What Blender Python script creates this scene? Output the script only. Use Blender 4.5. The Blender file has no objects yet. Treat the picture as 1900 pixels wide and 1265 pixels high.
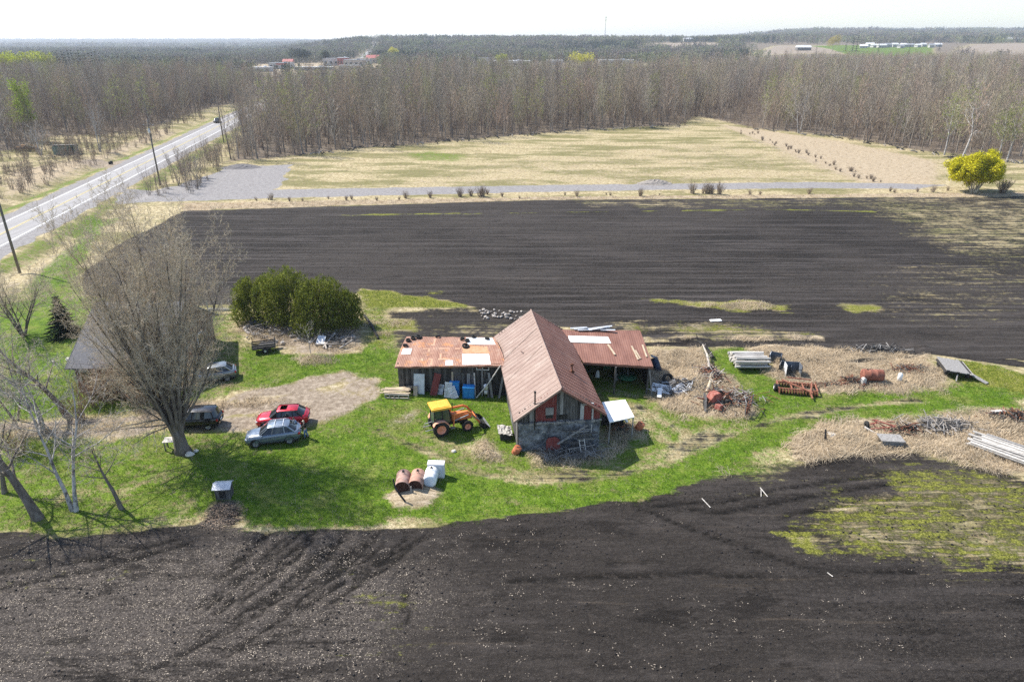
import bpy, math, random
import numpy as np
from mathutils import Vector, Matrix, Euler

# ---------------------------------------------------------------- camera, sky, sun, exposure
scene = bpy.context.scene
FPX, HY, CAMH = 1267.0, 80.0, 28.0            # focal length in photo pixels, horizon row, height of the drone
PIT = math.atan((632.5 - HY) / FPX)
cam_d = bpy.data.cameras.new('camera')
cam = bpy.data.objects.new('camera', cam_d)
scene.collection.objects.link(cam)
cam.location = (0, 0, CAMH)
cam.rotation_euler = (math.pi / 2 - PIT, 0, 0)
cam_d.sensor_width = 36.0
cam_d.lens = 36.0 * FPX / 1900.0
cam_d.clip_start = 0.5
cam_d.clip_end = 40000
scene.camera = cam

SUN_EL = math.radians(48)
SH = math.radians(-29)                        # direction in which shadows fall on the ground (from +X)
sunvec = Vector((-math.cos(SH) * math.cos(SUN_EL), -math.sin(SH) * math.cos(SUN_EL), math.sin(SUN_EL)))
world = bpy.data.worlds.new('World')
scene.world = world
world.use_nodes = True
wn = world.node_tree.nodes
bg = wn['Background']
sky = wn.new('ShaderNodeTexSky')
sky.sky_type = 'NISHITA'
sky.sun_disc = False
sky.sun_elevation = SUN_EL
sky.sun_rotation = math.atan2(sunvec.x, sunvec.y)
sky.air_density = 1.0
sky.dust_density = 0.8
sky.ozone_density = 1.6
world.node_tree.links.new(sky.outputs[0], bg.inputs[0])
bg.inputs[1].default_value = 0.135
sun_d = bpy.data.lights.new('sun', 'SUN')
sun_d.energy = 5.0
sun_d.angle = math.radians(0.6)
sun_d.color = (1.0, 0.94, 0.84)
sun = bpy.data.objects.new('sun', sun_d)
scene.collection.objects.link(sun)
sun.rotation_euler = (-sunvec).to_track_quat('-Z', 'Y').to_euler()
sun.location = (-200, 100, 300)
scene.view_settings.view_transform = 'Standard'
scene.view_settings.look = 'None'
scene.view_settings.gamma = 1
scene.view_settings.exposure = 0.82
scene.cycles.use_denoising = False
scene.cycles.sample_clamp_indirect = 4
scene.cycles.max_bounces = 5
scene.cycles.diffuse_bounces = 2
scene.cycles.glossy_bounces = 2
scene.cycles.transmission_bounces = 3
scene.cycles.volume_bounces = 0
scene.cycles.transparent_max_bounces = 8

# ---------------------------------------------------------------- helpers
CP, SP = math.cos(PIT), math.sin(PIT)
def P(px, py, z=0.0):
    """real place, on height z, of a point seen in the photograph at px, py"""
    u = (px - 950) / FPX; v = (py - 632.5) / FPX
    t = (CAMH - z) / (SP + v * CP)
    return Vector((t * u, t * (CP - v * SP), z))
def height(px, py, top):
    """height of an upright thing whose foot is at px,py and whose top is seen on row top"""
    y = P(px, py).y; v = (top - 632.5) / FPX
    return CAMH - y * (SP + v * CP) / (CP - v * SP)
rng = random.Random(7)
HAZE_D = 0.00012
R = math.radians
PI = math.pi
C = scene.collection

class NB:
    def __init__(s, name):
        s.m = bpy.data.materials.new(name); s.m.use_nodes = True
        s.t = s.m.node_tree; s.t.nodes.clear()
    def n(s, typ, ins=None, **at):
        k = s.t.nodes.new('ShaderNode' + typ)
        for a, v in at.items(): setattr(k, a, v)
        for i, v in (ins or {}).items():
            sock = k.inputs[i]
            if isinstance(v, bpy.types.NodeSocket): s.t.links.new(v, sock)
            else: sock.default_value = v
        return k
    def math(s, op, a, b=0.0, c=False): return s.n('Math', {0: a, 1: b}, operation=op, use_clamp=c).outputs[0]
    def mix(s, f, a, b, bt='MIX'):
        k = s.n('Mix', {}, data_type='RGBA', blend_type=bt)
        for i, v in ((0, f), (6, a), (7, b)):
            if isinstance(v, bpy.types.NodeSocket): s.t.links.new(v, k.inputs[i])
            else: k.inputs[i].default_value = (*v, 1) if isinstance(v, tuple) and len(v) == 3 else v
        return k.outputs[2]
    def noise(s, vec, scale, detail=4, rough=0.6, dist=0.0):
        return s.n('TexNoise', {'Vector': vec, 'Scale': scale, 'Detail': detail, 'Roughness': rough, 'Distortion': dist}).outputs[0]
    def map(s, vec, sc=(1, 1, 1), rot=(0, 0, 0)):
        return s.n('Mapping', {0: vec, 2: rot, 3: sc}).outputs[0]
    def ramp(s, f, stops, inter='LINEAR'):
        k = s.n('ValToRGB', {0: f}); e = k.color_ramp.elements; k.color_ramp.interpolation = inter
        while len(e) < len(stops): e.new(0.5)
        for el, (p, c) in zip(e, stops): el.position = p; el.color = (*c, 1)
        return k.outputs[0]
    def rng(s, v, a, b, c=0.0, d=1.0):
        k = s.n('MapRange', {0: v, 1: a, 2: b, 3: c, 4: d}); k.interpolation_type = 'SMOOTHSTEP'
        return k.outputs[0]
    def out(s, col, rough=0.8, metal=0.0, bump=None, bd=0.05, bs=0.5, spec=0.3, **extra):
        ins = {'Base Color': col if isinstance(col, bpy.types.NodeSocket) else (*col, 1), 'Roughness': rough, 'Metallic': metal, 'Specular IOR Level': spec}
        if bump is not None:
            ins['Normal'] = s.n('Bump', {'Height': bump, 'Distance': bd, 'Strength': bs}).outputs[0]
        b = s.n('BsdfPrincipled', ins)
        for k, v in extra.items(): b.inputs[k.replace('_', ' ')].default_value = v
        o = s.n('OutputMaterial', {0: b.outputs[0]})
        return s.m

_mats = {}
def mat(name, cols, scale=3.0, rough=0.8, metal=0.0, stretch=(1, 1, 1), bump=0.3, bd=0.02, var=0.0, spec=0.3, detail=4, lo=0.3, hi=0.7, world_co=False, **ex):
    """a procedural material: noise through a ramp of the given colours, with optional per-object variation"""
    if name in _mats: return _mats[name]
    b = NB(name)
    co = b.n('NewGeometry').outputs['Position'] if world_co else b.n('TexCoord').outputs['Object']
    vec = b.map(co, stretch)
    f = b.noise(vec, scale, detail, 0.65)
    k = len(cols)
    c = b.ramp(f, [(lo + (hi - lo) * i / max(1, k - 1), q) for i, q in enumerate(cols)])
    if var:
        r = b.n('ObjectInfo').outputs['Random']
        c = b.mix(1.0, c, b.ramp(r, [(0, (1 - var,) * 3), (1, (1 + var * .6,) * 3)]), 'MULTIPLY')
    _mats[name] = b.out(c, rough, metal, f if bump else None, bd, bump, spec, **ex)
    return _mats[name]

class MB:
    """collects shapes; build() links them as ONE mesh object"""
    def __init__(s): s.v = []; s.f = []; s.mi = []; s.m = 0
    def add(s, vs, fs, m=None):
        o = len(s.v); s.v.extend(vs)
        for f in fs: s.f.append(tuple(i + o for i in f)); s.mi.append(s.m if m is None else m)
    def box(s, c, d, rz=0.0, rx=0.0, ry=0.0, m=None, M=None):
        M = Matrix.Translation(c) @ Euler((rx, ry, rz)).to_matrix().to_4x4() if M is None else M
        x, y, z = d[0] / 2, d[1] / 2, d[2] / 2
        vs = [tuple(M @ Vector(p)) for p in ((-x, -y, -z), (x, -y, -z), (x, y, -z), (-x, y, -z), (-x, -y, z), (x, -y, z), (x, y, z), (-x, y, z))]
        s.add(vs, [(0, 3, 2, 1), (4, 5, 6, 7), (0, 1, 5, 4), (1, 2, 6, 5), (2, 3, 7, 6), (3, 0, 4, 7)], m)
    def beam(s, a, b, w, h, m=None):
        a, b = Vector(a), Vector(b); d = b - a; L = d.length
        x = d.normalized(); up = Vector((0, 0, 1)) if abs(x.z) < .95 else Vector((0, 1, 0))
        y = up.cross(x).normalized(); z = x.cross(y)
        M = Matrix((x, y, z)).transposed().to_4x4(); M.translation = (a + b) / 2
        s.box(None, (L, w, h), M=M, m=m)
    def tube(s, pts, rad, n=6, cap=True, m=None):
        pts = [Vector(p) for p in pts]; k = len(pts)
        if not hasattr(rad, '__len__'): rad = [rad] * k
        vs = []; prev = None
        for i, p in enumerate(pts):
            d = (pts[min(i + 1, k - 1)] - pts[max(i - 1, 0)])
            d = d.normalized() if d.length > 1e-9 else Vector((0, 0, 1))
            if prev is None:
                a = Vector((1, 0, 0)) if abs(d.x) < .8 else Vector((0, 1, 0))
            else: a = prev
            u = (a - d * a.dot(d)).normalized(); w = d.cross(u); prev = u
            for j in range(n):
                t = 2 * PI * j / n
                vs.append(tuple(p + (u * math.cos(t) + w * math.sin(t)) * rad[i]))
        fs = []
        for i in range(k - 1):
            for j in range(n):
                fs.append((i * n + j, i * n + (j + 1) % n, (i + 1) * n + (j + 1) % n, (i + 1) * n + j))
        if cap: fs.append(tuple(range(n))[::-1]); fs.append(tuple((k - 1) * n + j for j in range(n)))
        s.add(vs, fs, m)
    def lathe(s, c, axis, prof, n=20, m=None):
        """prof: list of (along, radius) around axis through c"""
        c = Vector(c); d = Vector(axis).normalized()
        a = Vector((0, 0, 1)) if abs(d.z) < .9 else Vector((1, 0, 0))
        u = (a - d * a.dot(d)).normalized(); w = d.cross(u)
        vs = []; fs = []
        for (t, r) in prof:
            for j in range(n):
                q = 2 * PI * j / n
                vs.append(tuple(c + d * t + (u * math.cos(q) + w * math.sin(q)) * r))
        for i in range(len(prof) - 1):
            for j in range(n): fs.append((i * n + j, i * n + (j + 1) % n, (i + 1) * n + (j + 1) % n, (i + 1) * n + j))
        s.add(vs, fs, m)
    def prism(s, poly, a, b, axis='z', m=None):
        """extrude a 2-D polygon between a and b along an axis"""
        n = len(poly)
        def q(p, t): return {'z': (p[0], p[1], t), 'y': (p[0], t, p[1]), 'x': (t, p[0], p[1])}[axis]
        vs = [q(p, a) for p in poly] + [q(p, b) for p in poly]
        fs = [tuple(range(n))[::-1], tuple(range(n, 2 * n))] + [(i, (i + 1) % n, n + (i + 1) % n, n + i) for i in range(n)]
        s.add(vs, fs, m)
    def build(s, name, mats, parent=None, smooth=False, loc=None, rz=0.0, bevel=0.0):
        me = bpy.data.meshes.new(name); me.from_pydata(s.v, [], s.f)
        if not isinstance(mats, (list, tuple)): mats = [mats]
        for m in mats: me.materials.append(m)
        if len(mats) > 1: me.polygons.foreach_set('material_index', s.mi)
        if smooth: me.polygons.foreach_set('use_smooth', [True] * len(me.polygons))
        me.update()
        o = bpy.data.objects.new(name, me); C.objects.link(o)
        if parent is not None: o.parent = parent
        if loc is not None: o.location = loc
        if rz: o.rotation_euler = (0, 0, rz)
        if bevel:
            md = o.modifiers.new('bevel', 'BEVEL'); md.width = bevel; md.segments = 2; md.limit_method = 'ANGLE'
        return o

def tag(o, label=None, cat=None, group=None, kind=None):
    if label: o['label'] = label
    if cat: o['category'] = cat
    if group: o['group'] = group
    if kind: o['kind'] = kind
    return o
def thing(name, label, cat, loc=(0, 0, 0), rz=0.0, group=None):
    o = bpy.data.objects.new(name, None); C.objects.link(o)
    o.location = loc; o.rotation_euler = (0, 0, rz); o.empty_display_size = .3
    return tag(o, label, cat, group)
def copy_tree(o, parent=None):
    c = o.copy(); C.objects.link(c); c.parent = parent
    for ch in list(o.children): copy_tree(ch, c)
    return c
def one(name, mb, mats, label, cat, loc=(0, 0, 0), rz=0.0, group=None, smooth=False, bevel=0):
    return tag(mb.build(name, mats, None, smooth, loc, rz, bevel), label, cat, group)

def vnoise(x, y, seed=0):
    """smooth value noise on arrays"""
    r = np.random.RandomState(seed).rand(256, 256)
    xi = np.floor(x).astype(int); yi = np.floor(y).astype(int)
    fx = x - xi; fy = y - yi; fx = fx * fx * (3 - 2 * fx); fy = fy * fy * (3 - 2 * fy)
    g = lambda i, j: r[i % 256, j % 256]
    return (g(xi, yi) * (1 - fx) + g(xi + 1, yi) * fx) * (1 - fy) + (g(xi, yi + 1) * (1 - fx) + g(xi + 1, yi + 1) * fx) * fy
def fbm(x, y, seed=0, o=4):
    s = 0; a = .5
    for i in range(o): s = s + a * vnoise(x * 2 ** i, y * 2 ** i, seed + i); a *= .5
    return s / (1 - .5 ** o)

# ---------------------------------------------------------------- lie of the land
PR_R = ([0, 600, 1000, 1500, 2000, 3000, 5000, 9500], [0, 0, 8, 20, 31, 60, 92, 100])
PR_C = ([0, 600, 1000, 1300, 2000, 2600, 5000, 9500], [0, 0, 3, 7, 31, 28, 28, 30])
PR_L = ([0, 3000, 5000, 7000, 8500, 9500], [0, 0, 6, 34, 50, 52])
def terrain(x, y):
    x = np.asarray(x, float); y = np.asarray(y, float)
    a = x / np.maximum(y, 50) * 1.0
    d = np.maximum(y, 0)
    zr, zc, zl = (np.interp(d, *q) for q in (PR_R, PR_C, PR_L))
    wr = np.clip((a - .22) / .2, 0, 1); wr = wr * wr * (3 - 2 * wr)
    wl = np.clip((-.17 - a) / .18, 0, 1); wl = wl * wl * (3 - 2 * wl)
    z = zc * (1 - wr) * (1 - wl) + zr * wr + zl * wl
    far = np.clip((d - 1100) / 1500, 0, 1)
    z = z + far * (fbm(x / 420 + 40, y / 420 + 9, 3) - .5) * 9
    return np.maximum(z, 0)
ROADX = ([-200, 96, 121, 188, 322, 382, 700, 1800, 2500], [-33, -79.8, -84.0, -95.2, -118, -127.5, -172, -330, -470])
def road_x(y): return np.interp(y, *ROADX)
def ditch(x, y):
    dx = x - road_x(y)
    g = np.exp(-((dx - 11.5) / 2.2) ** 2) * .8 + np.exp(-((dx + 10.5) / 2.2) ** 2) * .6
    return -g * np.clip((y - 60) / 15, 0, 1) * np.clip((600 - y) / 100, 0, 1) * (1 - np.exp(-((y - 131) / 4.5) ** 2) * (dx > 0))

def axis(lo_f, hi_f, step, grow, lo, hi):
    a = list(np.arange(lo_f, hi_f, step)); s = step
    while a[-1] < hi: s *= grow; a.append(a[-1] + s)
    s = step
    while a[0] > lo: s *= grow; a.insert(0, a[0] - s)
    return np.array(a)
gx = axis(-62, 72, .34, 1.03, -7500, 7500)
gy = axis(20, 146, .34, 1.03, 0, 9500)
GX, GY = np.meshgrid(gx, gy)
X = GX.ravel(); Y = GY.ravel(); NV = X.size
CH = {k: np.zeros(NV) for k in ('soil', 'green', 'dry', 'dirt', 'gravel', 'yellow', 'resid', 'furrow', 'litter', 'rut')}
WOB = (fbm(X / 3.1, Y / 3.1, 61, 3) - .5) * 2.2
def sdist(pts, closed=True):
    P2 = np.array([(p[0], p[1]) for p in pts]); n = len(P2)
    best = np.full(NV, 1e9); inside = np.zeros(NV, bool)
    for i in range(n if closed else n - 1):
        a = P2[i]; b = P2[(i + 1) % n]; ab = b - a
        t = np.clip(((X - a[0]) * ab[0] + (Y - a[1]) * ab[1]) / (ab @ ab + 1e-12), 0, 1)
        best = np.minimum(best, np.hypot(X - a[0] - t * ab[0], Y - a[1] - t * ab[1]))
        if closed:
            c = (a[1] > Y) != (b[1] > Y)
            with np.errstate(divide='ignore', invalid='ignore'):
                inside ^= c & (X < (b[0] - a[0]) * (Y - a[1]) / (b[1] - a[1] + 1e-12) + a[0])
    return np.where(inside, best, -best) if closed else -best
def lay(d, soft, vals):
    soft = soft * (1.15 if vals.get('soil', 0) >= 1 else 1.9)
    if soft < 9: d = d + WOB * min(1.6, soft * .55)
    w = np.clip(d / soft + .5, 0, 1); w = w * w * (3 - 2 * w)
    for k, v in vals.items(): CH[k] = CH[k] * (1 - w) + v * w
def area(px, soft=1.5, world=False, **v):
    lay(sdist(px if world else [P(*q) for q in px]), soft, v)
def track(px, width, soft=.8, world=False, **v):
    lay(sdist(px if world else [P(*q) for q in px], False) + width / 2, soft, v)
def AD(lst): return [((px - 950) / 1382.0 * d, d) for px, d in lst]
SOIL = dict(soil=1, green=0, dry=0, dirt=0)
# meadows and verges are the base; leaf litter under the woods
W_RIGHT = [P(*q) for q in [(425, 300), (560, 288), (660, 275), (740, 270), (900, 256), (1050, 243), (1190, 235), (1262, 232), (1290, 215), (1330, 222), (1400, 238), (1550, 252), (1700, 278), (1830, 292), (1960, 305)]]
W_RIGHT = [(p.x, p.y) for p in W_RIGHT] + [(330, 200), (860, 900), (500, 1000), (150, 620), (-60, 560), (-110, 520), (-140, 520), (-114, 350), (-97, 260)]
W_LEFT = [P(*q) for q in [(490, 178), (450, 190), (400, 198), (330, 218), (300, 232), (190, 250), (100, 252), (40, 275), (-60, 290)]]
W_LEFT = [(-148, 520), (-147, 450)] + [(p.x, p.y) for p in W_LEFT] + [(-420, 200), (-700, 460), (-420, 520)]
area(W_RIGHT, 6, True, litter=1); area(W_LEFT, 6, True, litter=1)
area([(0, 560), (-200, 700), (-200, 1010), (330, 978), (900, 968), (1240, 917), (1460, 850), (1700, 840), (1960, 900), (1960, 760), (1500, 640), (1200, 640), (900, 600), (690, 640), (660, 600), (400, 575), (100, 500)], 3, green=.55)
# far field
area([(340, 391), (500, 386), (1000, 371), (1900, 364), (2300, 364), (2300, 690), (1900, 668), (1700, 652), (1500, 641), (1200, 634), (1060, 606), (950, 592), (880, 574), (770, 556), (690, 540), (500, 560), (300, 572), (150, 548), (150, 515), (215, 455)], 1.2, furrow=1, **SOIL)
area([(1560, 372), (2300, 366), (2300, 600), (1900, 520), (1760, 480), (1660, 430), (1590, 400)], 9, furrow=.2, soil=.50, green=.35, yellow=.16)
area([(1620, 480), (1960, 470), (1960, 640), (1560, 600)], 8, soil=.62)
area([(1050, 372), (1960, 364), (1960, 386), (1100, 386)], 2, soil=.55)
for l, w in (([(600, 400), (850, 396)], .7), ([(1270, 391), (1450, 389), (1620, 393)], .9), ([(860, 397), (1270, 391)], .25)): track(l, w, .7, yellow=.9)
area([(670, 536), (740, 545), (860, 562), (905, 574), (680, 572)], 1, soil=.2, yellow=1, green=.7)
area([(770, 534), (850, 540), (800, 548)], 1.2, yellow=.6)
area([(1180, 556), (1330, 558), (1470, 565), (1460, 578), (1360, 576), (1240, 563)], 1.2, yellow=.75, soil=.35, dry=.6)
area([(1565, 566), (1635, 570), (1630, 580), (1590, 580)], 1.5, yellow=.7, soil=.4)
area([(1120, 596), (1380, 600), (1560, 622), (1340, 628), (1180, 622)], 2.5, yellow=.45, soil=.45, dry=.45)
track([(1100, 633), (1300, 628), (1520, 628)], 1.3, 1, dry=.7, soil=.3)
area([(1640, 656), (1780, 668), (1900, 690), (1990, 700), (1990, 745), (1850, 722), (1750, 700)], 1.5, soil=0, yellow=.9, green=.8)
track([(1060, 640), (1300, 638), (1560, 640), (1700, 650), (1820, 665), (1990, 690)], 1.4, .7, yellow=0, dirt=0, **{k: v for k, v in SOIL.items() if k != 'dirt'})
# garden strip behind the barn
area([(700, 574), (930, 570), (1000, 590), (930, 640), (740, 650), (690, 620)], 1.5, furrow=.4, soil=.72, dry=.3, yellow=.12, green=.3)
area([(715, 592), (760, 594), (770, 612), (720, 612)], 1, yellow=.8, soil=.3)
area([(840, 600), (960, 600), (930, 625), (830, 622)], 2, dry=.6, soil=.5)
area([(680, 575), (720, 575), (735, 640), (700, 650)], 1.2, soil=.1, yellow=.5, green=.5)
# verge between lane and field
area([(330, 377), (640, 372), (1000, 366), (1900, 357), (2200, 357), (2200, 362), (1900, 364), (1000, 371), (340, 391)], .8, dry=.85, soil=0, yellow=0)
area([(500, 352), (700, 345), (900, 300), (1300, 262), (1620, 300), (1640, 340), (1000, 346), (560, 358)], 6, green=.12, dry=.38)
area([(740, 284), (800, 278), (880, 288), (860, 302), (770, 300)], 5, green=.5, dry=.2)
area([(1330, 230), (1560, 262), (1740, 300), (1740, 345), (1620, 342), (1480, 290)], 5, dry=.95, green=0)
track([(1330, 236), (1450, 280), (1570, 318), (1640, 345)], 2.2, 2, dirt=.5)
# near field
area([(-300, 1000), (0, 992), (120, 995), (250, 985), (330, 973), (380, 968), (440, 985), (560, 981), (700, 978), (800, 974), (900, 965), (1000, 955), (1100, 938), (1180, 930), (1250, 912), (1300, 892), (1350, 880), (1450, 872), (1560, 850), (1700, 842), (1900, 892), (2300, 960), (2300, 1500), (-900, 1700)], .8, furrow=.5, **SOIL)
area([(-300, 1000), (330, 985), (640, 985), (900, 1010), (1000, 1140), (700, 1300), (-600, 1400)], 6, resid=.75, furrow=.3)
area([(0, 1100), (400, 1030), (620, 1010), (660, 1080), (300, 1200), (0, 1230)], 4, resid=1)
area([(1000, 1060), (1960, 1090), (1960, 1300), (1000, 1300)], 8, resid=.18, furrow=.35)
area([(-100, 1190), (180, 1180), (120, 1215), (-100, 1230)], 2, yellow=.42)
area([(650, 1080), (790, 1080), (800, 1130), (640, 1145)], 2, yellow=.42)
area([(600, 1200), (820, 1195), (820, 1215), (600, 1220)], 2, yellow=.38)
area([(-100, 1010), (300, 1005), (250, 1090), (-100, 1120)], 4, yellow=.28)
area([(1415, 985), (1470, 930), (1500, 890), (1600, 850), (1750, 842), (1960, 905), (1960, 1090), (1880, 1068), (1800, 1050), (1700, 1046), (1600, 1042), (1500, 1015)], 2.5, yellow=.50, soil=.58, dry=.2, green=.35)
area([(1420, 985), (1520, 990), (1510, 1022), (1480, 1008)], .8, yellow=1, soil=.3)
area([(1500, 1012), (1700, 1000), (1960, 980), (1960, 1080), (1700, 1047), (1560, 1038)], 2, yellow=.5, soil=.52, dry=.45, green=.4)
area([(1240, 905), (1330, 865), (1480, 835), (1500, 880), (1430, 930), (1340, 905)], 2, soil=.5, dry=.35, yellow=.3, green=.5)
area([(1560, 895), (1640, 890), (1660, 915), (1560, 925)], 1, yellow=0, soil=1)
RUTS = [[(800, 990), (700, 1040), (560, 1130)], [(560, 985), (470, 1060), (380, 1130)], [(585, 985), (495, 1062), (405, 1135)], [(640, 990), (540, 1080), (440, 1160), (300, 1230)], [(500, 985), (430, 1050), (395, 1080)], [(470, 1000), (452, 1042), (405, 1078)],
        [(760, 1085), (752, 1110), (755, 1150)], [(700, 990), (600, 1075), (520, 1150), (420, 1215)], [(0, 1060), (180, 1035), (330, 1000)], [(0, 1090), (200, 1050), (360, 1005)], [(200, 1045), (340, 1010)], [(950, 1075), (1150, 1068), (1300, 1062), (1440, 1072)], [(1180, 940), (1300, 985), (1500, 1055), (1700, 1060)],
        [(1180, 925), (1320, 935), (1460, 905), (1640, 880)], [(1200, 935), (1340, 950), (1500, 920), (1700, 890)], [(1450, 960), (1600, 930), (1800, 915), (1960, 930)], [(1460, 985), (1620, 950), (1800, 935), (1960, 950)]]
for k_ in range(15):
    x0_ = 500 + k_ * 19 + (k_ * 37 % 11); y0_ = 988 + (k_ * 53 % 40); L_ = 60 + (k_ * 71 % 90)
    RUTS.append([(x0_, y0_), (x0_ - L_ * .62, y0_ + L_ * .55), (x0_ - L_ * 1.2, y0_ + L_ * .95)])
RUT = np.zeros(NV)
for l in RUTS:
    dd_ = -sdist([P(*q) for q in l], False); RUT = np.maximum(RUT, np.exp(-(dd_ / .20) ** 2)); RUT = np.minimum(RUT, 1) - .45 * np.exp(-((dd_ - .6) / .25) ** 2) * (RUT < .3)

CH['rut'] = np.clip(RUT, 0, 1)
for rr in (3.2, 4.6, 6.2, 8, 10): area([(750 + math.cos(q / 20 * 6.283) * rr * 15, 503 + math.sin(q / 20 * 6.283) * rr * 2.2) for q in range(20)], .01, soil=CH['soil'].max()) if False else track([(755 + math.cos(math.pi + q / 14 * math.pi) * rr * 13, 512 + math.sin(math.pi + q / 14 * math.pi) * rr * 2.6) for q in range(15)], .25, .25, dry=.16, soil=.86)
for rr in (2, 3, 4): track([(1640 + math.cos(2 + q / 14 * 4) * rr * 14, 432 + math.sin(2 + q / 14 * 4) * rr * 4) for q in range(15)], .3, .3, dry=.3, soil=.75)
track([(1560, 672), (1700, 662), (1800, 640), (1900, 596)], .5, .5, dry=.3, soil=.85); track([(1600, 655), (1760, 640), (1900, 572)], .4, .5, dry=.3, soil=.85)
# yard
area([(370, 860), (560, 830), (700, 800), (830, 870), (960, 905), (1150, 905), (1270, 860), (1420, 790), (1600, 735), (1900, 722), (1900, 756), (1640, 770), (1480, 800), (1370, 880), (1180, 928), (1000, 953), (800, 972), (600, 978), (440, 975), (360, 920)], 2.5, green=1)
area([(440, 640), (520, 640), (720, 650), (720, 780), (560, 735), (440, 745)], 2, green=.85)
area([(0, 560), (150, 560), (200, 680), (190, 740), (0, 770)], 3, green=.95)
area([(920, 700), (740, 735), (790, 790), (930, 830), (960, 740)], 1.5, green=.75)
area([(1330, 650), (1370, 640), (1400, 700), (1480, 730), (1560, 745), (1420, 770), (1340, 690)], 1.5, green=.75)
area([(1120, 730), (1190, 720), (1300, 790), (1250, 830), (1180, 770)], 1.5, green=.6)
area([(-60, 830), (200, 820), (340, 860), (420, 900), (330, 975), (-60, 990)], 5, green=.60, dry=.05)
area([(360, 600), (470, 600), (470, 740), (390, 750)], 2, green=.45, dry=.2)
for pl in ([(1195, 640), (1290, 650), (1320, 690), (1400, 735), (1390, 770), (1330, 775), (1230, 755), (1205, 700)],
           [(1400, 642), (1560, 630), (1700, 640), (1760, 690), (1740, 715), (1640, 722), (1520, 735), (1480, 712), (1430, 690)],
           [(1530, 795), (1640, 775), (1780, 765), (1960, 755), (1960, 890), (1800, 860), (1700, 835), (1560, 870), (1470, 850), (1480, 815)]): area(pl, 1.5, dry=1, green=0, yellow=0)
area([(700, 925), (730, 905), (800, 900), (825, 915), (800, 945), (730, 948)], .6, dry=.95, green=0)
area([(865, 832), (900, 815), (940, 845), (930, 862), (880, 850)], .7, dry=.75, green=.2)
area([(1180, 775), (1205, 785), (1210, 815), (1150, 845), (1100, 862), (990, 868), (980, 835)], .8, dry=.6, green=.4)
area([(560, 655), (610, 652), (620, 672), (570, 676)], 1, dry=.5)
area([(360, 985), (400, 930), (440, 930), (455, 985)], .8, resid=.9, soil=.8, green=0)
area([(440, 595), (560, 600), (670, 610), (665, 650), (560, 655), (450, 640)], 1.2, dirt=.6, dry=.5, green=0)
# driveway and bare patches
area([(-60, 786), (150, 782), (330, 765), (400, 748), (520, 716), (640, 690), (700, 708), (690, 732), (640, 758), (590, 782), (440, 793), (300, 798), (120, 803), (-60, 808)], 1.3, dirt=.95, green=0)
area([(640, 690), (700, 708), (680, 735), (560, 735)], 1.5, dirt=.6)
track([(0, 800), (160, 792), (330, 782), (450, 772), (560, 760)], .5, .5, dirt=.25, dry=.5)
track([(300, 765), (400, 752), (470, 748), (520, 744)], 1.0, .8, dirt=.5, dry=.9)
track([(90, 778), (300, 766), (480, 742), (640, 712)], .35, .4, dirt=.3, green=.3)
area([(710, 780), (790, 750), (770, 790), (720, 795)], 1.2, dirt=.5, green=.4)
for l, w, v in (([(700, 800), (800, 840), (870, 875), (980, 893), (1120, 885), (1230, 860), (1340, 812), (1440, 780), (1560, 758), (1700, 742)], 1.0, .5),
                ([(720, 790), (830, 822), (900, 862), (1000, 882), (1100, 872), (1200, 848), (1300, 808)], .6, .5),
                ([(1180, 752), (1230, 780), (1290, 815)], .8, .62), ([(1150, 740), (1200, 790), (1260, 835)], .7, .5),
                ([(1240, 845), (1320, 800)], 1.4, .5)):
    track(l, w, .6, dirt=v * .85, soil=.44, green=.38)
track([(560, 950), (700, 960), (850, 935), (1000, 925), (1150, 905)], .5, 1, green=.6)
# lane and yard of gravel, road shoulders
area([(430, 310), (540, 306), (520, 345), (495, 362), (290, 374), (215, 374), (230, 352), (330, 345)], 1.2, gravel=1)
area([(215, 362), (500, 352), (1000, 344), (1500, 338), (1700, 341), (1760, 344), (1700, 351), (1500, 349), (1000, 356), (500, 368), (215, 378)], .6, gravel=1)
dxr = X - road_x(Y)
lay(6.6 - np.abs(dxr - .3), .7, dict(gravel=1, dry=0, soil=0, dirt=0, green=0, litter=0))
lay(2.0 - np.abs(dxr + 8.6), 2, dict(green=.55)); lay(2.2 - np.abs(dxr - 9.2), 2, dict(green=.5))
lay(2.5 - np.abs(dxr - 14), 2, dict(dirt=.4))
area([(235, 320), (130, 300), (165, 296), (250, 296)], 1.5, dirt=.7)
area([(0, 375), (120, 330), (230, 285), (330, 245), (300, 235), (170, 290), (0, 320)], 6, dry=.75)
area([(60, 530), (170, 400), (215, 400), (150, 500), (90, 560)], 2, green=.8, dry=0)
# fields of the far country
far = Y > 640
CH['litter'] = np.where(far, .7, CH['litter'])
FAR_FIELDS = [(dict(dirt=.9), [(1185, 1500), (1330, 1500), (1340, 1900), (1200, 1900)]), (dict(dirt=.8, dry=.4), [(1390, 1180), (1640, 1180), (1600, 1650), (1440, 1650)]),
              (dict(green=1, dirt=0, dry=0), [(1590, 1080), (1740, 1100), (1725, 1640), (1600, 1660), (1500, 1600), (1540, 1400)]), (dict(dirt=.95), [(1770, 1150), (2200, 1100), (2200, 2300), (1800, 1700)]),
              (dict(dry=.8), [(440, 660), (720, 660), (700, 1050), (470, 1050)]), (dict(dry=.6), [(860, 800), (1200, 800), (1200, 960), (860, 960)])]
for v, l in FAR_FIELDS: area(AD(l), 12, True, litter=0, **v)

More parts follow.
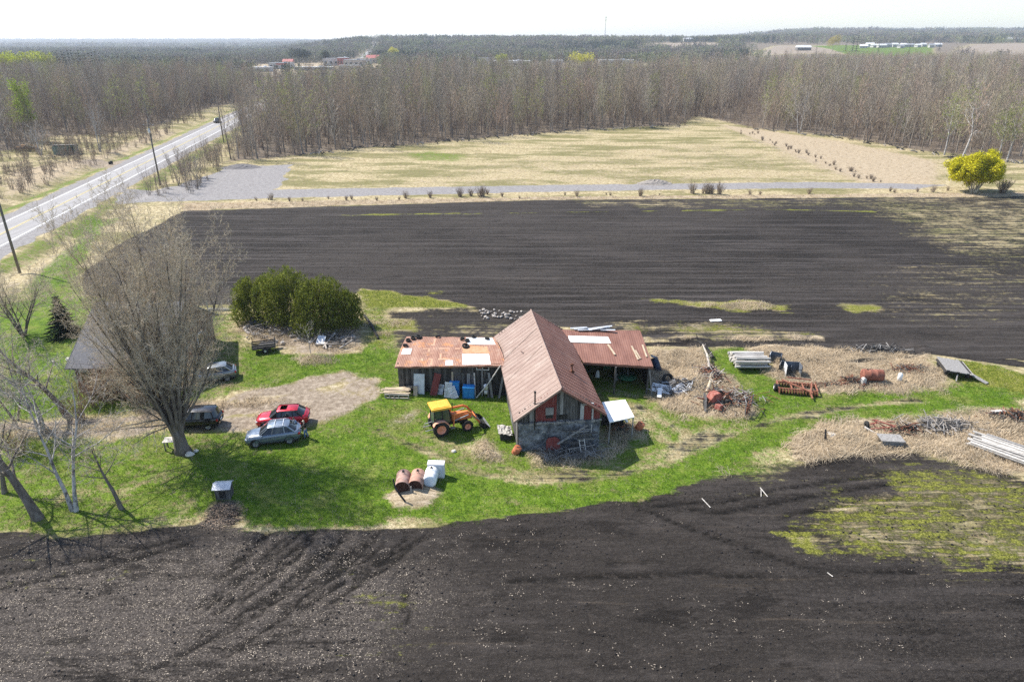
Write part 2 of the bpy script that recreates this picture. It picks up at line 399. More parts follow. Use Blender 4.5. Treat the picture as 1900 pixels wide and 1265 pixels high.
Z = terrain(X, Y) + ditch(X, Y)
rough = (CH['soil'] * .13 + .05 * (CH['litter'] > .3) + .12 * CH['dry'])
near = np.clip((260 - Y) / 60, 0, 1)
Z += near * (rough * (fbm(X / 1.3, Y / 1.3, 11, 3) - .5) + CH['soil'] * .06 * (fbm(X / 14, Y / 1.1, 21, 2) - .5) - .35 * np.clip(.0, 0, 1))
Z += near * CH['dry'] * np.clip(np.clip((95 - Y) / 15, 0, 1), 0, 1) * .5 * np.clip(fbm(X / 3.2, Y / 2.4, 14, 3) - .42, 0, 1) * 2
Z -= RUT * .10 * (CH['soil'] > .5)
Z -= np.clip(1 - np.abs(dxr) / 7, 0, 1) * 0.02

def ground_material():
    b = NB('open ground')
    pos0 = b.n('NewGeometry').outputs['Position']; pos = b.map(pos0, (1, 1, 1), (R(38), R(27), R(16)))
    def at(k): return b.n('Attribute', {}, attribute_name=k, attribute_type='GEOMETRY').outputs['Fac']
    nL = b.noise(pos, .045, 3); nM = b.noise(pos, .35, 4, .65); nS = b.noise(pos, 1.9, 4, .7); nF = b.noise(pos, 9, 3, .7)
    edge = b.math('ADD', b.math('MULTIPLY', b.math('SUBTRACT', nM, .5), .8), b.math('MULTIPLY', b.math('SUBTRACT', nS, .5), 1.1))
    def w(k, lo=.32, hi=.68, e=edge, amt=1.0):
        v = at(k)
        live = b.rng(v, .02, .12)
        return b.math('MULTIPLY', b.rng(b.math('ADD', v, b.math('MULTIPLY', e, amt)), lo, hi), live)
    mixn = b.math('ADD', b.math('MULTIPLY', nS, .6), b.math('MULTIPLY', nF, .4))
    streak = b.noise(b.map(pos0, (.5, 2.4, 1), (0, 0, R(18))), 1.6, 5, .75)
    c = b.ramp(mixn, [(.33, (.15, .115, .052)), (.45, (.24, .195, .105)), (.53, (.40, .335, .205)), (.63, (.58, .505, .34))])
    nQ = b.noise(b.map(pos0, (.35, 1, 1), (0, 0, R(8))), .12, 5, .7)
    nQ = b.math('ADD', b.math('MULTIPLY', nQ, .7), b.math('MULTIPLY', streak, .3))
    c = b.mix(b.rng(nQ, .47, .54), c, b.ramp(streak, [(.35, (.095, .09, .035)), (.65, (.24, .215, .10))]))
    lit = b.ramp(nF, [(.3, (.075, .06, .045)), (.7, (.21, .17, .13))])
    c = b.mix(w('litter'), c, lit)
    dry = b.ramp(b.math('ADD', b.math('MULTIPLY', streak, .65), b.math('MULTIPLY', nF, .35)), [(.34, (.11, .082, .05)), (.48, (.30, .24, .16)), (.56, (.42, .345, .25)), (.68, (.58, .50, .38))])
    c = b.mix(w('dry'), c, dry)
    grn = b.ramp(b.math('ADD', b.math('MULTIPLY', nF, .5), b.math('MULTIPLY', nS, .5)), [(.34, (.016, .038, .003)), (.45, (.055, .105, .008)), (.56, (.105, .17, .014)), (.65, (.19, .23, .045)), (.74, (.36, .33, .16))])
    grn = b.mix(b.rng(b.math('ADD', b.math('MULTIPLY', nM, .6), b.math('MULTIPLY', streak, .4)),   .49, .60, 0, .62), grn, b.ramp(nF, [(.35, (.075, .085, .018)), (.65, (.26, .26, .08))]))
    c = b.mix(w('green', .3, .62), c, grn)
    dirt = b.ramp(mixn, [(.36, (.13, .10, .075)), (.48, (.21, .17, .13)), (.58, (.31, .26, .205)), (.7, (.42, .36, .29))])
    c = b.mix(w('dirt'), c, dirt)
    fv = b.map(pos0, (.035, 1.0, 1), (0, 0, R(-1.5)))
    fn = b.noise(fv, 1.15, 5, .62, .2); fn2 = b.noise(b.map(pos0, (.09, 1.6, 1), (0, 0, R(12))), 1.2, 5, .7, .4)
    fn3 = b.noise(b.map(pos0, (.30, 1.5, 1), (0, 0, R(-27))), .9, 6, .78, .3)
    lump = b.noise(b.map(pos0, (.8, 1.5, 1), (0, 0, R(-20))), 3.2, 5, .8)
    smix = b.math('ADD', b.math('MULTIPLY', lump, .62), b.math('MULTIPLY', nF, .38))
    soil = b.ramp(smix, [(.37, (.0035, .003, .0026)), (.48, (.013, .0108, .0095)), (.56, (.030, .026, .023)), (.66, (.075, .064, .056))])
    soil = b.mix(b.math('MULTIPLY', b.rng(fn, .44, .66), b.math('MULTIPLY', at('furrow'), .75)), soil, (.074, .065, .062))
    soil = b.mix(b.rng(nL, .40, .60, 0, .45), soil, (.058, .050, .045))
    soil = b.mix(b.math('MULTIPLY', b.rng(fn2, .58, .72), .45), soil, (.10, .078, .058))
    vor = b.n('TexVoronoi', {'Vector': b.map(pos0, (1, .8, 1)), 'Scale': .95}, feature='DISTANCE_TO_EDGE').outputs[0]
    crack = b.rng(b.math('ADD', vor, b.math('MULTIPLY', nS, .08)), .03, .075, .45, 1)
    soil = b.mix(b.math('MULTIPLY', b.math('SUBTRACT', 1, crack), .7), soil, (.008, .007, .007))
    fl = b.n('TexVoronoi', {'Vector': b.map(pos0, (1, 1.6, 1), (0, 0, .5)), 'Scale': 7.5, 'Randomness': 1.0}, feature='F1').outputs[0]
    flm = b.rng(b.math('ADD', fl, b.math('MULTIPLY', b.math('SUBTRACT', nF, .5), .9)), .12, .22, 1, 0)
    rs = b.math('MULTIPLY', b.rng(b.math('ADD', at('resid'), b.math('ADD', b.math('MULTIPLY', edge, .6), b.math('MULTIPLY', b.math('SUBTRACT', fn3, .5), 3.0))), .35, .85), 1.0)
    soil = b.mix(b.math('MULTIPLY', rs, .55), soil, b.ramp(nF, [(.36, (.028, .024, .022)), (.62, (.16, .138, .122))]))
    soil = b.mix(b.math('MULTIPLY', flm, b.math('ADD', b.math('MULTIPLY', rs, .9), .12)), soil, (.42, .36, .29))
    wet = b.math('MULTIPLY', b.rng(b.noise(b.map(pos0, (.35, 1, 1), (0, 0, R(-28))), .42, 5, .72), .55, .63), b.math('SUBTRACT', 1, b.math('MULTIPLY', at('furrow'), .6)))
    soil = b.mix(b.math('MULTIPLY', wet, .75), soil, (.006, .005, .0045))
    dk = b.math('MULTIPLY', b.rng(b.math('ADD', b.math('MULTIPLY', fn3, .6), b.math('MULTIPLY', nL, .4)), .50, .56), b.math('SUBTRACT', 1, b.math('MULTIPLY', at('furrow'), .75)))
    soil = b.mix(b.math('MULTIPLY', dk, .6), soil, b.ramp(smix, [(.4, (.004, .0035, .003)), (.6, (.020, .0165, .014))]))
    soil = b.mix(b.math('MULTIPLY', b.math('MULTIPLY', at('rut'), b.rng(nS, .38, .5)), .95), soil, (.004, .0035, .003))
    c = b.mix(w('soil', .3, .6, b.math('ADD', b.math('MULTIPLY', edge, .7), b.math('MULTIPLY', b.math('SUBTRACT', fn2, .5), 1.3))), c, soil)
    yel = b.ramp(nF, [(.34, (.035, .04, .009)), (.5, (.13, .14, .016)), (.64, (.28, .27, .07))])
    yw = w('yellow', .38, .66, b.math('ADD', b.math('MULTIPLY', edge, .8), b.math('MULTIPLY', b.math('SUBTRACT', fn2, .5), 1.2)))
    c = b.mix(b.math('MULTIPLY', yw, .9), c, yel)
    gr = b.ramp(mixn, [(.34, (.13, .12, .118)), (.5, (.22, .21, .21)), (.66, (.31, .30, .29))])
    c = b.mix(w('gravel', .36, .6, edge, .6), c, gr)
    far = b.rng(b.n('SeparateXYZ', {0: pos}).outputs[1], 250, 700)
    bh = b.math('ADD', b.math('ADD', b.math('MULTIPLY', nS, .8), b.math('MULTIPLY', b.math('MULTIPLY', lump, at('soil')), 1.3)), b.math('ADD', b.math('MULTIPLY', nF, .3), b.math('MULTIPLY', b.math('MULTIPLY', crack, at('soil')), .12)))
    return b.out(c, .95, 0, bh, .14, .7, .12)
GM = ground_material()

ny, nx = GX.shape
idx = np.arange(NV).reshape(ny, nx)
quads = np.stack([idx[:-1, :-1], idx[:-1, 1:], idx[1:, 1:], idx[1:, :-1]], -1).reshape(-1, 4)
fc = {k: v[quads].mean(1) for k, v in CH.items()}
fy = Y[quads].mean(1); fx = X[quads].mean(1)
cls = np.zeros(len(quads), int)                                    # 0 meadow
cls[(fc['green'] > .35) & (fy < 110) & (fx > -70)] = 1                            # lawn
cls[(fc['dry'] > .5) & (fy < 90) & (cls == 0)] = 1
cls[(fc['dirt'] > .5) & (fy < 90)] = 2                             # driveway
cls[(fc['soil'] > .5) & (fy > 50)] = 3
cls[(fc['soil'] > .5) & (fy <= 50)] = 4
cls[(fc['gravel'] > .5) & (fx > road_x(fy) + 6.8)] = 5
cls[(fy > 640)] = 6
cls[(fc['litter'] > .5) & (fy <= 640)] = 7
for k, nm in enumerate(['meadow', 'lawn', 'driveway', 'far_field', 'near_field', 'gravel_lane', 'terrain', 'woodland_floor']):
    q = quads[cls == k]
    if not len(q): continue
    used, inv = np.unique(q, return_inverse=True); inv = inv.reshape(-1)
    me = bpy.data.meshes.new(nm)
    me.vertices.add(len(used)); me.vertices.foreach_set('co', np.stack([X[used], Y[used], Z[used]], -1).ravel())
    me.loops.add(len(inv)); me.loops.foreach_set('vertex_index', inv.astype(np.int32))
    me.polygons.add(len(q)); me.polygons.foreach_set('loop_start', np.arange(0, len(inv), 4, dtype=np.int32))
    me.polygons.foreach_set('use_smooth', np.ones(len(q), bool))
    for c, v in CH.items():
        a = me.attributes.new(c, 'FLOAT', 'POINT'); a.data.foreach_set('value', v[used].astype(np.float32))
    me.materials.append(GM); me.update(); me.validate()
    o = bpy.data.objects.new(nm, me); C.objects.link(o); tag(o, kind='structure')

# heights for placing things
def gz(x, y):
    x = np.atleast_1d(x); y = np.atleast_1d(y)
    i = np.clip(np.searchsorted(gx, x) - 1, 0, nx - 2); j = np.clip(np.searchsorted(gy, y) - 1, 0, ny - 2)
    Z2 = Z.reshape(ny, nx); tx = (x - gx[i]) / (gx[i + 1] - gx[i]); ty = (y - gy[j]) / (gy[j + 1] - gy[j])
    tx = np.clip(tx, 0, 1); ty = np.clip(ty, 0, 1)
    return (Z2[j, i] * (1 - tx) + Z2[j, i + 1] * tx) * (1 - ty) + (Z2[j + 1, i] * (1 - tx) + Z2[j + 1, i + 1] * tx) * ty
def chan(k, x, y):
    i = np.clip(np.searchsorted(gx, x), 0, nx - 1); j = np.clip(np.searchsorted(gy, y), 0, ny - 1)
    return CH[k].reshape(ny, nx)[j, i]
def G(px, py, dz=0.0):
    p = P(px, py); p.z = float(gz(p.x, p.y)[0]) + dz; return p

# ---------------------------------------------------------------- road with markings
def ribbon(name, off, wid, y0, y1, dz, m, dash=None):
    mb = MB(); ys = []
    y = y0
    while y < y1: ys.append(y); y += 4 if y < 700 else 25
    def pt(y, o):
        x = float(road_x(y)) + o
        zz = max(float(terrain(x, y)), float(terrain(float(road_x(y)), y)))
        return (x, y, zz + dz + (.02 if y < 640 else .35) - abs(o) * .012)
    for i in range(len(ys) - 1):
        if dash and (i % dash[1]) >= dash[0]: continue
        a, b2 = ys[i], ys[i + 1]
        k = 4 if wid > 1 else 1
        for j in range(k):
            o0 = off - wid / 2 + wid * j / k; o1 = off - wid / 2 + wid * (j + 1) / k
            mb.add([pt(a, o0), pt(a, o1), pt(b2, o1), pt(b2, o0)], [(0, 1, 2, 3)])
    return tag(mb.build(name, m), kind='structure')
b = NB('old asphalt'); pos = b.n('NewGeometry').outputs['Position']
lane = b.noise(b.map(pos, (1.1, .03, 1), (0, 0, R(-9.5))), 1, 3)
ac = b.ramp(b.math('ADD', b.math('MULTIPLY', lane, .6), b.math('MULTIPLY', b.noise(pos, 3, 5), .4)), [(.35, (.20, .195, .195)), (.65, (.31, .30, .30))])
ASPH = b.out(ac, .85, 0, b.noise(pos, 30, 2), .01, .4)
PAINTW = mat('worn white paint', [(.5, .5, .5), (.8, .8, .78)], 6, .6, world_co=True)
PAINTY = mat('worn yellow paint', [(.45, .36, .12), (.6, .5, .2)], 6, .6, world_co=True)
ribbon('road', 0, 8.2, -60, 2500, .03, ASPH)
ribbon('road_marking', -3.5, .22, -60, 700, .045, PAINTW); ribbon('road_marking', 3.5, .22, -60, 700, .045, PAINTW)
ribbon('road_marking', -.13, .14, -60, 700, .048, PAINTY); ribbon('road_marking', .16, .14, -60, 700, .048, PAINTY)
# ---------------------------------------------------------------- vegetation
def obj_random_bark(name, cols, rough=.9, bump=.5, scale=5, stretch=(1, 1, .25)):
    b = NB(name)
    r = b.n('ObjectInfo').outputs['Random']
    co = b.n('TexCoord').outputs['Object']
    f = b.noise(b.map(co, stretch), scale, 4, .7)
    tone = b.ramp(r, [(i / max(1, len(cols) - 1), c) for i, c in enumerate(cols)])
    c = b.mix(1.0, tone, b.ramp(f, [(.3, (.55, .55, .55)), (.7, (1.25, 1.22, 1.18))]), 'MULTIPLY')
    return b.out(c, rough, 0, f, .03, bump, .1)
BARK = obj_random_bark('grey forest bark', [(.22, .19, .165), (.32, .28, .245), (.17, .145, .13), (.38, .34, .30), (.26, .23, .20)])
TWIG = obj_random_bark('bare twigs', [(.37, .315, .255), (.28, .24, .20), (.47, .40, .315), (.32, .275, .235), (.44, .32, .25), (.42, .40, .26), (.22, .19, .165), (.52, .475, .41)])
DBARK = mat('dark furrowed bark', [(.07, .058, .048), (.15, .125, .105), (.23, .20, .17)], 4, .95, stretch=(1, 1, .2), bump=.8, bd=.05)
DTWIG = mat('brown grey twigs', [(.37, .305, .225), (.50, .42, .31), (.62, .53, .39)], 1.2, .9, bump=0)
WBARK = mat('pale peeling bark', [(.09, .08, .075), (.30, .28, .265), (.44, .42, .40)], 4, .8, stretch=(1, 1, .5), bump=.5, lo=.36, hi=.55)
PTWIG = mat('pale twigs', [(.26, .23, .20), (.36, .33, .29)], 2, .9, bump=0)
def leafmat(name, cols, var=.25, tr=.25, isl=(.62, 1.35)):
    b = NB(name); pos = b.n('TexCoord').outputs['Object']
    f = b.noise(pos, 1.1, 4, .75)
    g = b.n('NewGeometry').outputs
    c = b.ramp(f, [(.32 + .36 * i / max(1, len(cols) - 1), q) for i, q in enumerate(cols)])
    c = b.mix(1.0, c, b.ramp(g['Random Per Island'], [(0, (isl[0],) * 3), (1, (isl[1],) * 3)]), 'MULTIPLY')
    r = b.n('ObjectInfo').outputs['Random']
    c = b.mix(1.0, c, b.ramp(r, [(0, (1 - var,) * 3), (1, (1 + var,) * 3)]), 'MULTIPLY')
    d = b.n('BsdfDiffuse', {0: c}); t = b.n('BsdfTranslucent', {0: c})
    mx = b.n('MixShader', {0: tr, 1: d.outputs[0], 2: t.outputs[0]})
    b.n('OutputMaterial', {0: mx.outputs[0]}); return b.m
CEDAR = leafmat('cedar sprays', [(.06, .085, .015), (.16, .185, .032), (.32, .33, .075)], .12)
SPRUCE = leafmat('spruce needles', [(.016, .030, .016), (.032, .052, .026)], .15, .1)
YLEAF = leafmat('new yellow leaves', [(.42, .40, .02), (.60, .55, .04)], .08, .35)
GLEAF = leafmat('new green leaves', [(.20, .24, .06), (.34, .37, .12)], .2, .35)
BUD = leafmat('opening buds', [(.26, .21, .07), (.36, .30, .12)], .1, .3)

def unit(v):
    n = math.sqrt(v[0] * v[0] + v[1] * v[1] + v[2] * v[2]) or 1
    return Vector((v[0] / n, v[1] / n, v[2] / n))
def grow(T, K, L, st, d, ln, r, lev, p, g):
    """one branch and all it carries; T wood mesh, K twig mesh, L leaf mesh"""
    mx = p['levels']
    nseg = max(2, p['seg'] - lev) if lev < mx else 1
    pts = [st]; dr = d
    for i in range(nseg):
        w = p['wob'] * (1 + .3 * lev)
        up = p['trop'][min(lev, len(p['trop']) - 1)]
        dr = unit(dr + Vector((g.uniform(-w, w), g.uniform(-w, w), g.uniform(-w, w) + up)))
        pts.append(pts[-1] + dr * (ln / nseg))
    if lev >= mx:
        s = Vector((g.uniform(-1, 1), g.uniform(-1, 1), 0)).normalized() * max(r, p['tw'])
        K.add([tuple(pts[0] - s), tuple(pts[0] + s), tuple(pts[-1])], [(0, 1, 2)])
        if L is not None and g.random() < p.get('leaf', 0):
            for _ in range(p.get('nleaf', 1)):
                q = pts[-1] + Vector((g.uniform(-1, 1), g.uniform(-1, 1), g.uniform(-1, 1))) * p.get('ljit', .15)
                a = Vector((g.uniform(-1, 1), g.uniform(-1, 1), g.uniform(-1, 1))) * p['ls']; c = Vector((g.uniform(-1, 1), g.uniform(-1, 1), g.uniform(-1, 1))) * p['ls']
                L.add([tuple(q), tuple(q + a), tuple(q + c)], [(0, 1, 2)])
        return
    end = p['taper'][min(lev, len(p['taper']) - 1)]
    rad = [r * (1 - (1 - end) * i / nseg) for i in range(nseg + 1)]
    if lev == 0: rad[0] *= 1.25
    sides = (8, 5, 4, 3, 3)[min(lev, 4)] if p.get('hero') else (6, 4, 3, 3)[min(lev, 3)]
    (T if lev < p.get('woodlev', 2) else K).tube(pts, rad, sides, cap=False)
    k = p['kids'][lev]; lo = p['lo'][lev]
    ph = g.uniform(0, 6.28)
    for i in range(k):
        t = lo + (1 - lo) * (i + g.uniform(.1, .9)) / k
        x = t * nseg; j = min(int(x), nseg - 1); q = pts[j].lerp(pts[j + 1], x - j)
        dd = (pts[j + 1] - pts[j]).normalized()
        ph += 2.4 + g.uniform(-.5, .5)
        a = Vector((1, 0, 0)) if abs(dd.x) < .8 else Vector((0, 1, 0))
        u = (a - dd * a.dot(dd)).normalized(); w = dd.cross(u)
        an = R(g.uniform(*p['ang'][lev]))
        nd = dd * math.cos(an) + (u * math.cos(ph) + w * math.sin(ph)) * math.sin(an)
        rr = rad[j] * p['rr'][lev] * g.uniform(.8, 1.1)
        ll = ln * p['ll'][lev] * g.uniform(.7, 1.15) * (1 - p['shrink'][lev] * t)
        grow(T, K, L, q, nd, ll, max(rr, p['tw']), lev + 1, p, g)
FOREST = dict(levels=3, seg=6, wob=.05, trop=[.05, .10, .06, .02], taper=[.15, .3, .4], kids=[19, 6, 6], lo=[.16, .25, .2], ang=[(28, 50), (25, 50), (20, 45)],
              rr=[.5, .5, .5], ll=[.36, .42, .5], shrink=[.45, .3, .2], tw=.028, woodlev=1, ls=.25)
def make_tree(name, h, r, seed, p, label=None, cat='tree', group=None, loc=(0, 0, 0), mats=(None, None, None), stems=1, fan=.2, lean=(0, 0), bare=True):
    g = random.Random(seed); T = MB(); K = MB(); L = MB() if p.get('leaf') else None
    for s in range(stems):
        a = 6.28 * s / stems + g.uniform(-.4, .4)
        d = unit((math.cos(a) * fan * (stems > 1) + lean[0], math.sin(a) * fan * (stems > 1) + lean[1], 1))
        o = Vector((math.cos(a), math.sin(a), 0)) * r * .6 * (stems > 1)
        grow(T, K, L, o + Vector((0, 0, -.15)), d, h * p.get('trunk', .92) * (g.uniform(.8, 1.05) if stems > 1 else 1), r * (1 if stems == 1 else .7), 0, p, g)
    t = thing(name, label, cat, loc, 0, group)
    T.build('trunk', mats[0] or BARK, t, True); k = K.build('crown', mats[1] or TWIG, t)
    if L is not None and L.v: L.build('leaves', mats[2] or GLEAF, k)
    return t

# --- geometry node scatter for what nobody could count
def scatter(name, pts, rz, sc, ix, sources, label=None):
    col = bpy.data.collections.new(name + ' sources')
    for s in sources:
        if s.name in C.objects: C.objects.unlink(s)
        col.objects.link(s)
    order = sorted(range(len(sources)), key=lambda i: sources[i].name)
    inv = np.argsort(order)
    me = bpy.data.meshes.new(name); n = len(pts)
    me.vertices.add(n); me.vertices.foreach_set('co', np.asarray(pts, np.float32).ravel())
    for k, v, ty in (('rz', rz, 'FLOAT'), ('sc', sc, 'FLOAT'), ('ix', inv[np.asarray(ix, int)], 'INT')):
        a = me.attributes.new(k, ty, 'POINT'); a.data.foreach_set('value', np.asarray(v, np.int32 if ty == 'INT' else np.float32))
    o = bpy.data.objects.new(name, me); C.objects.link(o)
    ng = bpy.data.node_groups.new(name, 'GeometryNodeTree')
    ng.interface.new_socket('Geometry', in_out='INPUT', socket_type='NodeSocketGeometry')
    ng.interface.new_socket('Geometry', in_out='OUTPUT', socket_type='NodeSocketGeometry')
    N = ng.nodes.new; Lk = ng.links.new
    gi = N('NodeGroupInput'); go = N('NodeGroupOutput'); iop = N('GeometryNodeInstanceOnPoints'); ci = N('GeometryNodeCollectionInfo')
    ci.inputs[0].default_value = col; ci.inputs[1].default_value = True; ci.inputs[2].default_value = True
    def attr(k, dt):
        a = N('GeometryNodeInputNamedAttribute'); a.data_type = dt; a.inputs[0].default_value = k
        return next(s for s in a.outputs if s.enabled and s.name == 'Attribute')
    cx = N('ShaderNodeCombineXYZ'); Lk(attr('rz', 'FLOAT'), cx.inputs[2])
    Lk(gi.outputs[0], iop.inputs['Points']); Lk(ci.outputs[0], iop.inputs['Instance']); iop.inputs['Pick Instance'].default_value = True
    Lk(attr('ix', 'INT'), iop.inputs['Instance Index']); Lk(cx.outputs[0], iop.inputs['Rotation']); Lk(attr('sc', 'FLOAT'), iop.inputs['Scale'])
    Lk(iop.outputs[0], go.inputs[0])
    md = o.modifiers.new('scatter', 'NODES'); md.node_group = ng
    return tag(o, label, None, None, 'stuff')

NR = np.random.RandomState(5)
def inpoly(x, y, poly):
    r = np.zeros(len(x), bool); n = len(poly)
    for i in range(n):
        (ax, ay), (bx, by) = poly[i], poly[(i + 1) % n]
        c = (ay > y) != (by > y); r ^= c & (x < (bx - ax) * (y - ay) / (by - ay + 1e-12) + ax)
    return r
def jitter_grid(x0, x1, y0, y1, s):
    a, b2 = np.meshgrid(np.arange(x0, x1, s), np.arange(y0, y1, s))
    x = a.ravel() + NR.uniform(-.48, .48, a.size) * s; y = b2.ravel() + NR.uniform(-.48, .48, a.size) * s
    return x, y
def inview(x, y, m=.05): return np.abs(x) < (.75 + m) * (.917 * y + 11.2)

# the woods: leafless trees
mix_src = []
def solid_tree(seed, h, leaf=0, lm=None, **kw):
    """a forest tree as one mesh with several materials, used as a source for the mass behind"""
    p = dict(FOREST); p.update(kw)
    if leaf: p['leaf'] = leaf; p['nleaf'] = 2
    g = random.Random(seed); T = MB(); K = MB(); L = MB()
    grow(T, K, L, Vector((0, 0, -.2)), unit((g.uniform(-.05, .05), g.uniform(-.05, .05), 1)), h * .92, h * .0105 + .02, 0, p, g)
    M = MB(); M.m = 0; M.add(T.v, T.f); M.m = 1; M.add(K.v, K.f); M.m = 2; M.add(L.v, L.f)
    return M.build('bare_tree', [BARK, TWIG, lm or GLEAF], smooth=False)
protos = []
KINDS = [dict(h=16, seed=1), dict(h=17.5, seed=2), dict(h=15, seed=3), dict(h=16.5, seed=4), dict(h=14, seed=5), dict(h=18, seed=6), dict(h=12, seed=8, kw=dict(kids=[10, 8, 7], lo=[.3, .2, .2], ang=[(30, 55), (28, 55), (25, 50)], ll=[.5, .5, .5])), dict(h=15.5, seed=7, leaf=.5, kw=dict(kids=[12, 7, 6], ang=[(25, 50), (25, 50), (20, 45)], ll=[.42, .5, .5]))]
KINDS[1]['kw'] = dict(kids=[9, 9, 7], lo=[.35, .15, .2], ang=[(16, 34), (22, 45), (22, 48)], ll=[.55, .42, .5], trop=[.05, .16, .06, 0]); KINDS[4]['kw'] = dict(kids=[24, 5, 5], ang=[(40, 65), (25, 50), (20, 45)], ll=[.24, .45, .5])
FX, FY = jitter_grid(-620, 760, 150, 960, 4.7)
okf = (inpoly(FX, FY, W_RIGHT) | inpoly(FX, FY, W_LEFT)) & (np.abs(FX - road_x(FY)) > 13) & inview(FX, FY, .04) 
okf &= ~((FY > 560) & (NR.rand(len(FX)) < .45))
okf &= ~inpoly(FX, FY, [(70, 225), (125, 330), (150, 420), (140, 430), (104, 330), (62, 240)])
FX = FX[okf]; FY = FY[okf]
o_ = np.argsort(FX ** 2 + FY ** 2); FX = FX[o_]; FY = FY[o_]
# the 300 nearest to be seen, half of them from either side of the frame so that both wood edges are made of single trees
edge_i = np.arange(len(FX))[:270]
kinds = NR.choice(8, len(FX), p=[.15, .17, .13, .13, .12, .11, .11, .08])
scl = NR.uniform(.62, 1.18, len(FX)); KH = np.array([16, 17.5, 15, 16.5, 14, 18, 12, 15.5])[kinds]
ytop = np.interp(950 + 1382 * FX / FY, [0, 420, 480, 690, 740, 900, 960, 1150, 1250, 1400, 1900], [109, 112, 121, 119, 102, 99, 108, 108, 101, 99, 101])
scl = np.minimum(scl, np.maximum(.35, (28 - (ytop + NR.uniform(-7, 9, len(FX)) - 80) / 1267 * FY - terrain(FX, FY)) / KH)); rots = NR.uniform(0, 6.28, len(FX)); fz = gz(FX, FY)
for k in KINDS:
    p = dict(FOREST); p.update(k.get('kw', {}))
    if k.get('leaf'): p.update(leaf=k['leaf'], nleaf=2)
    protos.append(make_tree('bare_tree', k['h'], k['h'] * .0105 + .02, k['seed'], p, 'tall leafless grey tree at the edge of the wood' if not k.get('leaf') else 'tall tree at the edge of the wood with a thin haze of green leaves', 'tree', 'trees along the edge of the wood'))
usedp = set()
for i in edge_i:
    k = int(kinds[i])
    t = protos[k] if k not in usedp else copy_tree(protos[k])
    usedp.add(k)
    t.location = (FX[i], FY[i], fz[i] - .1); t.rotation_euler = (0, 0, rots[i]); t.scale = (scl[i],) * 3
srcs = [solid_tree(k['seed'], k['h'], k.get('leaf', 0), **k.get('kw', {})) for k in KINDS]
rest = np.arange(len(FX))[270:]
scatter('forest', np.stack([FX[rest], FY[rest], fz[rest]], -1), rots[rest], scl[rest], kinds[rest], srcs, 'mass of leafless grey brown trees filling the wood behind its edge')
print('forest trees', len(FX))

# undergrowth: thin saplings and brush inside and along the woods
def brush(seed, h, n, wob=.12, twr=.014, sprd=.45, kids=5):
    g = random.Random(seed); K = MB()
    for i in range(n):
        a = g.uniform(0, 6.28); q = Vector((g.uniform(-.4, .4), g.uniform(-.4, .4), -.05)) * h * .4
        d = unit((math.cos(a) * sprd * g.random(), math.sin(a) * sprd * g.random(), 1)); pts = [q]; L = h * g.uniform(.6, 1.1)
        for _ in range(3):
            d = unit(d + Vector((g.uniform(-wob, wob), g.uniform(-wob, wob), .03))); pts.append(pts[-1] + d * L / 3)
        K.tube(pts, [twr * 1.5, twr * 1.2, twr * .9, twr * .4], 3, cap=False)
        for _ in range(kids):
            j = g.randint(1, 2); s = pts[j].lerp(pts[j + 1], g.random()); e = s + unit((g.uniform(-1, 1), g.uniform(-1, 1), g.uniform(.3, 1.3))) * L * g.uniform(.15, .35)
            w = Vector((g.uniform(-1, 1), g.uniform(-1, 1), 0)).normalized() * twr * .9
            K.add([tuple(s - w), tuple(s + w), tuple(e)], [(0, 1, 2)])
    return K
BRUSHM = obj_random_bark('dry brush', [(.28, .22, .18), (.36, .29, .22), (.23, .185, .16), (.40, .33, .25)], bump=0)
bs = [brush(i, 2.6, 16, kids=7, twr=.02).build('brush', BRUSHM) for i in range(3)] + [brush(9, 6.5, 12, kids=16, twr=.022, sprd=.25).build('brush', BRUSHM)]
bx, by = jitter_grid(-330, 330, 130, 420, 3.4)
lit = chan('litter', bx, by)
dfx = np.abs(bx - road_x(by))
k1 = (lit > .3) & (NR.rand(len(bx)) < .9)
rough_left = (bx < road_x(by) - 9) & (by < 300) & (bx > -330) & (lit < .5) & (NR.rand(len(bx)) < np.where(fbm(bx / 16, by / 16, 77, 2) > .43, .92, .2))
verge = (bx > road_x(by) + 12) & (bx < road_x(by) + 22) & (by > 136) & (by < 300) & (NR.rand(len(bx)) < .8)
kk = (k1 | rough_left | verge) & inview(bx, by) & (dfx > 12)
bx = bx[kk]; by = by[kk]
scatter('undergrowth', np.stack([bx, by, gz(bx, by)], -1), NR.uniform(0, 6.28, len(bx)), NR.uniform(.5, 1.15, len(bx)), NR.choice(4, len(bx), p=[.2, .2, .2, .4]), bs, 'tangled leafless brush under the trees and beside the road')

# far woods on the plain and the hills beyond
def clump(seed, con=False):
    g = random.Random(seed); M = MB()
    for i in range(9):
        x, y = g.uniform(-11, 11), g.uniform(-11, 11); h = g.uniform(10, 15); w = g.uniform(2.6, 4.2) * (.7 if con else 1)
        for k in range(60):
            t = g.uniform(.1, 1); r = w * (math.sqrt(max(0, 1 - ((t - .6) / .45) ** 2)) if not con else 1.05 - t) * math.sqrt(g.random()); q = g.uniform(0, 6.28)
            p = Vector((x + math.cos(q) * r, y + math.sin(q) * r, h * t)); d = Vector((g.gauss(0, .7), g.gauss(0, .7), g.gauss(0, 1))); e = Vector((g.gauss(0, .7), g.gauss(0, .7), g.gauss(0, 1)))
            M.add([tuple(p), tuple(p + d * 1.0), tuple(p + e * 1.0)], [(0, 1, 2)])
    return M
FARM = obj_random_bark('far leafless canopy', [(.17, .145, .135), (.30, .33, .17), (.20, .165, .145), (.24, .205, .17), (.15, .135, .12), (.28, .24, .20), (.20, .20, .12), (.26, .29, .12), (.13, .15, .09)], bump=1, scale=.6, stretch=(1, 1, 1))
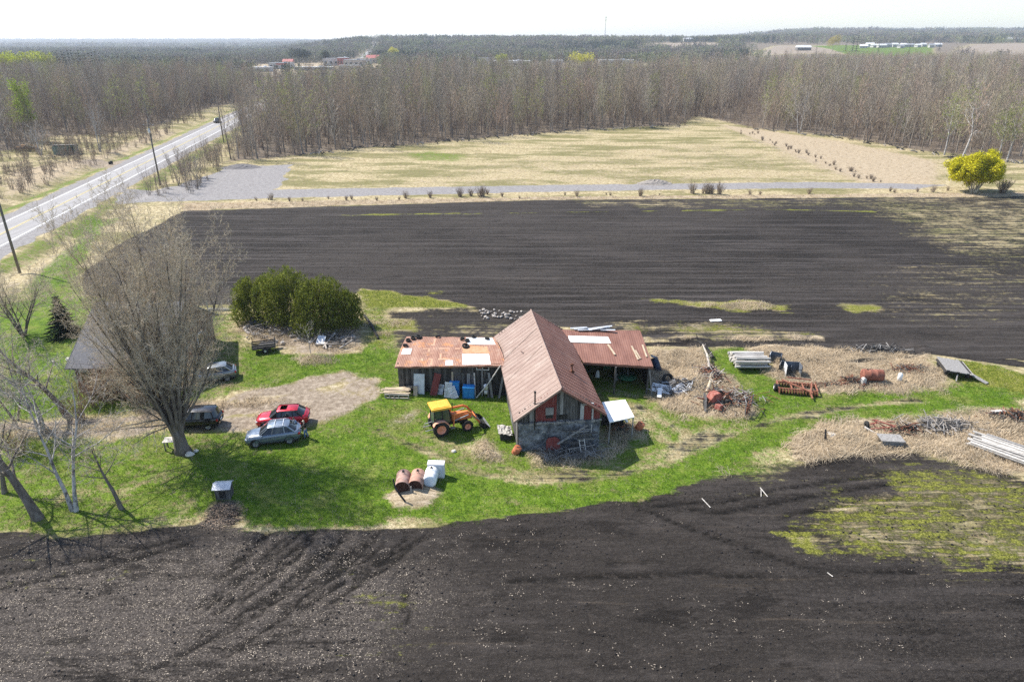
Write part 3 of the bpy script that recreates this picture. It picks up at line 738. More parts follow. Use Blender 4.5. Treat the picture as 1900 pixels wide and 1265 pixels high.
FARG = obj_random_bark('far evergreen canopy', [(.045, .065, .045), (.07, .09, .055)], bump=1, scale=.6, stretch=(1, 1, 1))
cs = [clump(i).build('wood_clump', FARM) for i in range(3)] + [clump(7, True).build('wood_clump', FARG)]
PTX = []; 
for d0, d1, s, sc0 in ((640, 1500, 19, .85), (1500, 3200, 28, 1.1), (3200, 8800, 75, 1.8)):
    x, y = jitter_grid(-.8 * d1, .8 * d1, d0, d1, s)
    a = x / y; px = 950 + a * 1382
    z = terrain(x, y)
    k = np.abs(a) < .78
    k &= np.abs(x - road_x(y)) > np.where(y < 1500, 15, 10)
    for _, l in FAR_FIELDS: k &= ~inpoly(x, y, AD(l))
    k &= ~((px > 880) & (px < 1200) & (y < 1000))
    k &= ~((px > 1430) & (px < 1780) & (y > 900) & (y < 1750))
    k &= ~((px > 1200) & (y < 1000))
    dens = np.where((px > 1380) & (y < 1750), .12, np.where(px < 480, .75, .93))
    dens = np.where((px > 1350) & (y > 1750), .45 + .5 * (fbm(x / 300, y / 300, 33, 2) > .48), dens)
    k &= NR.rand(len(x)) < dens
    x, y, z = x[k], y[k], z[k]; n = len(x)
    con = (fbm(x / 160, y / 160, 55, 2) > .62) & (NR.rand(n) < .7)
    ii = np.where(con, 3, NR.choice(3, n))
    PTX.append((x, y, z, NR.uniform(.8, 1.15, n) * sc0 * (1 if sc0 < 3 else 1), ii))
x, y, z, s_, i_ = (np.concatenate([q[j] for q in PTX]) for j in range(5))
scatter('distant_woods', np.stack([x, y, z - .3], -1), NR.uniform(0, 6.28, len(x)), s_, i_, cs, 'distant blue grey woods on the plain and the hills')
print('far clumps', len(x))

# grass: tufts of blades
def tuft(seed, n, h, w, spread, droop=.5, comb=False):
    g = random.Random(seed); K = MB()
    for i in range(n):
        a = g.gauss(0, .5) if comb else g.uniform(0, 6.28); q = Vector((g.gauss(0, spread), g.gauss(0, spread), -.01)); L = h * g.uniform(.5, 1.1)
        d = Vector((math.cos(a), math.sin(a), 0)); m = q + d * L * droop * .35 + Vector((0, 0, L * .6)); e = q + d * L * droop + Vector((0, 0, L * (.95 - droop * .45)))
        s = Vector((-d.y, d.x, 0)) * w
        K.add([tuple(q - s), tuple(q + s), tuple(m + s * .7), tuple(m - s * .7), tuple(e)], [(0, 1, 2, 3), (3, 2, 4)])
    return K
STRAW = leafmat('dry straw', [(.34, .265, .175), (.49, .40, .285), (.62, .53, .40)], .22, .35, (.8, 1.15))
GRASS = leafmat('spring grass', [(.04, .09, .007), (.085, .15, .017), (.17, .21, .05)], .25, .3)
st = [tuft(i, 20, .44, .015, .24, 1.7, True).build('straw', STRAW) for i in range(3)]
gt = [tuft(20 + i, 16, .13, .009, .13, .5).build('grass', GRASS) for i in range(2)] + [tuft(25, 10, .14, .009, .13, .6).build('grass', STRAW)]
def sample(x0, x1, y0, y1, s, fn):
    x, y = jitter_grid(x0, x1, y0, y1, s)
    k = inview(x, y, .02) & (NR.rand(len(x)) < fn(x, y)); return x[k], y[k]
nb = lambda x, y: ~inpoly(x, y, BARNZ)
BARNZ = [(-10, 53.2), (.1, 53), (.8, 43.6), (7.6, 43.6), (7.3, 52.4), (12, 52.4), (12, 59), (-10, 59)]
x, y = sample(-60, 75, 40, 76, .34, lambda x, y: np.clip((chan('dry', x, y) + (fbm(x / 1.7, y / 1.2, 71, 3) - .5) * 1.1 - .3) * 2.2, 0, .85) * nb(x, y) * (chan('soil', x, y) < .4))
x2, y2 = sample(-80, 115, 124, 146, .8, lambda x, y: np.where((chan('dry', x, y) > .45) & (chan('gravel', x, y) < .3), .9, 0))
x3, y3 = sample(-140, 170, 76, 220, 1.2, lambda x, y: np.where((chan('soil', x, y) < .2) & (chan('gravel', x, y) < .2) & (chan('litter', x, y) < .4), .55, 0))
X3 = np.concatenate([x, x2, x3]); Y3 = np.concatenate([y, y2, y3]); n = len(X3)
scatter('dry_grass', np.stack([X3, Y3, gz(X3, Y3)], -1), fbm(X3 / 5, Y3 / 5, 81, 2) * 14 + NR.normal(0, .4, n), np.concatenate([NR.uniform(.5, 1.2, len(x) + len(x2)), NR.uniform(.3, .7, len(x3))]), NR.choice(3, n), st, 'long matted straw coloured dry grass')
x, y = sample(-42, 70, 33, 80, .30, lambda x, y: np.where((chan('green', x, y) > .3) & (chan('dirt', x, y) < .5) & (chan('soil', x, y) < .4) & (chan('dry', x, y) < .6), .8, 0) * nb(x, y))
n = len(x)
scatter('lawn_grass', np.stack([x, y, gz(x, y)], -1), NR.uniform(0, 6.28, n), NR.uniform(.7, 1.5, n), NR.choice(3, n, p=[.45, .4, .15]), gt, 'short bright green grass with dry blades in the yard')
print('tufts', n, len(X3))
# clods and crop residue on the dark soil
def clod(seed, fl=1):
    g = random.Random(seed); M = MB(); n = 6; vs = []
    for (t, r) in ((-.3, .7), (.25, 1), (.7, .6)):
        for j in range(n):
            q = 6.28 * j / n + g.uniform(-.2, .2); rr = r * g.uniform(.7, 1.2); vs.append((math.cos(q) * rr * .1, math.sin(q) * rr * .1 * .8, (t + g.uniform(-.1, .1)) * .09 * fl))
    fs = [(i * n + j, i * n + (j + 1) % n, (i + 1) * n + (j + 1) % n, (i + 1) * n + j) for i in range(2) for j in range(n)] + [tuple(12 + j for j in range(n))]
    M.add(vs, fs); return M
CLODM = mat('dark clods', [(.014, .012, .012), (.035, .031, .03)], 8, .95, var=.4)
HUSK = mat('pale corn husks', [(.22, .185, .15), (.40, .345, .28)], 8, .9, var=.35)
def husk(seed):
    g = random.Random(seed); M = MB()
    for i in range(3):
        a = g.uniform(0, 6.28); q = Vector((g.uniform(-.2, .2), g.uniform(-.2, .2), .02)); d = Vector((math.cos(a), math.sin(a), g.uniform(-.1, .35))) * g.uniform(.05, .13); s = Vector((-math.sin(a), math.cos(a), .2)) * g.uniform(.012, .028)
        M.add([tuple(q - s), tuple(q + s), tuple(q + d + s), tuple(q + d - s)], [(0, 1, 2, 3)])
    return M
cl = [clod(i).build('clod', CLODM) for i in range(3)] + [husk(i).build('husk', HUSK) for i in range(3)]
x, y = sample(-40, 48, 22, 52, .42, lambda x, y: np.where(chan('soil', x, y) > .55, np.clip((fbm(x / 2.2, y / 1.4, 93, 3) - .42) * 2.4, 0, .8), 0))
n1 = len(x); i1 = NR.choice(3, n1)
x2, y2 = sample(-40, 45, 22, 46, .27, lambda x, y: np.where(chan('soil', x, y) > .5, np.clip(chan('resid', x, y) * np.clip((fbm(x / 2.5 + y / 6, y / 1.3, 91, 3) - .35) * 3.2, 0, 1.0), 0.002, .7), 0))
x4, y4 = sample(-62, 90, 76, 124, 1.1, lambda x, y: np.where(chan('soil', x, y) > .5, .5, 0))
X5 = np.concatenate([x, x2, x4]); Y5 = np.concatenate([y, y2, y4]); n = len(X5)
i5 = np.concatenate([i1, 3 + NR.choice(3, len(x2)), NR.choice(3, len(x4))])
scatter('soil_clods_and_husks', np.stack([X5, Y5, gz(X5, Y5)], -1), NR.uniform(0, 6.28, n), np.where(i5 < 3, NR.uniform(.35, .9, n), NR.uniform(.25, .8, n)), i5, cl, 'dark clods and pale crop residue lying on the tilled soil')
# ---------------------------------------------------------------- materials of things
def ribbed(name, cols, scale, rib, axis_i, rough=.55, metal=.25, amt=.5, seams=None, patch=None):
    """sheet metal: rust in patches along the sheets, ribs as relief"""
    b = NB(name); co = b.n('TexCoord').outputs['Object']
    n1 = b.noise(b.map(co, (1, .35, 1) if axis_i == 0 else (.35, 1, 1)), scale, 5, .7)
    n2 = b.noise(co, 6, 4, .7)
    f = b.math('ADD', b.math('MULTIPLY', n1, .7), b.math('MULTIPLY', n2, .3))
    c = b.ramp(f, [(.3 + .4 * i / (len(cols) - 1), q) for i, q in enumerate(cols)])
    if patch:
        pn = b.noise(co, patch[0], 3, .6)
        c = b.mix(b.rng(pn, .56, .64, 0, .85), c, patch[1])
    xyz = b.n('SeparateXYZ', {0: co}).outputs[axis_i]
    w = b.math('SINE', b.math('MULTIPLY', xyz, 2 * PI / rib))
    w = b.math('ABSOLUTE', w) if False else w
    return b.out(c, rough, metal, b.math('ADD', b.math('MULTIPLY', w, .5), b.math('MULTIPLY', n2, .3)), .02, amt, .4)
ROOF1 = ribbed('faded red brown roof sheet', [(.15, .09, .068), (.225, .15, .12), (.265, .19, .155), (.33, .27, .23)], .9, .3, 1, rough=.5, amt=.06, metal=.1)
ROOF2 = ribbed('rusty roof sheet', [(.14, .06, .038), (.25, .12, .08), (.31, .175, .125), (.40, .29, .22)], 1.9, .15, 0, rough=.65, metal=.1, patch=(.9, (.42, .19, .08)))
ROOF3 = ribbed('rust red roof sheet', [(.13, .055, .038), (.20, .092, .066), (.26, .135, .10)], 1.2, .2, 0, rough=.65, metal=.1)
RIBM = mat('pale worn rib', [(.24, .15, .12), (.34, .26, .22)], 3, .6)
GALV = mat('galvanised sheet', [(.38, .40, .42), (.55, .57, .60), (.68, .70, .72)], 2.2, .45, .35, bump=.2)
WHITES = mat('white painted sheet', [(.60, .60, .58), (.82, .82, .80)], 3, .5, lo=.2, hi=.5)
GREYWOOD = mat('weathered grey boards', [(.035, .033, .033), (.09, .086, .082), (.17, .16, .155)], 3, .92, stretch=(3, 3, .35), bump=.6)
GREYWOOD2 = mat('pale weathered boards', [(.13, .125, .12), (.24, .23, .22), (.36, .35, .34)], 3, .9, stretch=(3, 3, .4), bump=.6)
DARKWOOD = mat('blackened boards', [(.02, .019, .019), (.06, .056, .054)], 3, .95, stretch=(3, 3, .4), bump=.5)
REDWOOD = mat('faded barn red boards', [(.11, .025, .022), (.20, .045, .04), (.24, .09, .08)], 3, .85, stretch=(3, 3, .4), bump=.5)
STONE = mat('lime washed rubble wall', [(.05, .055, .062), (.12, .128, .14), (.20, .21, .225), (.38, .385, .39)], 2.4, .95, bump=1, bd=.08, lo=.34, hi=.72)
BLEACH = mat('bleached timber', [(.30, .28, .25), (.48, .45, .41), (.62, .59, .55)], 2.5, .9, stretch=(.5, 3, 3), bump=.5, var=.3)
TANWOOD = mat('tan timber', [(.33, .26, .18), (.50, .42, .31)], 2.5, .9, bump=.4, var=.2)
RUST = mat('rusted iron', [(.07, .028, .016), (.17, .07, .042), (.27, .12, .075)], 4, .9, .1, bump=.6, var=.2)
PRUST = mat('pinkish rust', [(.20, .11, .085), (.34, .21, .17), (.42, .30, .26)], 3, .75, .1, bump=.4)
REDRUST = mat('faded red machine paint', [(.16, .04, .03), (.30, .095, .07), (.36, .2, .16)], 4, .75, bump=.4)
ORANGE = mat('sun faded orange paint', [(.55, .15, .045), (.72, .24, .08)], 3, .5, bump=.1)
YELLOWP = mat('yellow cab roof paint', [(.62, .33, .03), (.70, .40, .05)], 2, .45, bump=.05)
RUBBER = mat('tyre rubber', [(.012, .012, .012), (.03, .03, .029)], 12, .85, bump=.4)
DARKM = mat('dark machine metal', [(.012, .012, .013), (.04, .04, .042)], 6, .6, .3)
STEEL = mat('worn steel', [(.18, .18, .19), (.38, .39, .40)], 5, .45, .6)
BLUEP = mat('blue plastic', [(.02, .19, .52), (.03, .27, .66)], 3, .5, bump=.1)
GREENP = mat('green machine paint', [(.02, .10, .05), (.04, .17, .08)], 3, .5)
GLASSD = mat('tinted car glass', [(.012, .015, .018), (.02, .024, .028)], 1, .06, 0, bump=0, spec=.8)
BRICK = mat('brown brick', [(.10, .06, .048), (.17, .11, .085), (.24, .17, .13)], 14, .9, stretch=(1, 1, 2), bump=.4, lo=.3, hi=.7)
SHING = mat('grey asphalt shingles', [(.08, .08, .09), (.135, .135, .145), (.19, .19, .20)], 7, .95, stretch=(1, 3, 3), bump=.5)
LOGM = mat('bleached log bark', [(.20, .17, .14), (.36, .32, .28), (.50, .46, .41)], 3, .92, bump=.6, var=.35)
POLEM = mat('utility pole wood', [(.11, .095, .08), (.20, .18, .155)], 3, .9, stretch=(3, 3, .3), bump=.4)
ROCKM = mat('field stone', [(.22, .19, .17), (.42, .38, .34), (.58, .54, .50)], 3, .9, bump=.8, bd=.05, var=.35)
WPLAST = mat('white plastic', [(.70, .72, .74), (.85, .86, .87)], 2, .4, bump=.05)
BLUEWHITE = mat('pale blue white tank paint', [(.50, .60, .72), (.72, .78, .84)], 2, .4, bump=.05)
def paint(name, c, metal=.5):
    b = NB(name); co = b.n('TexCoord').outputs['Object']
    f = b.noise(co, 3, 4); d = b.ramp(f, [(.3, tuple(q * .85 for q in c)), (.7, tuple(min(1, q * 1.1) for q in c))])
    return b.out(d, b.ramp(f, [(.3, (.22,) * 3), (.7, (.36,) * 3)]), metal, None, spec=.5, Coat_Weight=.5)

# ---------------------------------------------------------------- barn
def plank_wall(mb, x0, x1, z0, top, y, th=.05, w=(.16, .28), gap=.012, mats=(0,), g=rng, ragged=0.0, ax='x'):
    x = x0
    while x < x1 - .03:
        ww = min(g.uniform(*w), x1 - x); xm = x + ww / 2; zt = top(xm) - (g.uniform(0, ragged) if ragged else 0)
        zb = z0 + (g.uniform(0, .08) if ragged else 0); m = g.choice(mats)
        yy = y + g.uniform(-.012, .012)
        if zt > zb + .02:
            mb.box((xm, yy, (zb + zt) / 2) if ax == 'x' else (yy, xm, (zb + zt) / 2), (ww - gap, th, zt - zb) if ax == 'x' else (th, ww - gap, zt - zb), m=m)
        x += ww
barn = thing('barn', 'old barn with long red brown metal gable roof and a stone and board end wall', 'barn', (3.5, 43.6, 0), R(6.5))
def gab(x): return (2.95 + (5.35 - 2.95) * (1 - abs(x) / 3.4)) if x < 0 else (3.2 + (5.35 - 3.2) * (1 - x / 3.4))
m = MB()                                               # stone lower part of the end wall, with a rough face
g = random.Random(3); nxs, nzs = 40, 16
vs = []
for j in range(nzs + 1):
    for i in range(nxs + 1):
        x = -3.0 + 6.1 * i / nxs; z = -.1 + 2.5 * j / nzs
        vs.append((x, .25 - .09 * g.random() * (0 < i < nxs), z))
m.add(vs, [(j * (nxs + 1) + i, j * (nxs + 1) + i + 1, (j + 1) * (nxs + 1) + i + 1, (j + 1) * (nxs + 1) + i) for j in range(nzs) for i in range(nxs)])
m.box((.05, .42, 1.15), (6.1, .3, 2.5))
m.build('stone_wall', STONE, barn)
m = MB()
for seg in ((-3.0, -2.2, (1, 2)), (-2.2, -1.75, (0,)), (-1.75, -.95, (3,)), (-.95, -.2, (3, 3, 2)), (-.2, 1.2, (1, 1, 0, 1)), (1.2, 1.6, (1, 2)), (2.55, 3.1, (3,))):
    plank_wall(m, seg[0], seg[1], 2.38, gab, .33, mats=seg[2], g=g)
plank_wall(m, 1.6, 2.55, 3.75, gab, .33, mats=(1,), g=g)
m.build('gable_boards', [GREYWOOD2, GREYWOOD, DARKWOOD, REDWOOD], barn)
m = MB(); m.box((1.70, .24, 3.0), (.26, .09, 1.6)); m.box((2.50, .24, 3.0), (.12, .09, 1.5)); m.box((2.1, .24, 3.74), (.9, .09, .14))
df = m.build('door_frame', mat('flaking white paint', [(.30, .30, .30), (.55, .55, .54)], 5, .8), barn)
m = MB(); m.box((2.12, .31, 3.03), (.58, .05, 1.42)); m.build('loft_door', REDWOOD, barn)
m = MB(); m.box((-.72, .26, 3.3), (.6, .06, .6)); m.box((-.72, .29, 2.85), (.55, .04, .3), m=1); m.box((.25, .29, 2.75), (.75, .04, .42), m=1); m.build('wall_patch', [GREYWOOD2, DARKM], barn)
m = MB()                                               # ledge of rubble and pale debris at the top of the stone
for i in range(46):
    x = -2.9 + 6 * g.random(); m.box((x, .17 + g.uniform(-.04, .05), 2.38 + g.uniform(-.03, .06)), (g.uniform(.1, .4), g.uniform(.08, .2), g.uniform(.05, .2)), rz=g.uniform(-.3, .3), ry=g.uniform(-.3, .3))
m.build('broken_ledge', GREYWOOD2, barn)
for sx, nm in ((-3.02, 'side_wall'), (3.08, 'side_wall')):
    m = MB(); plank_wall(m, .3, 15.2, -.05, (lambda q: 2.95 if sx < 0 else 3.2), sx, mats=(0, 1, 0, 2), g=g, ax='y'); m.build(nm, [GREYWOOD, DARKWOOD, GREYWOOD2], barn)
m = MB(); plank_wall(m, -3, 3.05, -.05, gab, 15.2, mats=(0, 1), g=g); m.build('end_wall', [GREYWOOD, DARKWOOD], barn)
# two roof slopes with standing ribs
for side, ez in ((-1, 2.88), (1, 3.12)):
    m = MB(); y0, y1 = -.28, 15.5; X1 = 3.42 * side
    def rp(t, y, dz=0): return (X1 * t, y, 5.4 + (ez - 5.4) * t + dz - .03 * math.sin(y * .8 + side) * t)
    n = 34; ts = (0, .25, .5, .75, 1)
    for dz in (0, -.05):
        vs = [rp(t, y0 + (y1 - y0) * i / n, dz) for i in range(n + 1) for t in ts]; k = len(ts)
        fs = [(i * k + j, i * k + j + 1, (i + 1) * k + j + 1, (i + 1) * k + j) for i in range(n) for j in range(k - 1)]
        m.add(vs, fs if (dz == 0) == (side < 0) else [q[::-1] for q in fs])
    m.beam(rp(1, y0, -.06), rp(1, y1, -.06), .03, .12); m.beam(rp(0, y0, -.09), rp(1, y0, -.09), .03, .14)
    y = y0 + .3
    while y < y1:
        a = Vector(rp(0, y, .012)); c_ = Vector(rp(1, y, .012)); m.beam(a, c_, .03, .012 if side < 0 else .03, m=1 if g.random() < .25 else 0)
        y += .62
    m.build('roof_slope', [ROOF1 if side < 0 else ROOF3, RIBM], barn)
m = MB(); m.tube([(0, -.3, 5.42), (0, 15.5, 5.42)], .07, 6); m.build('ridge_cap', RIBM, barn)
m = MB()                                               # lifted overlap seams and bent strip on the sunny slope
m.beam((-3.35, 5.9, 2.97), (-.2, 7.6, 5.29), .05, .03); m.beam((-3.2, 9.9, 3.09), (-.1, 11.2, 5.36), .04, .03); m.box((-1.6, 8.6, 4.27), (.5, .12, .05), ry=.62, m=0); m.build('roof_seam', RIBM, barn)
m = MB(); m.tube([(-1.85, .03, 2.0), (-1.85, .03, 5.0)], .055, 8); m.tube([(-1.85, .03, 5.0), (-1.85, .03, 5.12)], .085, 8)
m.build('stove_pipe', DARKM, barn)
m = MB(); m.tube([(1.75, 4.6, 4.2), (1.75, 4.6, 4.85)], .07, 8); m.tube([(1.62, 4.6, 4.85), (1.88, 4.6, 4.92)], .1, 8); m.box((1.8, 4.55, 4.35), (.3, .26, .12), ry=.6); m.build('roof_vent', RUST, barn)

# left wing
WL = 9.35; WRZ = math.atan2(-1, 9.3); WA = Vector((-9.9, 53.4, 0))
wing = thing('shed', 'low board shed with patched rusty roof held down by old tyres, joined to the barn', 'shed', WA, WRZ)
winv = (Matrix.Translation(WA) @ Matrix.Rotation(WRZ, 4, 'Z')).inverted()
def wl(p): return tuple(winv @ Vector(p))
def ez_(s): return 2.42 + .55 * s / WL
m = MB(); plank_wall(m, 0, WL, -.05, lambda s: ez_(s), 0, mats=(0, 0, 0, 1, 1), g=g, ragged=.04, gap=.006); m.box((WL / 2, .06, 1.2), (WL, .03, 2.3), m=1); m.build('front_wall', [GREYWOOD, DARKWOOD, GREYWOOD2], wing)
m = MB(); m.box((0, 2.2, 1.3), (.06, 4.4, 2.6)); m.box((4.3, 5.5, 1.2), (8.6, .06, 2.4)); m.build('side_wall', GREYWOOD, wing)
# roof as a curved sheet between eave, hump and ridge, and a short back slope
prof = [((-10.12, 53.12, 2.40), (-.55, 52.12, 3.02)), ((-9.98, 54.6, 2.92), (-.8, 53.9, 3.24)), ((-9.82, 56.0, 3.27), (-1.2, 55.6, 3.40)), ((-9.62, 57.3, 3.45), (-1.6, 57.0, 3.50)), ((-9.5, 59.3, 2.4), (-1.8, 59.0, 2.6))]
def wroof(s, k): return Vector(prof[k][0]).lerp(Vector(prof[k][1]), s)
def wr_at(s, t, dz=0):
    t = min(max(t, 0), .999) * 3; k = int(t); p = wroof(s, k).lerp(wroof(s, k + 1), t - k); return Vector((p.x, p.y, p.z + dz))
m = MB(); n = 30
for dz in (0, -.05):
    vs = [wl(wroof(i / n, k) + Vector((0, 0, dz + .02 * math.sin(i * 1.3)))) for i in range(n + 1) for k in range(5)]
    fs = [(i * 5 + j, i * 5 + j + 1, (i + 1) * 5 + j + 1, (i + 1) * 5 + j) for i in range(n) for j in range(4)]
    m.add(vs, fs if dz else [q[::-1] for q in fs])
m.beam(wl(wroof(0, 0) + Vector((0, 0, -.09))), wl(wroof(1, 0) + Vector((0, 0, -.09))), .04, .12)
m.build('roof', ROOF2, wing)
def patch(name, s0, s1, t0, t1, mt, par=wing, dz=.02, nn=4):
    m = MB()
    for i in range(nn):
        for j in range(nn):
            a, b2 = s0 + (s1 - s0) * i / nn, s0 + (s1 - s0) * (i + 1) / nn; c_, d_ = t0 + (t1 - t0) * j / nn, t0 + (t1 - t0) * (j + 1) / nn
            q = [wl(wr_at(a, c_, dz)), wl(wr_at(b2, c_, dz)), wl(wr_at(b2, d_, dz)), wl(wr_at(a, d_, dz))]
            m.add(q, [(0, 1, 2, 3)])
    return m.build(name, mt, par)
patch('roof_patch', .025, .115, .33, .52, WHITES); patch('roof_patch', .615, .87, .03, .34, WHITES); patch('roof_patch', .68, .97, .66, .97, WHITES, dz=.025); patch('roof_patch', .46, .53, .02, .16, GALV)
patch('roof_patch', .875, .985, .05, .66, ROOF2, dz=.03); patch('roof_patch', .62, .93, .36, .6, mat('orange rust sheet', [(.40, .20, .10), (.52, .33, .20)], 4, .8), dz=.018)
patch('roof_patch', .74, .78, .04, .33, GALV, dz=.035, nn=2); patch('roof_patch', .80, .815, .08, .30, GALV, dz=.04, nn=2)
RS = mat('salmon rust bloom', [(.42, .22, .14), (.55, .36, .25)], 4, .8)
for s0, s1, t0, t1 in ((.18, .30, .50, .53), (.33, .60, .50, .54), (.30, .36, .62, .66), (.30, .5, .17, .21), (.20, .25, .14, .22), (.40, .42, .2, .36), (.32, .345, .04, .17), (.28, .30, .4, .5), (.32, .34, .66, .9), (.5, .515, .54, .56), (.18, .6, .345, .36), (.59, .60, .1, .9)): patch('rust_streak', s0, s1, t0, t1, RS, dz=.012, nn=1)
m = MB()
for z in (2.42, 2.78): m.box((7.45, -.06, z), (1.1, .05, .05))
for x in (6.92, 7.45, 7.98): m.box((x, -.06, 2.6), (.05, .05, .36))
w_ = m.build('window_frame', WHITES, wing); m = MB(); m.box((7.45, -.035, 2.6), (1.0, .02, .34)); m.build('pane', GLASSD, w_)
# tyres lying on the roof
def tyre_mesh(r=.3, w=.17, name='tyre'):
    m = MB(); n = 18
    m.lathe((0, 0, 0), (0, 0, 1), [(0, r * .62), (.0, r * .93), (w * .25, r), (w * .75, r), (w, r * .93), (w, r * .62), (w * .5, r * .60), (0, r * .62)], n)
    return m
TS = [(.045, .80, 'leftmost tyre on the shed roof, near its edge'), (.085, .90, 'second tyre along the ridge end of the shed roof'), (.14, .955, 'largest tyre at the far left of the shed ridge, third in its row'), (.035, .60, 'half perished tyre draped on the shed roof edge above the white patch'), (.355, .985, 'lone tyre on the shed ridge near its middle'),
      (.635, .88, 'small tyre left of the white ridge patch on the shed roof'), (.685, .80, 'tyre on the lower left corner of the white ridge patch'), (.655, .585, 'big black tyre lying below the white ridge patch'), (.76, .985, 'tyre on the ridge above the white patch'), (.905, .90, 'tyre on the white patch nearest the barn roof')]
for i, (s, t_, lb) in enumerate(TS):
    o = one('tyre', tyre_mesh(.32 if i in (2, 7) else .22), RUBBER, lb, 'tyre', wr_at(s, t_, .03), 0, 'tyres holding down the shed roof', True)
    o.rotation_euler = (R(15), R(-3), i)

# right wing, open to the front
FL, FR_, BL, BR = P(1083, 672, 2.75), P(1212, 680, 2.7), P(1050, 611, 3.5), P(1188, 613, 3.5)
BL = Vector((4.6, BR.y + .2, 3.5))
op = thing('open_shed', 'open fronted machinery shed with a rust red roof, joined to the right of the barn', 'shed', (FR_.x, FR_.y, 0))
def ol(p): return (p[0] - FR_.x, p[1] - FR_.y, p[2])
m = MB(); n = 16
for dz in (0, -.06):
    vs = []
    for i in range(n + 1):
        for k in range(5):
            q = FL.lerp(FR_, i / n).lerp(BL.lerp(BR, i / n), k / 4); vs.append(ol((q.x, q.y, q.z + dz + .015 * math.sin(i * 2.1))))
    fs = [(i * 5 + j, i * 5 + j + 1, (i + 1) * 5 + j + 1, (i + 1) * 5 + j) for i in range(n) for j in range(4)]
    m.add(vs, fs if dz else [q[::-1] for q in fs])
m.beam(ol(FL + Vector((0, 0, -.12))), ol(FR_ + Vector((0, 0, -.12))), .06, .16); m.build('roof', ROOF3, op)
def opatch(nm, a, b2, mt, w=None, dz=.02):
    """strip lying on the open shed roof from photo point a to b2"""
    def on(p):
        lo, hi = 2.5, 3.7
        for _ in range(30):
            z = (lo + hi) / 2; q = P(p[0], p[1], z); k = (q.y - FR_.y) / (BR.y - FR_.y); zr = 2.72 + (3.5 - 2.72) * k
            if z < zr: lo = z
            else: hi = z
        return q
    if w is None:
        pts = [on(p) for p in b2]; m = MB(); m.add([ol(p + Vector((0, 0, dz))) for p in pts] + [ol(p + Vector((0, 0, dz - .02))) for p in pts], [(3, 2, 1, 0), (0, 1, 5, 4), (1, 2, 6, 5), (2, 3, 7, 6), (3, 0, 4, 7)]); return m.build(nm, mt, op)
    m = MB(); m.beam(on(a) + Vector((0, 0, .06)), on(b2) + Vector((0, 0, .06)), w, .05); return m
opatch('roof_patch', None, [(1054, 623), (1128, 625), (1134, 637), (1057, 635)], WHITES)
PB = []
for i, (a, b2, w, lb) in enumerate((((1128, 640), (1141, 659), .16, 'pale plank lying on the open shed roof beside the white patch'), ((1172, 643), (1184, 668), .14, 'long pale plank left of the short one on the open shed roof'), ((1179, 651), (1188, 666), .12, 'shortest pale plank on the open shed roof'), ((1192, 641), (1200, 663), .13, 'pale plank at the right hand edge of the open shed roof'))):
    one('plank', opatch('', a, b2, None, w), TANWOOD, lb, 'plank', group='planks on the open shed roof')
m = MB()
for i in range(9):
    a = P(1058 + i * 7, 609 + (i % 3) * 1.5, 3.6); m.beam(a, a + Vector((rng.uniform(1.2, 2.2), rng.uniform(-.3, .4), rng.uniform(0, .25))), .25, .04)
one('metal_offcuts', m, [GALV], 'loose grey metal strips heaped along the back edge of the open shed roof', 'metal scrap')
for q in PB: pass
m = MB(); y1 = BR.y - FR_.y
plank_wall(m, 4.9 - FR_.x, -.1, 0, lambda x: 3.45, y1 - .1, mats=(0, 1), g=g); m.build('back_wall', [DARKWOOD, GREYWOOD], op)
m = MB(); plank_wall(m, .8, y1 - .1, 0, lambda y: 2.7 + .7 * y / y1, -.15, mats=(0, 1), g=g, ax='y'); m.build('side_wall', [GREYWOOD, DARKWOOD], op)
for x in (-.35, -3.2): m = MB(); m.beam((x, .15, 0), (x + .05, .1, 2.6), .14, .14); m.build('post', GREYWOOD, op)
m = MB(); m.beam((.1, -.1, 0), (-.3, .1, 2.5), .1, .1); m.build('brace', GREYWOOD2, op)
# lean-to with a white roof
L4 = [P(1117, 746, 2.15), P(1160, 741, 2.15), P(1177, 773, 1.95), P(1131, 783, 1.95)]
lt = thing('lean_to', 'small lean-to with a flat white metal roof against the barn corner', 'lean-to', (L4[3].x, L4[3].y, 0))
q0 = Vector((L4[3].x, L4[3].y, 0)); m = MB(); pts = [p - q0 for p in L4]
m.add([tuple(p) for p in pts] + [tuple(p - Vector((0, 0, .07))) for p in pts], [(3, 2, 1, 0), (4, 5, 6, 7), (0, 1, 5, 4), (1, 2, 6, 5), (2, 3, 7, 6), (3, 0, 4, 7)]); m.build('roof', WHITES, lt)
for i, p in enumerate(pts):
    m = MB(); k = .12; q = p.lerp(sum(pts, Vector()) / 4, .06); m.beam((q.x, q.y, 0), (q.x, q.y, p.z - .05), .09, .09); m.build('post', GREYWOOD2 if i > 1 else DARKWOOD, lt)
m = MB(); m.box(((pts[0].x + pts[1].x) / 2, (pts[0].y + pts[1].y) / 2 - .1, 1.0), (1.7, .05, 2.0)); m.build('back_wall', DARKWOOD, lt)

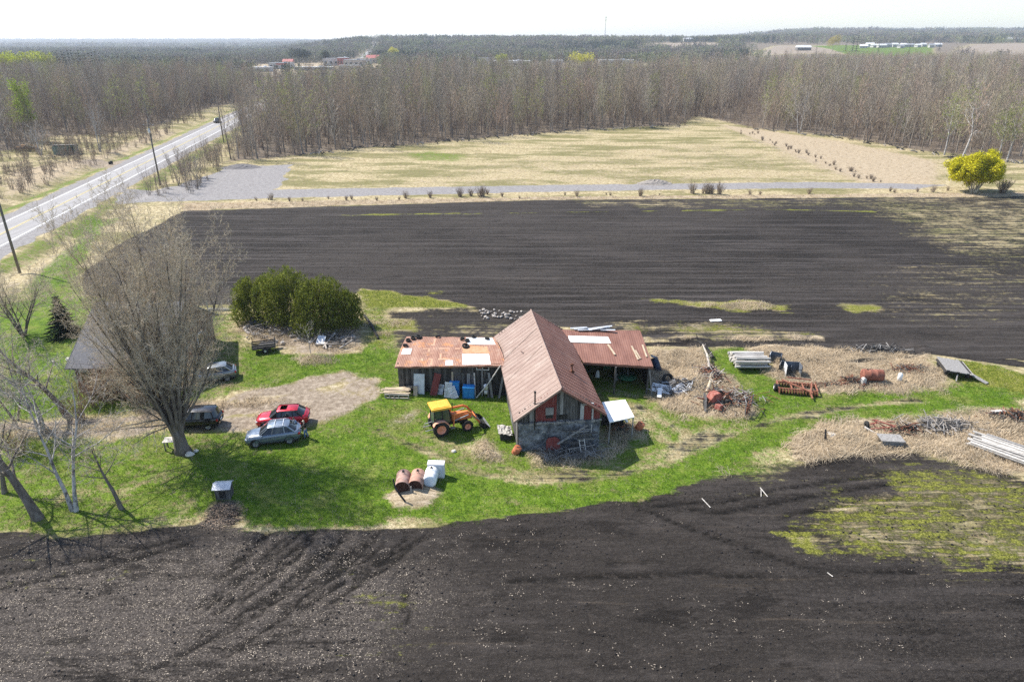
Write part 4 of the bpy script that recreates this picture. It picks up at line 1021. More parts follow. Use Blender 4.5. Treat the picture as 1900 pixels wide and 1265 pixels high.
# ---------------------------------------------------------------- things leaning on the shed wall
def wp(s, off, z=0.0):
    d = Vector((math.cos(WRZ), math.sin(WRZ), 0)); nn_ = Vector((math.sin(WRZ), -math.cos(WRZ), 0)); return WA + d * s + nn_ * off + Vector((0, 0, z))
def leaning(name, s0, s1, h, mt, label, cat, off=.55, slats=0, tilt=0.0, th=.03, group=None, z0=0.0, top=.10):
    w = s1 - s0; m = MB(); L = math.hypot(h, off - top)
    if slats:
        for i in range(slats):
            x = -w / 2 + w * (i + .5) / slats; m.box((x, 0, L / 2), (w / slats * .62, th, L))
        for zz in (.08, .5, .92): m.box((0, .035, L * zz), (w, .04, .07), m=0)
    else: m.box((0, 0, L / 2), (w, th, L))
    p = wp((s0 + s1) / 2, off, z0)
    o = one(name, m, mt, label, cat, p, 0, group)
    o.rotation_euler = (Matrix.Rotation(WRZ, 3, 'Z') @ Matrix.Rotation(-math.atan2(off - top, h), 3, 'X') @ Matrix.Rotation(tilt, 3, 'Y')).to_euler()
    return o
leaning('metal_sheet', 1.4, 2.35, 1.75, GALV, 'tall galvanised metal sheet leaning on the shed wall', 'metal sheet')
leaning('board', 2.45 - 1.0, 2.45 - .65, .8, TANWOOD, 'short tan board propped in front of the galvanised sheet', 'board', off=.9, top=.6)
leaning('board', 2.85, 3.45, 1.9, REDWOOD, 'dark red brown board leaning crookedly on the shed wall', 'board', tilt=.2, off=.7)
leaning('slatted_panel', 3.35, 3.95, .85, GALV, 'smallest grey slatted panel leaning beside the dark red board', 'pallet', slats=6, off=.45, tilt=.1)
leaning('slatted_panel', 4.15, 4.8, 1.3, WHITES, 'upright white slatted panel leaning in front of the blue tote', 'pallet', slats=6, off=.95, top=.5, tilt=.04)
leaning('slatted_panel', 4.85, 5.5, 1.0, WHITES, 'white slatted panel tipped sideways between the two blue bins', 'pallet', slats=6, off=1.05, top=.55, tilt=-.42)
leaning('board', 4.72, 4.88, 2.1, TANWOOD, 'narrow yellowish board standing behind the white slatted panels', 'board', off=.3)
leaning('board', 6.05, 6.35, 2.0, GREYWOOD2, 'wide grey green board standing behind the blue bin', 'board', off=.16, top=.06)
leaning('board', 5.6, 5.85, 2.0, GREYWOOD, 'dark weathered plank standing left of the wide grey green board', 'board', off=.2, top=.06)
leaning('post', 6.78, 6.90, 2.1, BLEACH, 'pale post leaning on the shed wall right of the blue bin', 'post', tilt=-.06, th=.1)
leaning('post', 7.35, 7.45, 2.5, GREYWOOD2, 'thin grey post standing under the shed window', 'post', off=.3, th=.08)
leaning('plank', 8.2, 8.4, 2.2, GREYWOOD2, 'grey plank leaning left of the barn corner', 'plank', tilt=-.15, th=.05); leaning('plank', 8.8, 8.98, 2.2, GREYWOOD2, 'grey plank leaning right against the barn corner', 'plank', tilt=.16, th=.05)
leaning('plank', 7.9, 8.05, 1.6, GREYWOOD, 'short dark plank beside the white heater', 'plank', tilt=-.1, th=.05)
m = MB(); a, b2 = wp(6.95, .8, .05), wp(9.05, .45, 3.1); m.tube([a, a.lerp(b2, .45) + Vector((.05, 0, -.1)), b2], [.055, .06, .05], 8); one('pole', m, BLEACH, 'long bleached pole leaning diagonally from the ground to the shed eave', 'pole')
def bin_(name, s, off, w, d, h, z, label, g2='blue bins by the shed'):
    t = thing(name, label, 'bin', wp(s, off, z), WRZ + rng.uniform(-.05, .05), g2); m = MB()
    m.box((0, 0, h / 2), (w, d, h)); 
    for x in (-w * .25, w * .25): m.box((x, -d / 2 - .012, h * .45), (w * .4, .03, h * .7))
    for x in (-w / 2, w / 2): m.box((x, -d / 2, h / 2), (.06, .06, h))
    m.build('body', BLUEP, t, bevel=.02); m = MB(); m.box((0, 0, h + .03), (w + .08, d + .08, .07)); m.build('rim', BLUEP, t, bevel=.015)
    return t
bin_('blue_bin', 6.3, .6, .95, .6, 1.0, 0, 'large blue plastic bin standing against the shed wall'); bin_('blue_bin', 5.0, .30, .8, .36, 1.2, 0, 'blue plastic tote half hidden behind the white slatted panels')
t = thing('heater', 'white two tier heater drum standing in front of the shed boards', 'heater', wp(7.75, .4), WRZ); m = MB(); m.lathe((0, 0, .75), (0, 0, 1), [(0, .01), (0, .2), (.4, .2), (.42, .12), (.5, .01)], 14); m.build('drum', WHITES, t, True)
m = MB(); m.lathe((0, 0, .3), (0, 0, 1), [(0, .01), (0, .17), (.34, .17), (.36, .01)], 14); m.build('tank', WHITES, t, True); m = MB()
for x in (-.14, .14): m.beam((x, 0, 0), (x, 0, .8), .04, .04)
m.build('stand', DARKM, t)
# pile of frames and boards at the shed's far corner
t = thing('timber_pile', 'pile of tan boards and a ladder frame at the outer corner of the shed', 'timber pile', wp(.1, 1.0), WRZ + .02)
m = MB()
for i in range(9): y = -.3 + .12 * i; m.beam((-1.1 + rng.uniform(-.5, .2), y, .35 + rng.uniform(-.1, .15)), (1.1 + rng.uniform(-.2, .2), y + rng.uniform(-.2, .2), .42 + rng.uniform(-.1, .15)), .14, .05)
m.build('boards', TANWOOD, t); m = MB()
for z in (.08, .38): m.beam((-.95, -.62, z), (1.15, -.58, z), .06, .07)
for x in (-.95, -.55, -.15, .25, 1.1): m.beam((x, -.6, .05), (x, -.6, .4), .07, .06)
m.build('ladder_frame', BLEACH, t)

# ---------------------------------------------------------------- clutter at the barn end
Bm = Matrix.Translation((3.5, 43.6, 0)) @ Matrix.Rotation(R(6.5), 4, 'Z')
def bl(x, y, z=0): return Bm @ Vector((x, y, z))
def frame_ladder(name, label, a, b2, w, n, mt, cat='ladder', group=None, th=.05):
    a, b2 = Vector(a), Vector(b2); d = (b2 - a); side = Vector((0, 0, 1)).cross(d).normalized() if abs(d.normalized().z) < .95 else Vector((1, 0, 0)); 
    if abs(d.normalized().z) > .5: side = Vector((math.cos(R(6.5)), math.sin(R(6.5)), 0))
    else: side = Vector((0, 0, 1))
    t = thing(name, label, cat, a, 0, group); m = MB()
    for s in (-1, 1): m.beam(side * s * w / 2, d + side * s * w / 2, th, th)
    m.build('rails', mt, t); m = MB()
    for i in range(n): q = d * (i + .5) / n; m.beam(q - side * w / 2, q + side * w / 2, th * .7, th * .7)
    m.build('rungs', mt, t); return t
frame_ladder('ladder', 'pale ladder standing upright in the clutter below the barn door', bl(1.75, -.9, 0), bl(1.6, -.35, 1.2), .38, 4, BLEACH)
frame_ladder('ladder', 'short pale ladder near the right hand corner of the barn end', bl(2.1, -.12, 1.45), bl(2.15, .05, 2.1), .55, 1, BLEACH)
frame_ladder('ladder', 'long ladder lying on its side among boards at the barn foot', bl(.5, -.75, .35), bl(2.6, -.55, .45), .5, 6, GREYWOOD2)
m = MB(); m.beam(bl(-.2, -.45, .9), bl(2.1, -.05, 2.15), .12, .1); one('plank', m, GREYWOOD2, 'long grey plank slanting up across the stone wall of the barn', 'plank')
gg = random.Random(12)
m = MB(); m.add([tuple(bl(-1.15 + .15, -.15, 0)), tuple(bl(.1, -.15, 0)), tuple(bl(.02, -.02, 1.05)), tuple(bl(-.3, .0, 1.28)), tuple(bl(-.8, .0, 1.22)), tuple(bl(-.98, -.02, 1.0))] + [tuple(bl(-1.15 + .15, -.21, 0)), tuple(bl(.1, -.21, 0)), tuple(bl(.02, -.08, 1.05)), tuple(bl(-.3, -.06, 1.28)), tuple(bl(-.8, -.06, 1.22)), tuple(bl(-.98, -.08, 1.0))], [(0, 1, 2, 3, 4, 5), (11, 10, 9, 8, 7, 6)] + [(i, (i + 1) % 6, 6 + (i + 1) % 6, 6 + i) for i in range(6)])
one('machine_hood', m, REDWOOD, 'rusty red arched sheet leaning on the stone wall of the barn', 'metal sheet')
for i in range(11):
    x0 = gg.uniform(.1, 1.4); z = .25 + i * .16; m = MB(); a = bl(x0, -.15 - gg.uniform(0, .5) * (1 - i / 12), z); b2 = bl(x0 + gg.uniform(1.1, 1.7), -.1 - gg.uniform(0, .5) * (1 - i / 12), z + gg.uniform(-.12, .12))
    m.beam(a, b2, .12, .08); one('board', m, gg.choice([GREYWOOD, GREYWOOD2, DARKWOOD, GREYWOOD]), 'weathered board stacked level against the right half of the barn end wall', 'board', group='boards stacked against the barn end')
m = MB()
for i in range(260):
    q = bl(gg.uniform(-1.3, 3.0), gg.uniform(-1.6, -.2), gg.uniform(0, .35)); an = gg.uniform(0, PI); L = gg.uniform(.4, 1.4); d = Vector((math.cos(an), math.sin(an), gg.uniform(-.1, .5))) * L
    m.tube([q, q + d * .5 + Vector((0, 0, .05)), q + d], [.02, .018, .01], 4, m=gg.choice((0, 1)))
tag(m.build('brush_heap', [GREYWOOD, GREYWOOD2]), 'tangle of sticks and scrap heaped along the foot of the barn end', kind='stuff')
for lb, p, sc_ in (('orange dented drum leaning in the grass at the barn corner beside the stove pipe', bl(-3.3, .1, .28), 1), ('orange drum behind the post of the white roofed lean-to', P(1184, 800) + Vector((0, .3, .3)), 1.05)):
    t = thing('drum', lb, 'drum', p, R(30)); m = MB(); m.lathe((0, 0, -.3), (.25, -.35, .9), [(0, .02), (0, .27), (.04, .29), (.3, .28), (.32, .3), (.34, .28), (.62, .29), (.64, .27), (.6, .02)], 18); m.build('body', mat('faded orange drum', [(.36, .10, .045), (.52, .19, .09)], 4, .7), t, True)
    m = MB(); m.tube([(.1, -.15, .3), (.3, -.4, .35)], .03, 6); m.build('bung', DARKM, t); t.scale = (sc_,) * 3
for lb, x, a in (('bleached crumpled sheet lying against the left wall of the barn', -3.5, 0),):
    m = MB(); k = 9; vs = []
    for i in range(k + 1):
        for j in range(k + 1): vs.append((-.55 + 1.1 * i / k, -.7 + 1.4 * j / k, .55 + .12 * gg.random() - .25 * (i / k - .5)))
    m.add(vs, [(i * (k + 1) + j, (i + 1) * (k + 1) + j, (i + 1) * (k + 1) + j + 1, i * (k + 1) + j + 1) for i in range(k) for j in range(k)]); m.box((.0, 0, .28), (.8, 1.1, .5), m=1)
    one('covered_crate', m, [BLEACH, DARKWOOD], lb, 'crate', bl(x - .3, 2.5, 0), R(6))
m = MB()
for i in range(60):
    q = P(1150 + gg.uniform(-14, 16), 806 + gg.uniform(-12, 6)) + Vector((0, .6, gg.uniform(0, .5))); d = Vector((gg.uniform(-.6, .6), gg.uniform(-.4, .4), gg.uniform(-.1, .5))); m.tube([q, q + d], .03, 4, m=gg.choice((0, 1, 2)))
tag(m.build('scrap_heap', [GREYWOOD, RUST, DARKM]), 'dark tangle of scrap under the white roofed lean-to', kind='stuff')
m = MB(); p = P(1160, 800); m.beam(p + Vector((-.3, .6, 1.3)), p + Vector((.15, .2, .7)), .16, .12); one('white_pipe', m, WHITES, 'short white pipe sticking out under the lean-to', 'pipe')
# things in the open shed
t = thing('mower_deck', 'green mower deck standing in the shade of the open shed', 'mower', P(1165, 712) + Vector((0, .7, 0)), 0); m = MB(); m.lathe((0, 0, .3), (0, 0, 1), [(0, .75), (.12, .95), (.2, .9), (.24, .1)], 20); m.build('deck', GREENP, t, True); m = MB()
for x in (-.6, .6): m.lathe((x, 0, .2), (0, 1, 0), [(-.06, .02), (-.06, .2), (.06, .2), (.06, .02)], 12)
m.build('wheels', RUBBER, t); m = MB(); m.tube([(.1, .1, .4), (.1, .5, 1.2)], .03, 6); m.build('handle', STEEL, t)
for i, (px_, py_, c_, lb) in enumerate(((1110, 706, WHITES, 'white canister on the floor of the open shed'), (1128, 690, GREENP, 'green cabinet at the back of the open shed'), (1145, 712, STEEL, 'grey milk can at the front of the open shed'))):
    m = MB(); p = P(px_, py_) + Vector((0, .8, 0)); 
    if i == 1: m.box((0, 0, .7), (.7, .5, 1.4)); m.box((0, -.27, .7), (.3, .03, 1.2))
    else: m.lathe((0, 0, 0), (0, 0, 1), [(0, .01), (0, .2), (.45, .2), (.55, .1), (.65, .1), (.66, .01)], 14)
    one(('canister', 'cabinet', 'milk_can')[i], m, c_, lb, ('canister', 'cabinet', 'can')[i], p)
# ---------------------------------------------------------------- house
HX0, HX1, HY0, HY1, HE, HR = -37.7, -30.6, 53.0, 64.6, 2.85, 6.3
hs = thing('house', 'grey shingled gable house with brown brick walls behind the big leafless tree', 'house', ((HX0 + HX1) / 2, (HY0 + HY1) / 2, 0))
hx, hy = (HX1 - HX0) / 2, (HY1 - HY0) / 2
m = MB()
for (a, b2) in (((-hx, -hy), (hx, -hy)), ((-hx, hy), (hx, hy))): m.beam((a[0], a[1], HE / 2 - .1), (b2[0], b2[1], HE / 2 - .1), .2, HE + .1)
for x in (-hx, hx): m.prism([(-hy + .11, -.15), (hy - .11, -.15), (hy - .11, HE - .1), (0, HR - .25), (-hy + .11, HE - .1)], x - .1, x + .1, 'x')
m.build('wall', BRICK, hs)
for s in (-1, 1):
    m = MB(); o = .5; sl = (HR - HE) / (hy + .0)
    y1 = s * (hy + o); z1 = HE - sl * o
    for dz in (0, -.12):
        q = [(-hx - .5, 0, HR + dz), (hx + .6, 0, HR + dz), (hx + .6, y1, z1 + dz), (-hx - .5, y1, z1 + dz)]
        m.add(q, [(0, 1, 2, 3) if (dz == 0) != (s < 0) else (3, 2, 1, 0)])
    m.beam((-hx - .5, y1, z1 - .06), (hx + .6, y1, z1 - .06), .04, .14); 
    for x in (-hx - .5, hx + .6): m.beam((x, 0, HR - .06), (x, y1, z1 - .06), .04, .14)
    rf = m.build('roof', SHING, hs)
m = MB(); m.box((.9, .8, HR - .1), (.7, .6, 1.3)); m.box((.9, .8, HR + .56), (.8, .7, .1)); m.build('chimney', BRICK, rf)
for x, w in ((-2.4, 1.3), (0, 1.0), (2.4, 1.4)):
    m = MB(); m.box((x, -hy - .12, 1.5), (w + .16, .08, 1.3)); wf = m.build('window', WHITES, hs); m = MB(); m.box((x, -hy - .17, 1.5), (w, .03, 1.12)); m.build('pane', GLASSD, wf)
for y in (-2.6, 2.5):
    m = MB(); m.box((hx + .12, y, 1.5), (.08, 1.3, 1.3)); wf = m.build('window', WHITES, hs); m = MB(); m.box((hx + .17, y, 1.5), (.03, 1.1, 1.1)); m.build('pane', GLASSD, wf)
m = MB(); m.box((hx + .13, 0, 1.05), (.08, 1.0, 2.1)); dr = m.build('door', REDWOOD, hs); m = MB(); m.box((hx + .2, .35, 1.05), (.06, .06, .14)); m.build('handle', STEEL, dr)

# ---------------------------------------------------------------- cars
S = .88
def car(name, label, col, loc, ang, rails=False, sunroof=False, wagon=False, dark=False):
    t = thing(name, label, 'car', loc, ang); PT = paint(name + ' paint', col)
    rf0, rf1, tail = (.35, -1.85, -2.2) if wagon else (.30, -1.35, -2.16); H = 1.66 if not wagon else 1.74
    m = MB(); st = [(2.32, .40, .62, .66, .42), (2.26, .30, .74, .82, .66), (2.1, .27, .84, .94, .80), (1.8, .26, .92, 1.02, .89), (1.2, .26, 1.0, 1.10, .93), (.85, .26, 1.04, 1.12, .935), (0, .26, 1.08, 1.12, .94), (-1.0, .26, 1.12, 1.14, .94), (-1.7, .28, 1.15, 1.18, .93), (-2.05, .32, 1.15, 1.18, .89), (-2.22, .40, 1.08, 1.12, .80), (-2.3, .48, .90, .96, .66)]
    vs = []; 
    for x, zl, zb, zt, w in st:
        ring = [(w * .8, zl), (w, zl + .16), (w + .015, (zl + zb) / 2 + .05), (w * .985, zb - .06), (w * .93, zb), (w * .6, zt), (0, zt + .015)]
        ring = ring + [(-a, z) for a, z in ring[-2::-1]]
        vs += [(x, a, z) for a, z in ring]
    k = 13; fs = [(i * k + j, i * k + j + 1, (i + 1) * k + j + 1, (i + 1) * k + j) for i in range(len(st) - 1) for j in range(k - 1)] + [tuple(range(k)), tuple((len(st) - 1) * k + j for j in range(k))[::-1]]
    m.add(vs, fs); bd = m.build('body', PT, t, True)
    m = MB(); m.box((0, 0, .3), (4.2, 1.6, .16)); m.build('underbody', DARKM, t)  # dark underside box, its colour also stands in for shade behind the wheels
    # cabin glass
    zb, zr = 1.08, H - .05
    m = MB(); lo_ = [(1.12, .55), (.95, .80), (-.4, .85), (tail + .25, .82), (tail, .6)]; hi_ = [(rf0 + .08, .45), (rf0 - .05, .64), (-.6, .68), (rf1 + .1, .64), (rf1 - .1, .5)]
    def rr(l): return l + [(x, -y) for x, y in l[::-1]]
    L_, H_ = rr(lo_), rr(hi_); n = len(L_)
    m.add([(x, y, zb) for x, y in L_] + [(x, y, zr) for x, y in H_], [(i, (i + 1) % n, n + (i + 1) % n, n + i) for i in range(n)]); m.build('window', GLASSD, t, True)
    m = MB(); m.add([(x * 1.0, y * 1.03, zr) for x, y in H_] + [(x * .9, y * .72, zr + .075) for x, y in H_], [(i, (i + 1) % n, n + (i + 1) % n, n + i) for i in range(n)] + [tuple(n + i for i in range(n))]); rfp = m.build('roof', PT, t, True)
    if sunroof: m = MB(); m.box((rf0 - .5, 0, zr + .065), (.6, .8, .02)); m.build('sunroof', GLASSD, rfp)
    for s in (-1, 1):
        m = MB()
        for (xl, yl), (xh, yh), w in ((lo_[1], hi_[1], .07), ((.0, .84), (-.15, .67), .06), ((-1.05, .84), (-1.0, .67), .07), (lo_[3], hi_[3], .16 if not wagon else .1)): m.beam((xl, s * yl * 1.005, zb), (xh, s * yh * 1.01, zr + .02), w, w * .6)
        m.beam((rf0, s * .66, zr + .02), (rf1, s * .66, zr + .02), .06, .05); m.build('pillars', PT if not dark else DARKM, t)
        m = MB(); m.box((.82, s * .98, 1.06), (.14, .2, .13)); m.build('mirror', PT, t, bevel=.03)
        m = MB(); m.box((2.12, s * .62, .74), (.22, .34, .12), rz=-s * .35); m.build('headlight', mat('headlamp glass', [(.6, .62, .65), (.8, .8, .8)], 5, .15), t, bevel=.03)
        m = MB(); m.box((-2.2, s * .72, .92), (.16, .26, .2), rz=s * .3); m.build('tail_light', mat('tail lamp red', [(.35, .01, .01), (.5, .02, .02)], 5, .2), t, bevel=.03)
        if rails: m = MB(); m.tube([(rf0 - .1, s * .6, zr + .06), (rf0 - .2, s * .6, zr + .12), (rf1 + .2, s * .6, zr + .12), (rf1 + .1, s * .6, zr + .06)], .022, 6); m.build('roof_rail', GALV, rfp)
        for x in (1.42, -1.38):
            m = MB(); m.lathe((x, s * .80, .36), (0, s, 0), [(-.13, .2), (-.13, .34), (-.1, .37), (.1, .37), (.13, .34), (.13, .24), (.08, .2)], 22); w_ = m.build('wheel', RUBBER, t, True)
            m = MB(); m.lathe((x, s * .80, .36), (0, s, 0), [(.09, .02), (.115, .05), (.09, .08), (.10, .2), (.125, .24)], 22)
            for q in range(5): an = 2 * PI * q / 5; m.beam((x, s * .91, .36), (x + math.cos(an) * .21, s * .91, .36 + math.sin(an) * .21), .05, .05)
            m.build('rim', STEEL, w_)
            m = MB(); pts = [(x + math.cos(q) * .41, s * .925, .36 + math.sin(q) * .41) for q in [PI * i / 10 for i in range(11)]]; m.tube(pts, .05, 5); m.build('wheel_arch_shade', DARKM, t)  # dark trim ring, coloured to stand in for the shade of the wheel well
    if rails:
        m = MB()
        for x in (rf0 - .55, rf0 - 1.25): m.beam((x, -.6, zr + .12), (x, .6, zr + .12), .05, .03)
        m.build('roof_bar', GALV, rfp)
    m = MB(); m.box((2.24, 0, .58), (.08, .8, .2)); m.build('grille', DARKM, t, bevel=.02)
    m = MB(); m.box((-2.3, 0, .72), (.04, .45, .14)); m.build('licence_plate', WHITES, t)
    for s in (1, -1): m = MB(); m.box((-.3, s * .945, .72), (.03, .01, .01)); 
    for x in (.0, -1.0):
        for s in (-1, 1): m = MB(); m.box((x - .18, s * .95, .93), (.16, .03, .035)); m.build('door_handle', PT, t)
    t.scale = (S,) * 3
    return t
pa, pb = P(463, 832), P(551, 822.5); hd = math.atan2(pa.y - pb.y, pa.x - pb.x)
mid = (pa + pb) / 2; nrm = Vector((-(pa - pb).y, (pa - pb).x, 0)).normalized() * -.82
c1 = car('grey_car', 'blue grey crossover car with roof rails and bars and its tailgate beside two people', (.17, .21, .27), mid + nrm, hd, rails=True)
c2 = car('red_car', 'bright red crossover car with a sunroof parked beyond the blue grey one', (.52, .012, .03), P(527, 786) + Vector((0, .0, 0)), R(187), sunroof=True, dark=True)
c3 = car('black_car', 'black sport utility car half hidden behind the trunk of the big tree', (.012, .013, .016), P(360, 795) + Vector((0, .5, 0)), R(183), wagon=True, dark=True)
c4 = car('parked_car', 'grey car parked in the shadow beside the house', (.20, .22, .24), P(390, 712) + Vector((0, .8, 0)), R(200))
c5 = car('dark_car', 'dark car driving along the road near the tall pole', (.015, .016, .02), P(409, 228) + Vector((-1.2, 0, .05)), math.atan2(-1, .17) , dark=True); c5.scale = (1, 1, 1)

# ---------------------------------------------------------------- tractor with a front loader
tr = thing('tractor', 'orange tractor with yellow cab roof and front loader on the grass before the shed', 'tractor', (-5.75, 46.4, 0), R(21))
for x, r, w in ((0, .63, .36), (2.15, .43, .28)):
    for s in (-1, 1):
        c_ = (x, s * (.74 if x == 0 else .68), r)
        m = MB(); m.lathe(c_, (0, s, 0), [(-w / 2, r * .55), (-w / 2, r * .9), (-w * .4, r * .97), (w * .4, r * .97), (w / 2, r * .9), (w / 2, r * .62), (w * .4, r * .55)], 28)
        for i in range(18):
            a = 2 * PI * i / 18; q = Vector((c_[0] + math.cos(a) * r * .98, c_[1], c_[2] + math.sin(a) * r * .98)); dx = Vector((-math.sin(a), 0, math.cos(a))) * .07
            m.beam(q - Vector((0, w * .46, 0)) - dx * s, q + Vector((0, 0, 0)) + dx * s, .05, .05); m.beam(q + Vector((0, w * .46, 0)) - dx * s, q + dx * s, .05, .05)
        wh = m.build('wheel', RUBBER, tr, False)
        m = MB(); m.lathe(c_, (0, s, 0), [(w * .2, .02), (w * .26, .08), (w * .12, r * .2), (w * .1, r * .45), (w * .44, r * .56), (w * .47, r * .62)], 26); m.build('rim', mat('pale orange rim', [(.60, .20, .10), (.75, .34, .22)], 3, .55), wh, True)
m = MB(); m.box((1.0, 0, .72), (2.3, .42, .35)); m.box((0, 0, .63), (.3, 1.2, .24)); m.box((2.15, 0, .43), (.2, 1.1, .14)); m.build('chassis', DARKM, tr, bevel=.03)
m = MB(); m.prism([(1.0, .85), (2.55, .80), (2.62, 1.0), (2.5, 1.30), (1.0, 1.46)], -.3, .3, 'y'); m.build('bonnet', ORANGE, tr, bevel=.06)
m = MB(); m.box((2.62, 0, .95), (.05, .5, .34)); m.build('grille', DARKM, tr)
for s in (-1, 1):
    m = MB(); pts = [(-.62, 1.0), (-.45, 1.28), (-.1, 1.36), (.3, 1.33), (.62, 1.0), (.72, .72), (.66, .72), (.55, .98), (.27, 1.28), (-.1, 1.31), (-.42, 1.23), (-.57, 1.0)]
    m.prism(pts, s * .58 if s > 0 else -.94, s * .94 if s > 0 else -.58, 'y'); m.build('mudguard', mat('bleached orange paint', [(.62, .26, .15), (.75, .40, .28)], 3, .5), tr)
m = MB(); m.add([(-.5, -.62, 1.05), (.85, -.62, 1.05), (.85, .62, 1.05), (-.5, .62, 1.05), (-.4, -.58, 2.18), (.7, -.58, 2.18), (.7, .58, 2.18), (-.4, .58, 2.18)], [(0, 1, 5, 4), (1, 2, 6, 5), (2, 3, 7, 6), (3, 0, 4, 7)]); m.build('cab_glass', mat('green tinted glass', [(.012, .035, .028), (.02, .06, .045)], 1, .08, bump=0, spec=.8), tr)
m = MB()
for x, y in ((-.5, -.62), (.85, -.62), (.85, .62), (-.5, .62), (.2, -.63), (.2, .63)): m.beam((x, y, .85), (x * .86, y * .94, 2.2), .07, .07)
m.box((.15, 0, .95), (1.35, 1.2, .2)); m.build('cab_frame', DARKM, tr)
m = MB(); m.box((.15, 0, 2.3), (1.58, 1.42, .17)); m.box((.15, 0, 2.4), (1.3, 1.15, .06)); m.build('cab_roof', YELLOWP, tr, bevel=.05)
m = MB(); m.tube([(1.25, .36, 1.3), (1.25, .36, 2.05), (1.3, .36, 2.12)], .035, 8); m.build('exhaust_pipe', DARKM, tr)
for s in (-1, 1):
    m = MB(); y = s * .56; m.beam((1.05, y, .6), (1.15, y, 1.62), .10, .14); m.beam((1.1, y, 1.58), (2.2, y, 1.62), .09, .15); m.beam((2.15, y, 1.64), (2.55, y, 1.42), .09, .15); m.beam((2.5, y, 1.45), (3.25, y, .42), .09, .15)
    m.build('loader_arm', ORANGE, tr, bevel=.01); m = MB(); m.tube([(1.15, y, 1.05), (2.3, y, 1.35)], .045, 8); m.tube([(2.5, y + s * .08, 1.25), (3.2, y + s * .08, .75)], .035, 8); m.build('hydraulic_ram', STEEL, tr)
m = MB(); m.beam((2.9, -.56, .95), (2.9, .56, .95), .09, .09); m.build('cross_tube', ORANGE, tr)
bk = MB(); pr = [(3.2, .55), (3.25, .15), (3.4, .03), (3.95, .0), (3.95, .04), (3.42, .08), (3.3, .18), (3.25, .62)]; bk.prism(pr, -.85, .85, 'y')
for s in (-.86, .84): bk.prism([(3.2, .6), (3.22, .12), (3.4, .02), (3.98, .0), (3.7, .35)], s, s + .03, 'y')
bk.box((3.92, 0, .04), (.16, 1.7, .025), m=1)
bk.build('bucket', [DARKM, STEEL], tr)
m = MB(); m.box((.15, 0, 1.2), (.5, .5, .14)); m.box((-.1, 0, 1.5), (.12, .48, .6)); m.build('seat', RUBBER, tr, bevel=.04)
m = MB(); m.beam((-.55, -.35, .5), (-1.15, -.35, .45), .06, .06); m.beam((-.55, .35, .5), (-1.15, .35, .45), .06, .06); m.beam((-.5, 0, 1.0), (-1.1, 0, .9), .05, .05); m.build('hitch', STEEL, tr)
m = MB(); m.box((.95, -.72, .55), (.35, .25, .05)); m.build('step', STEEL, tr)

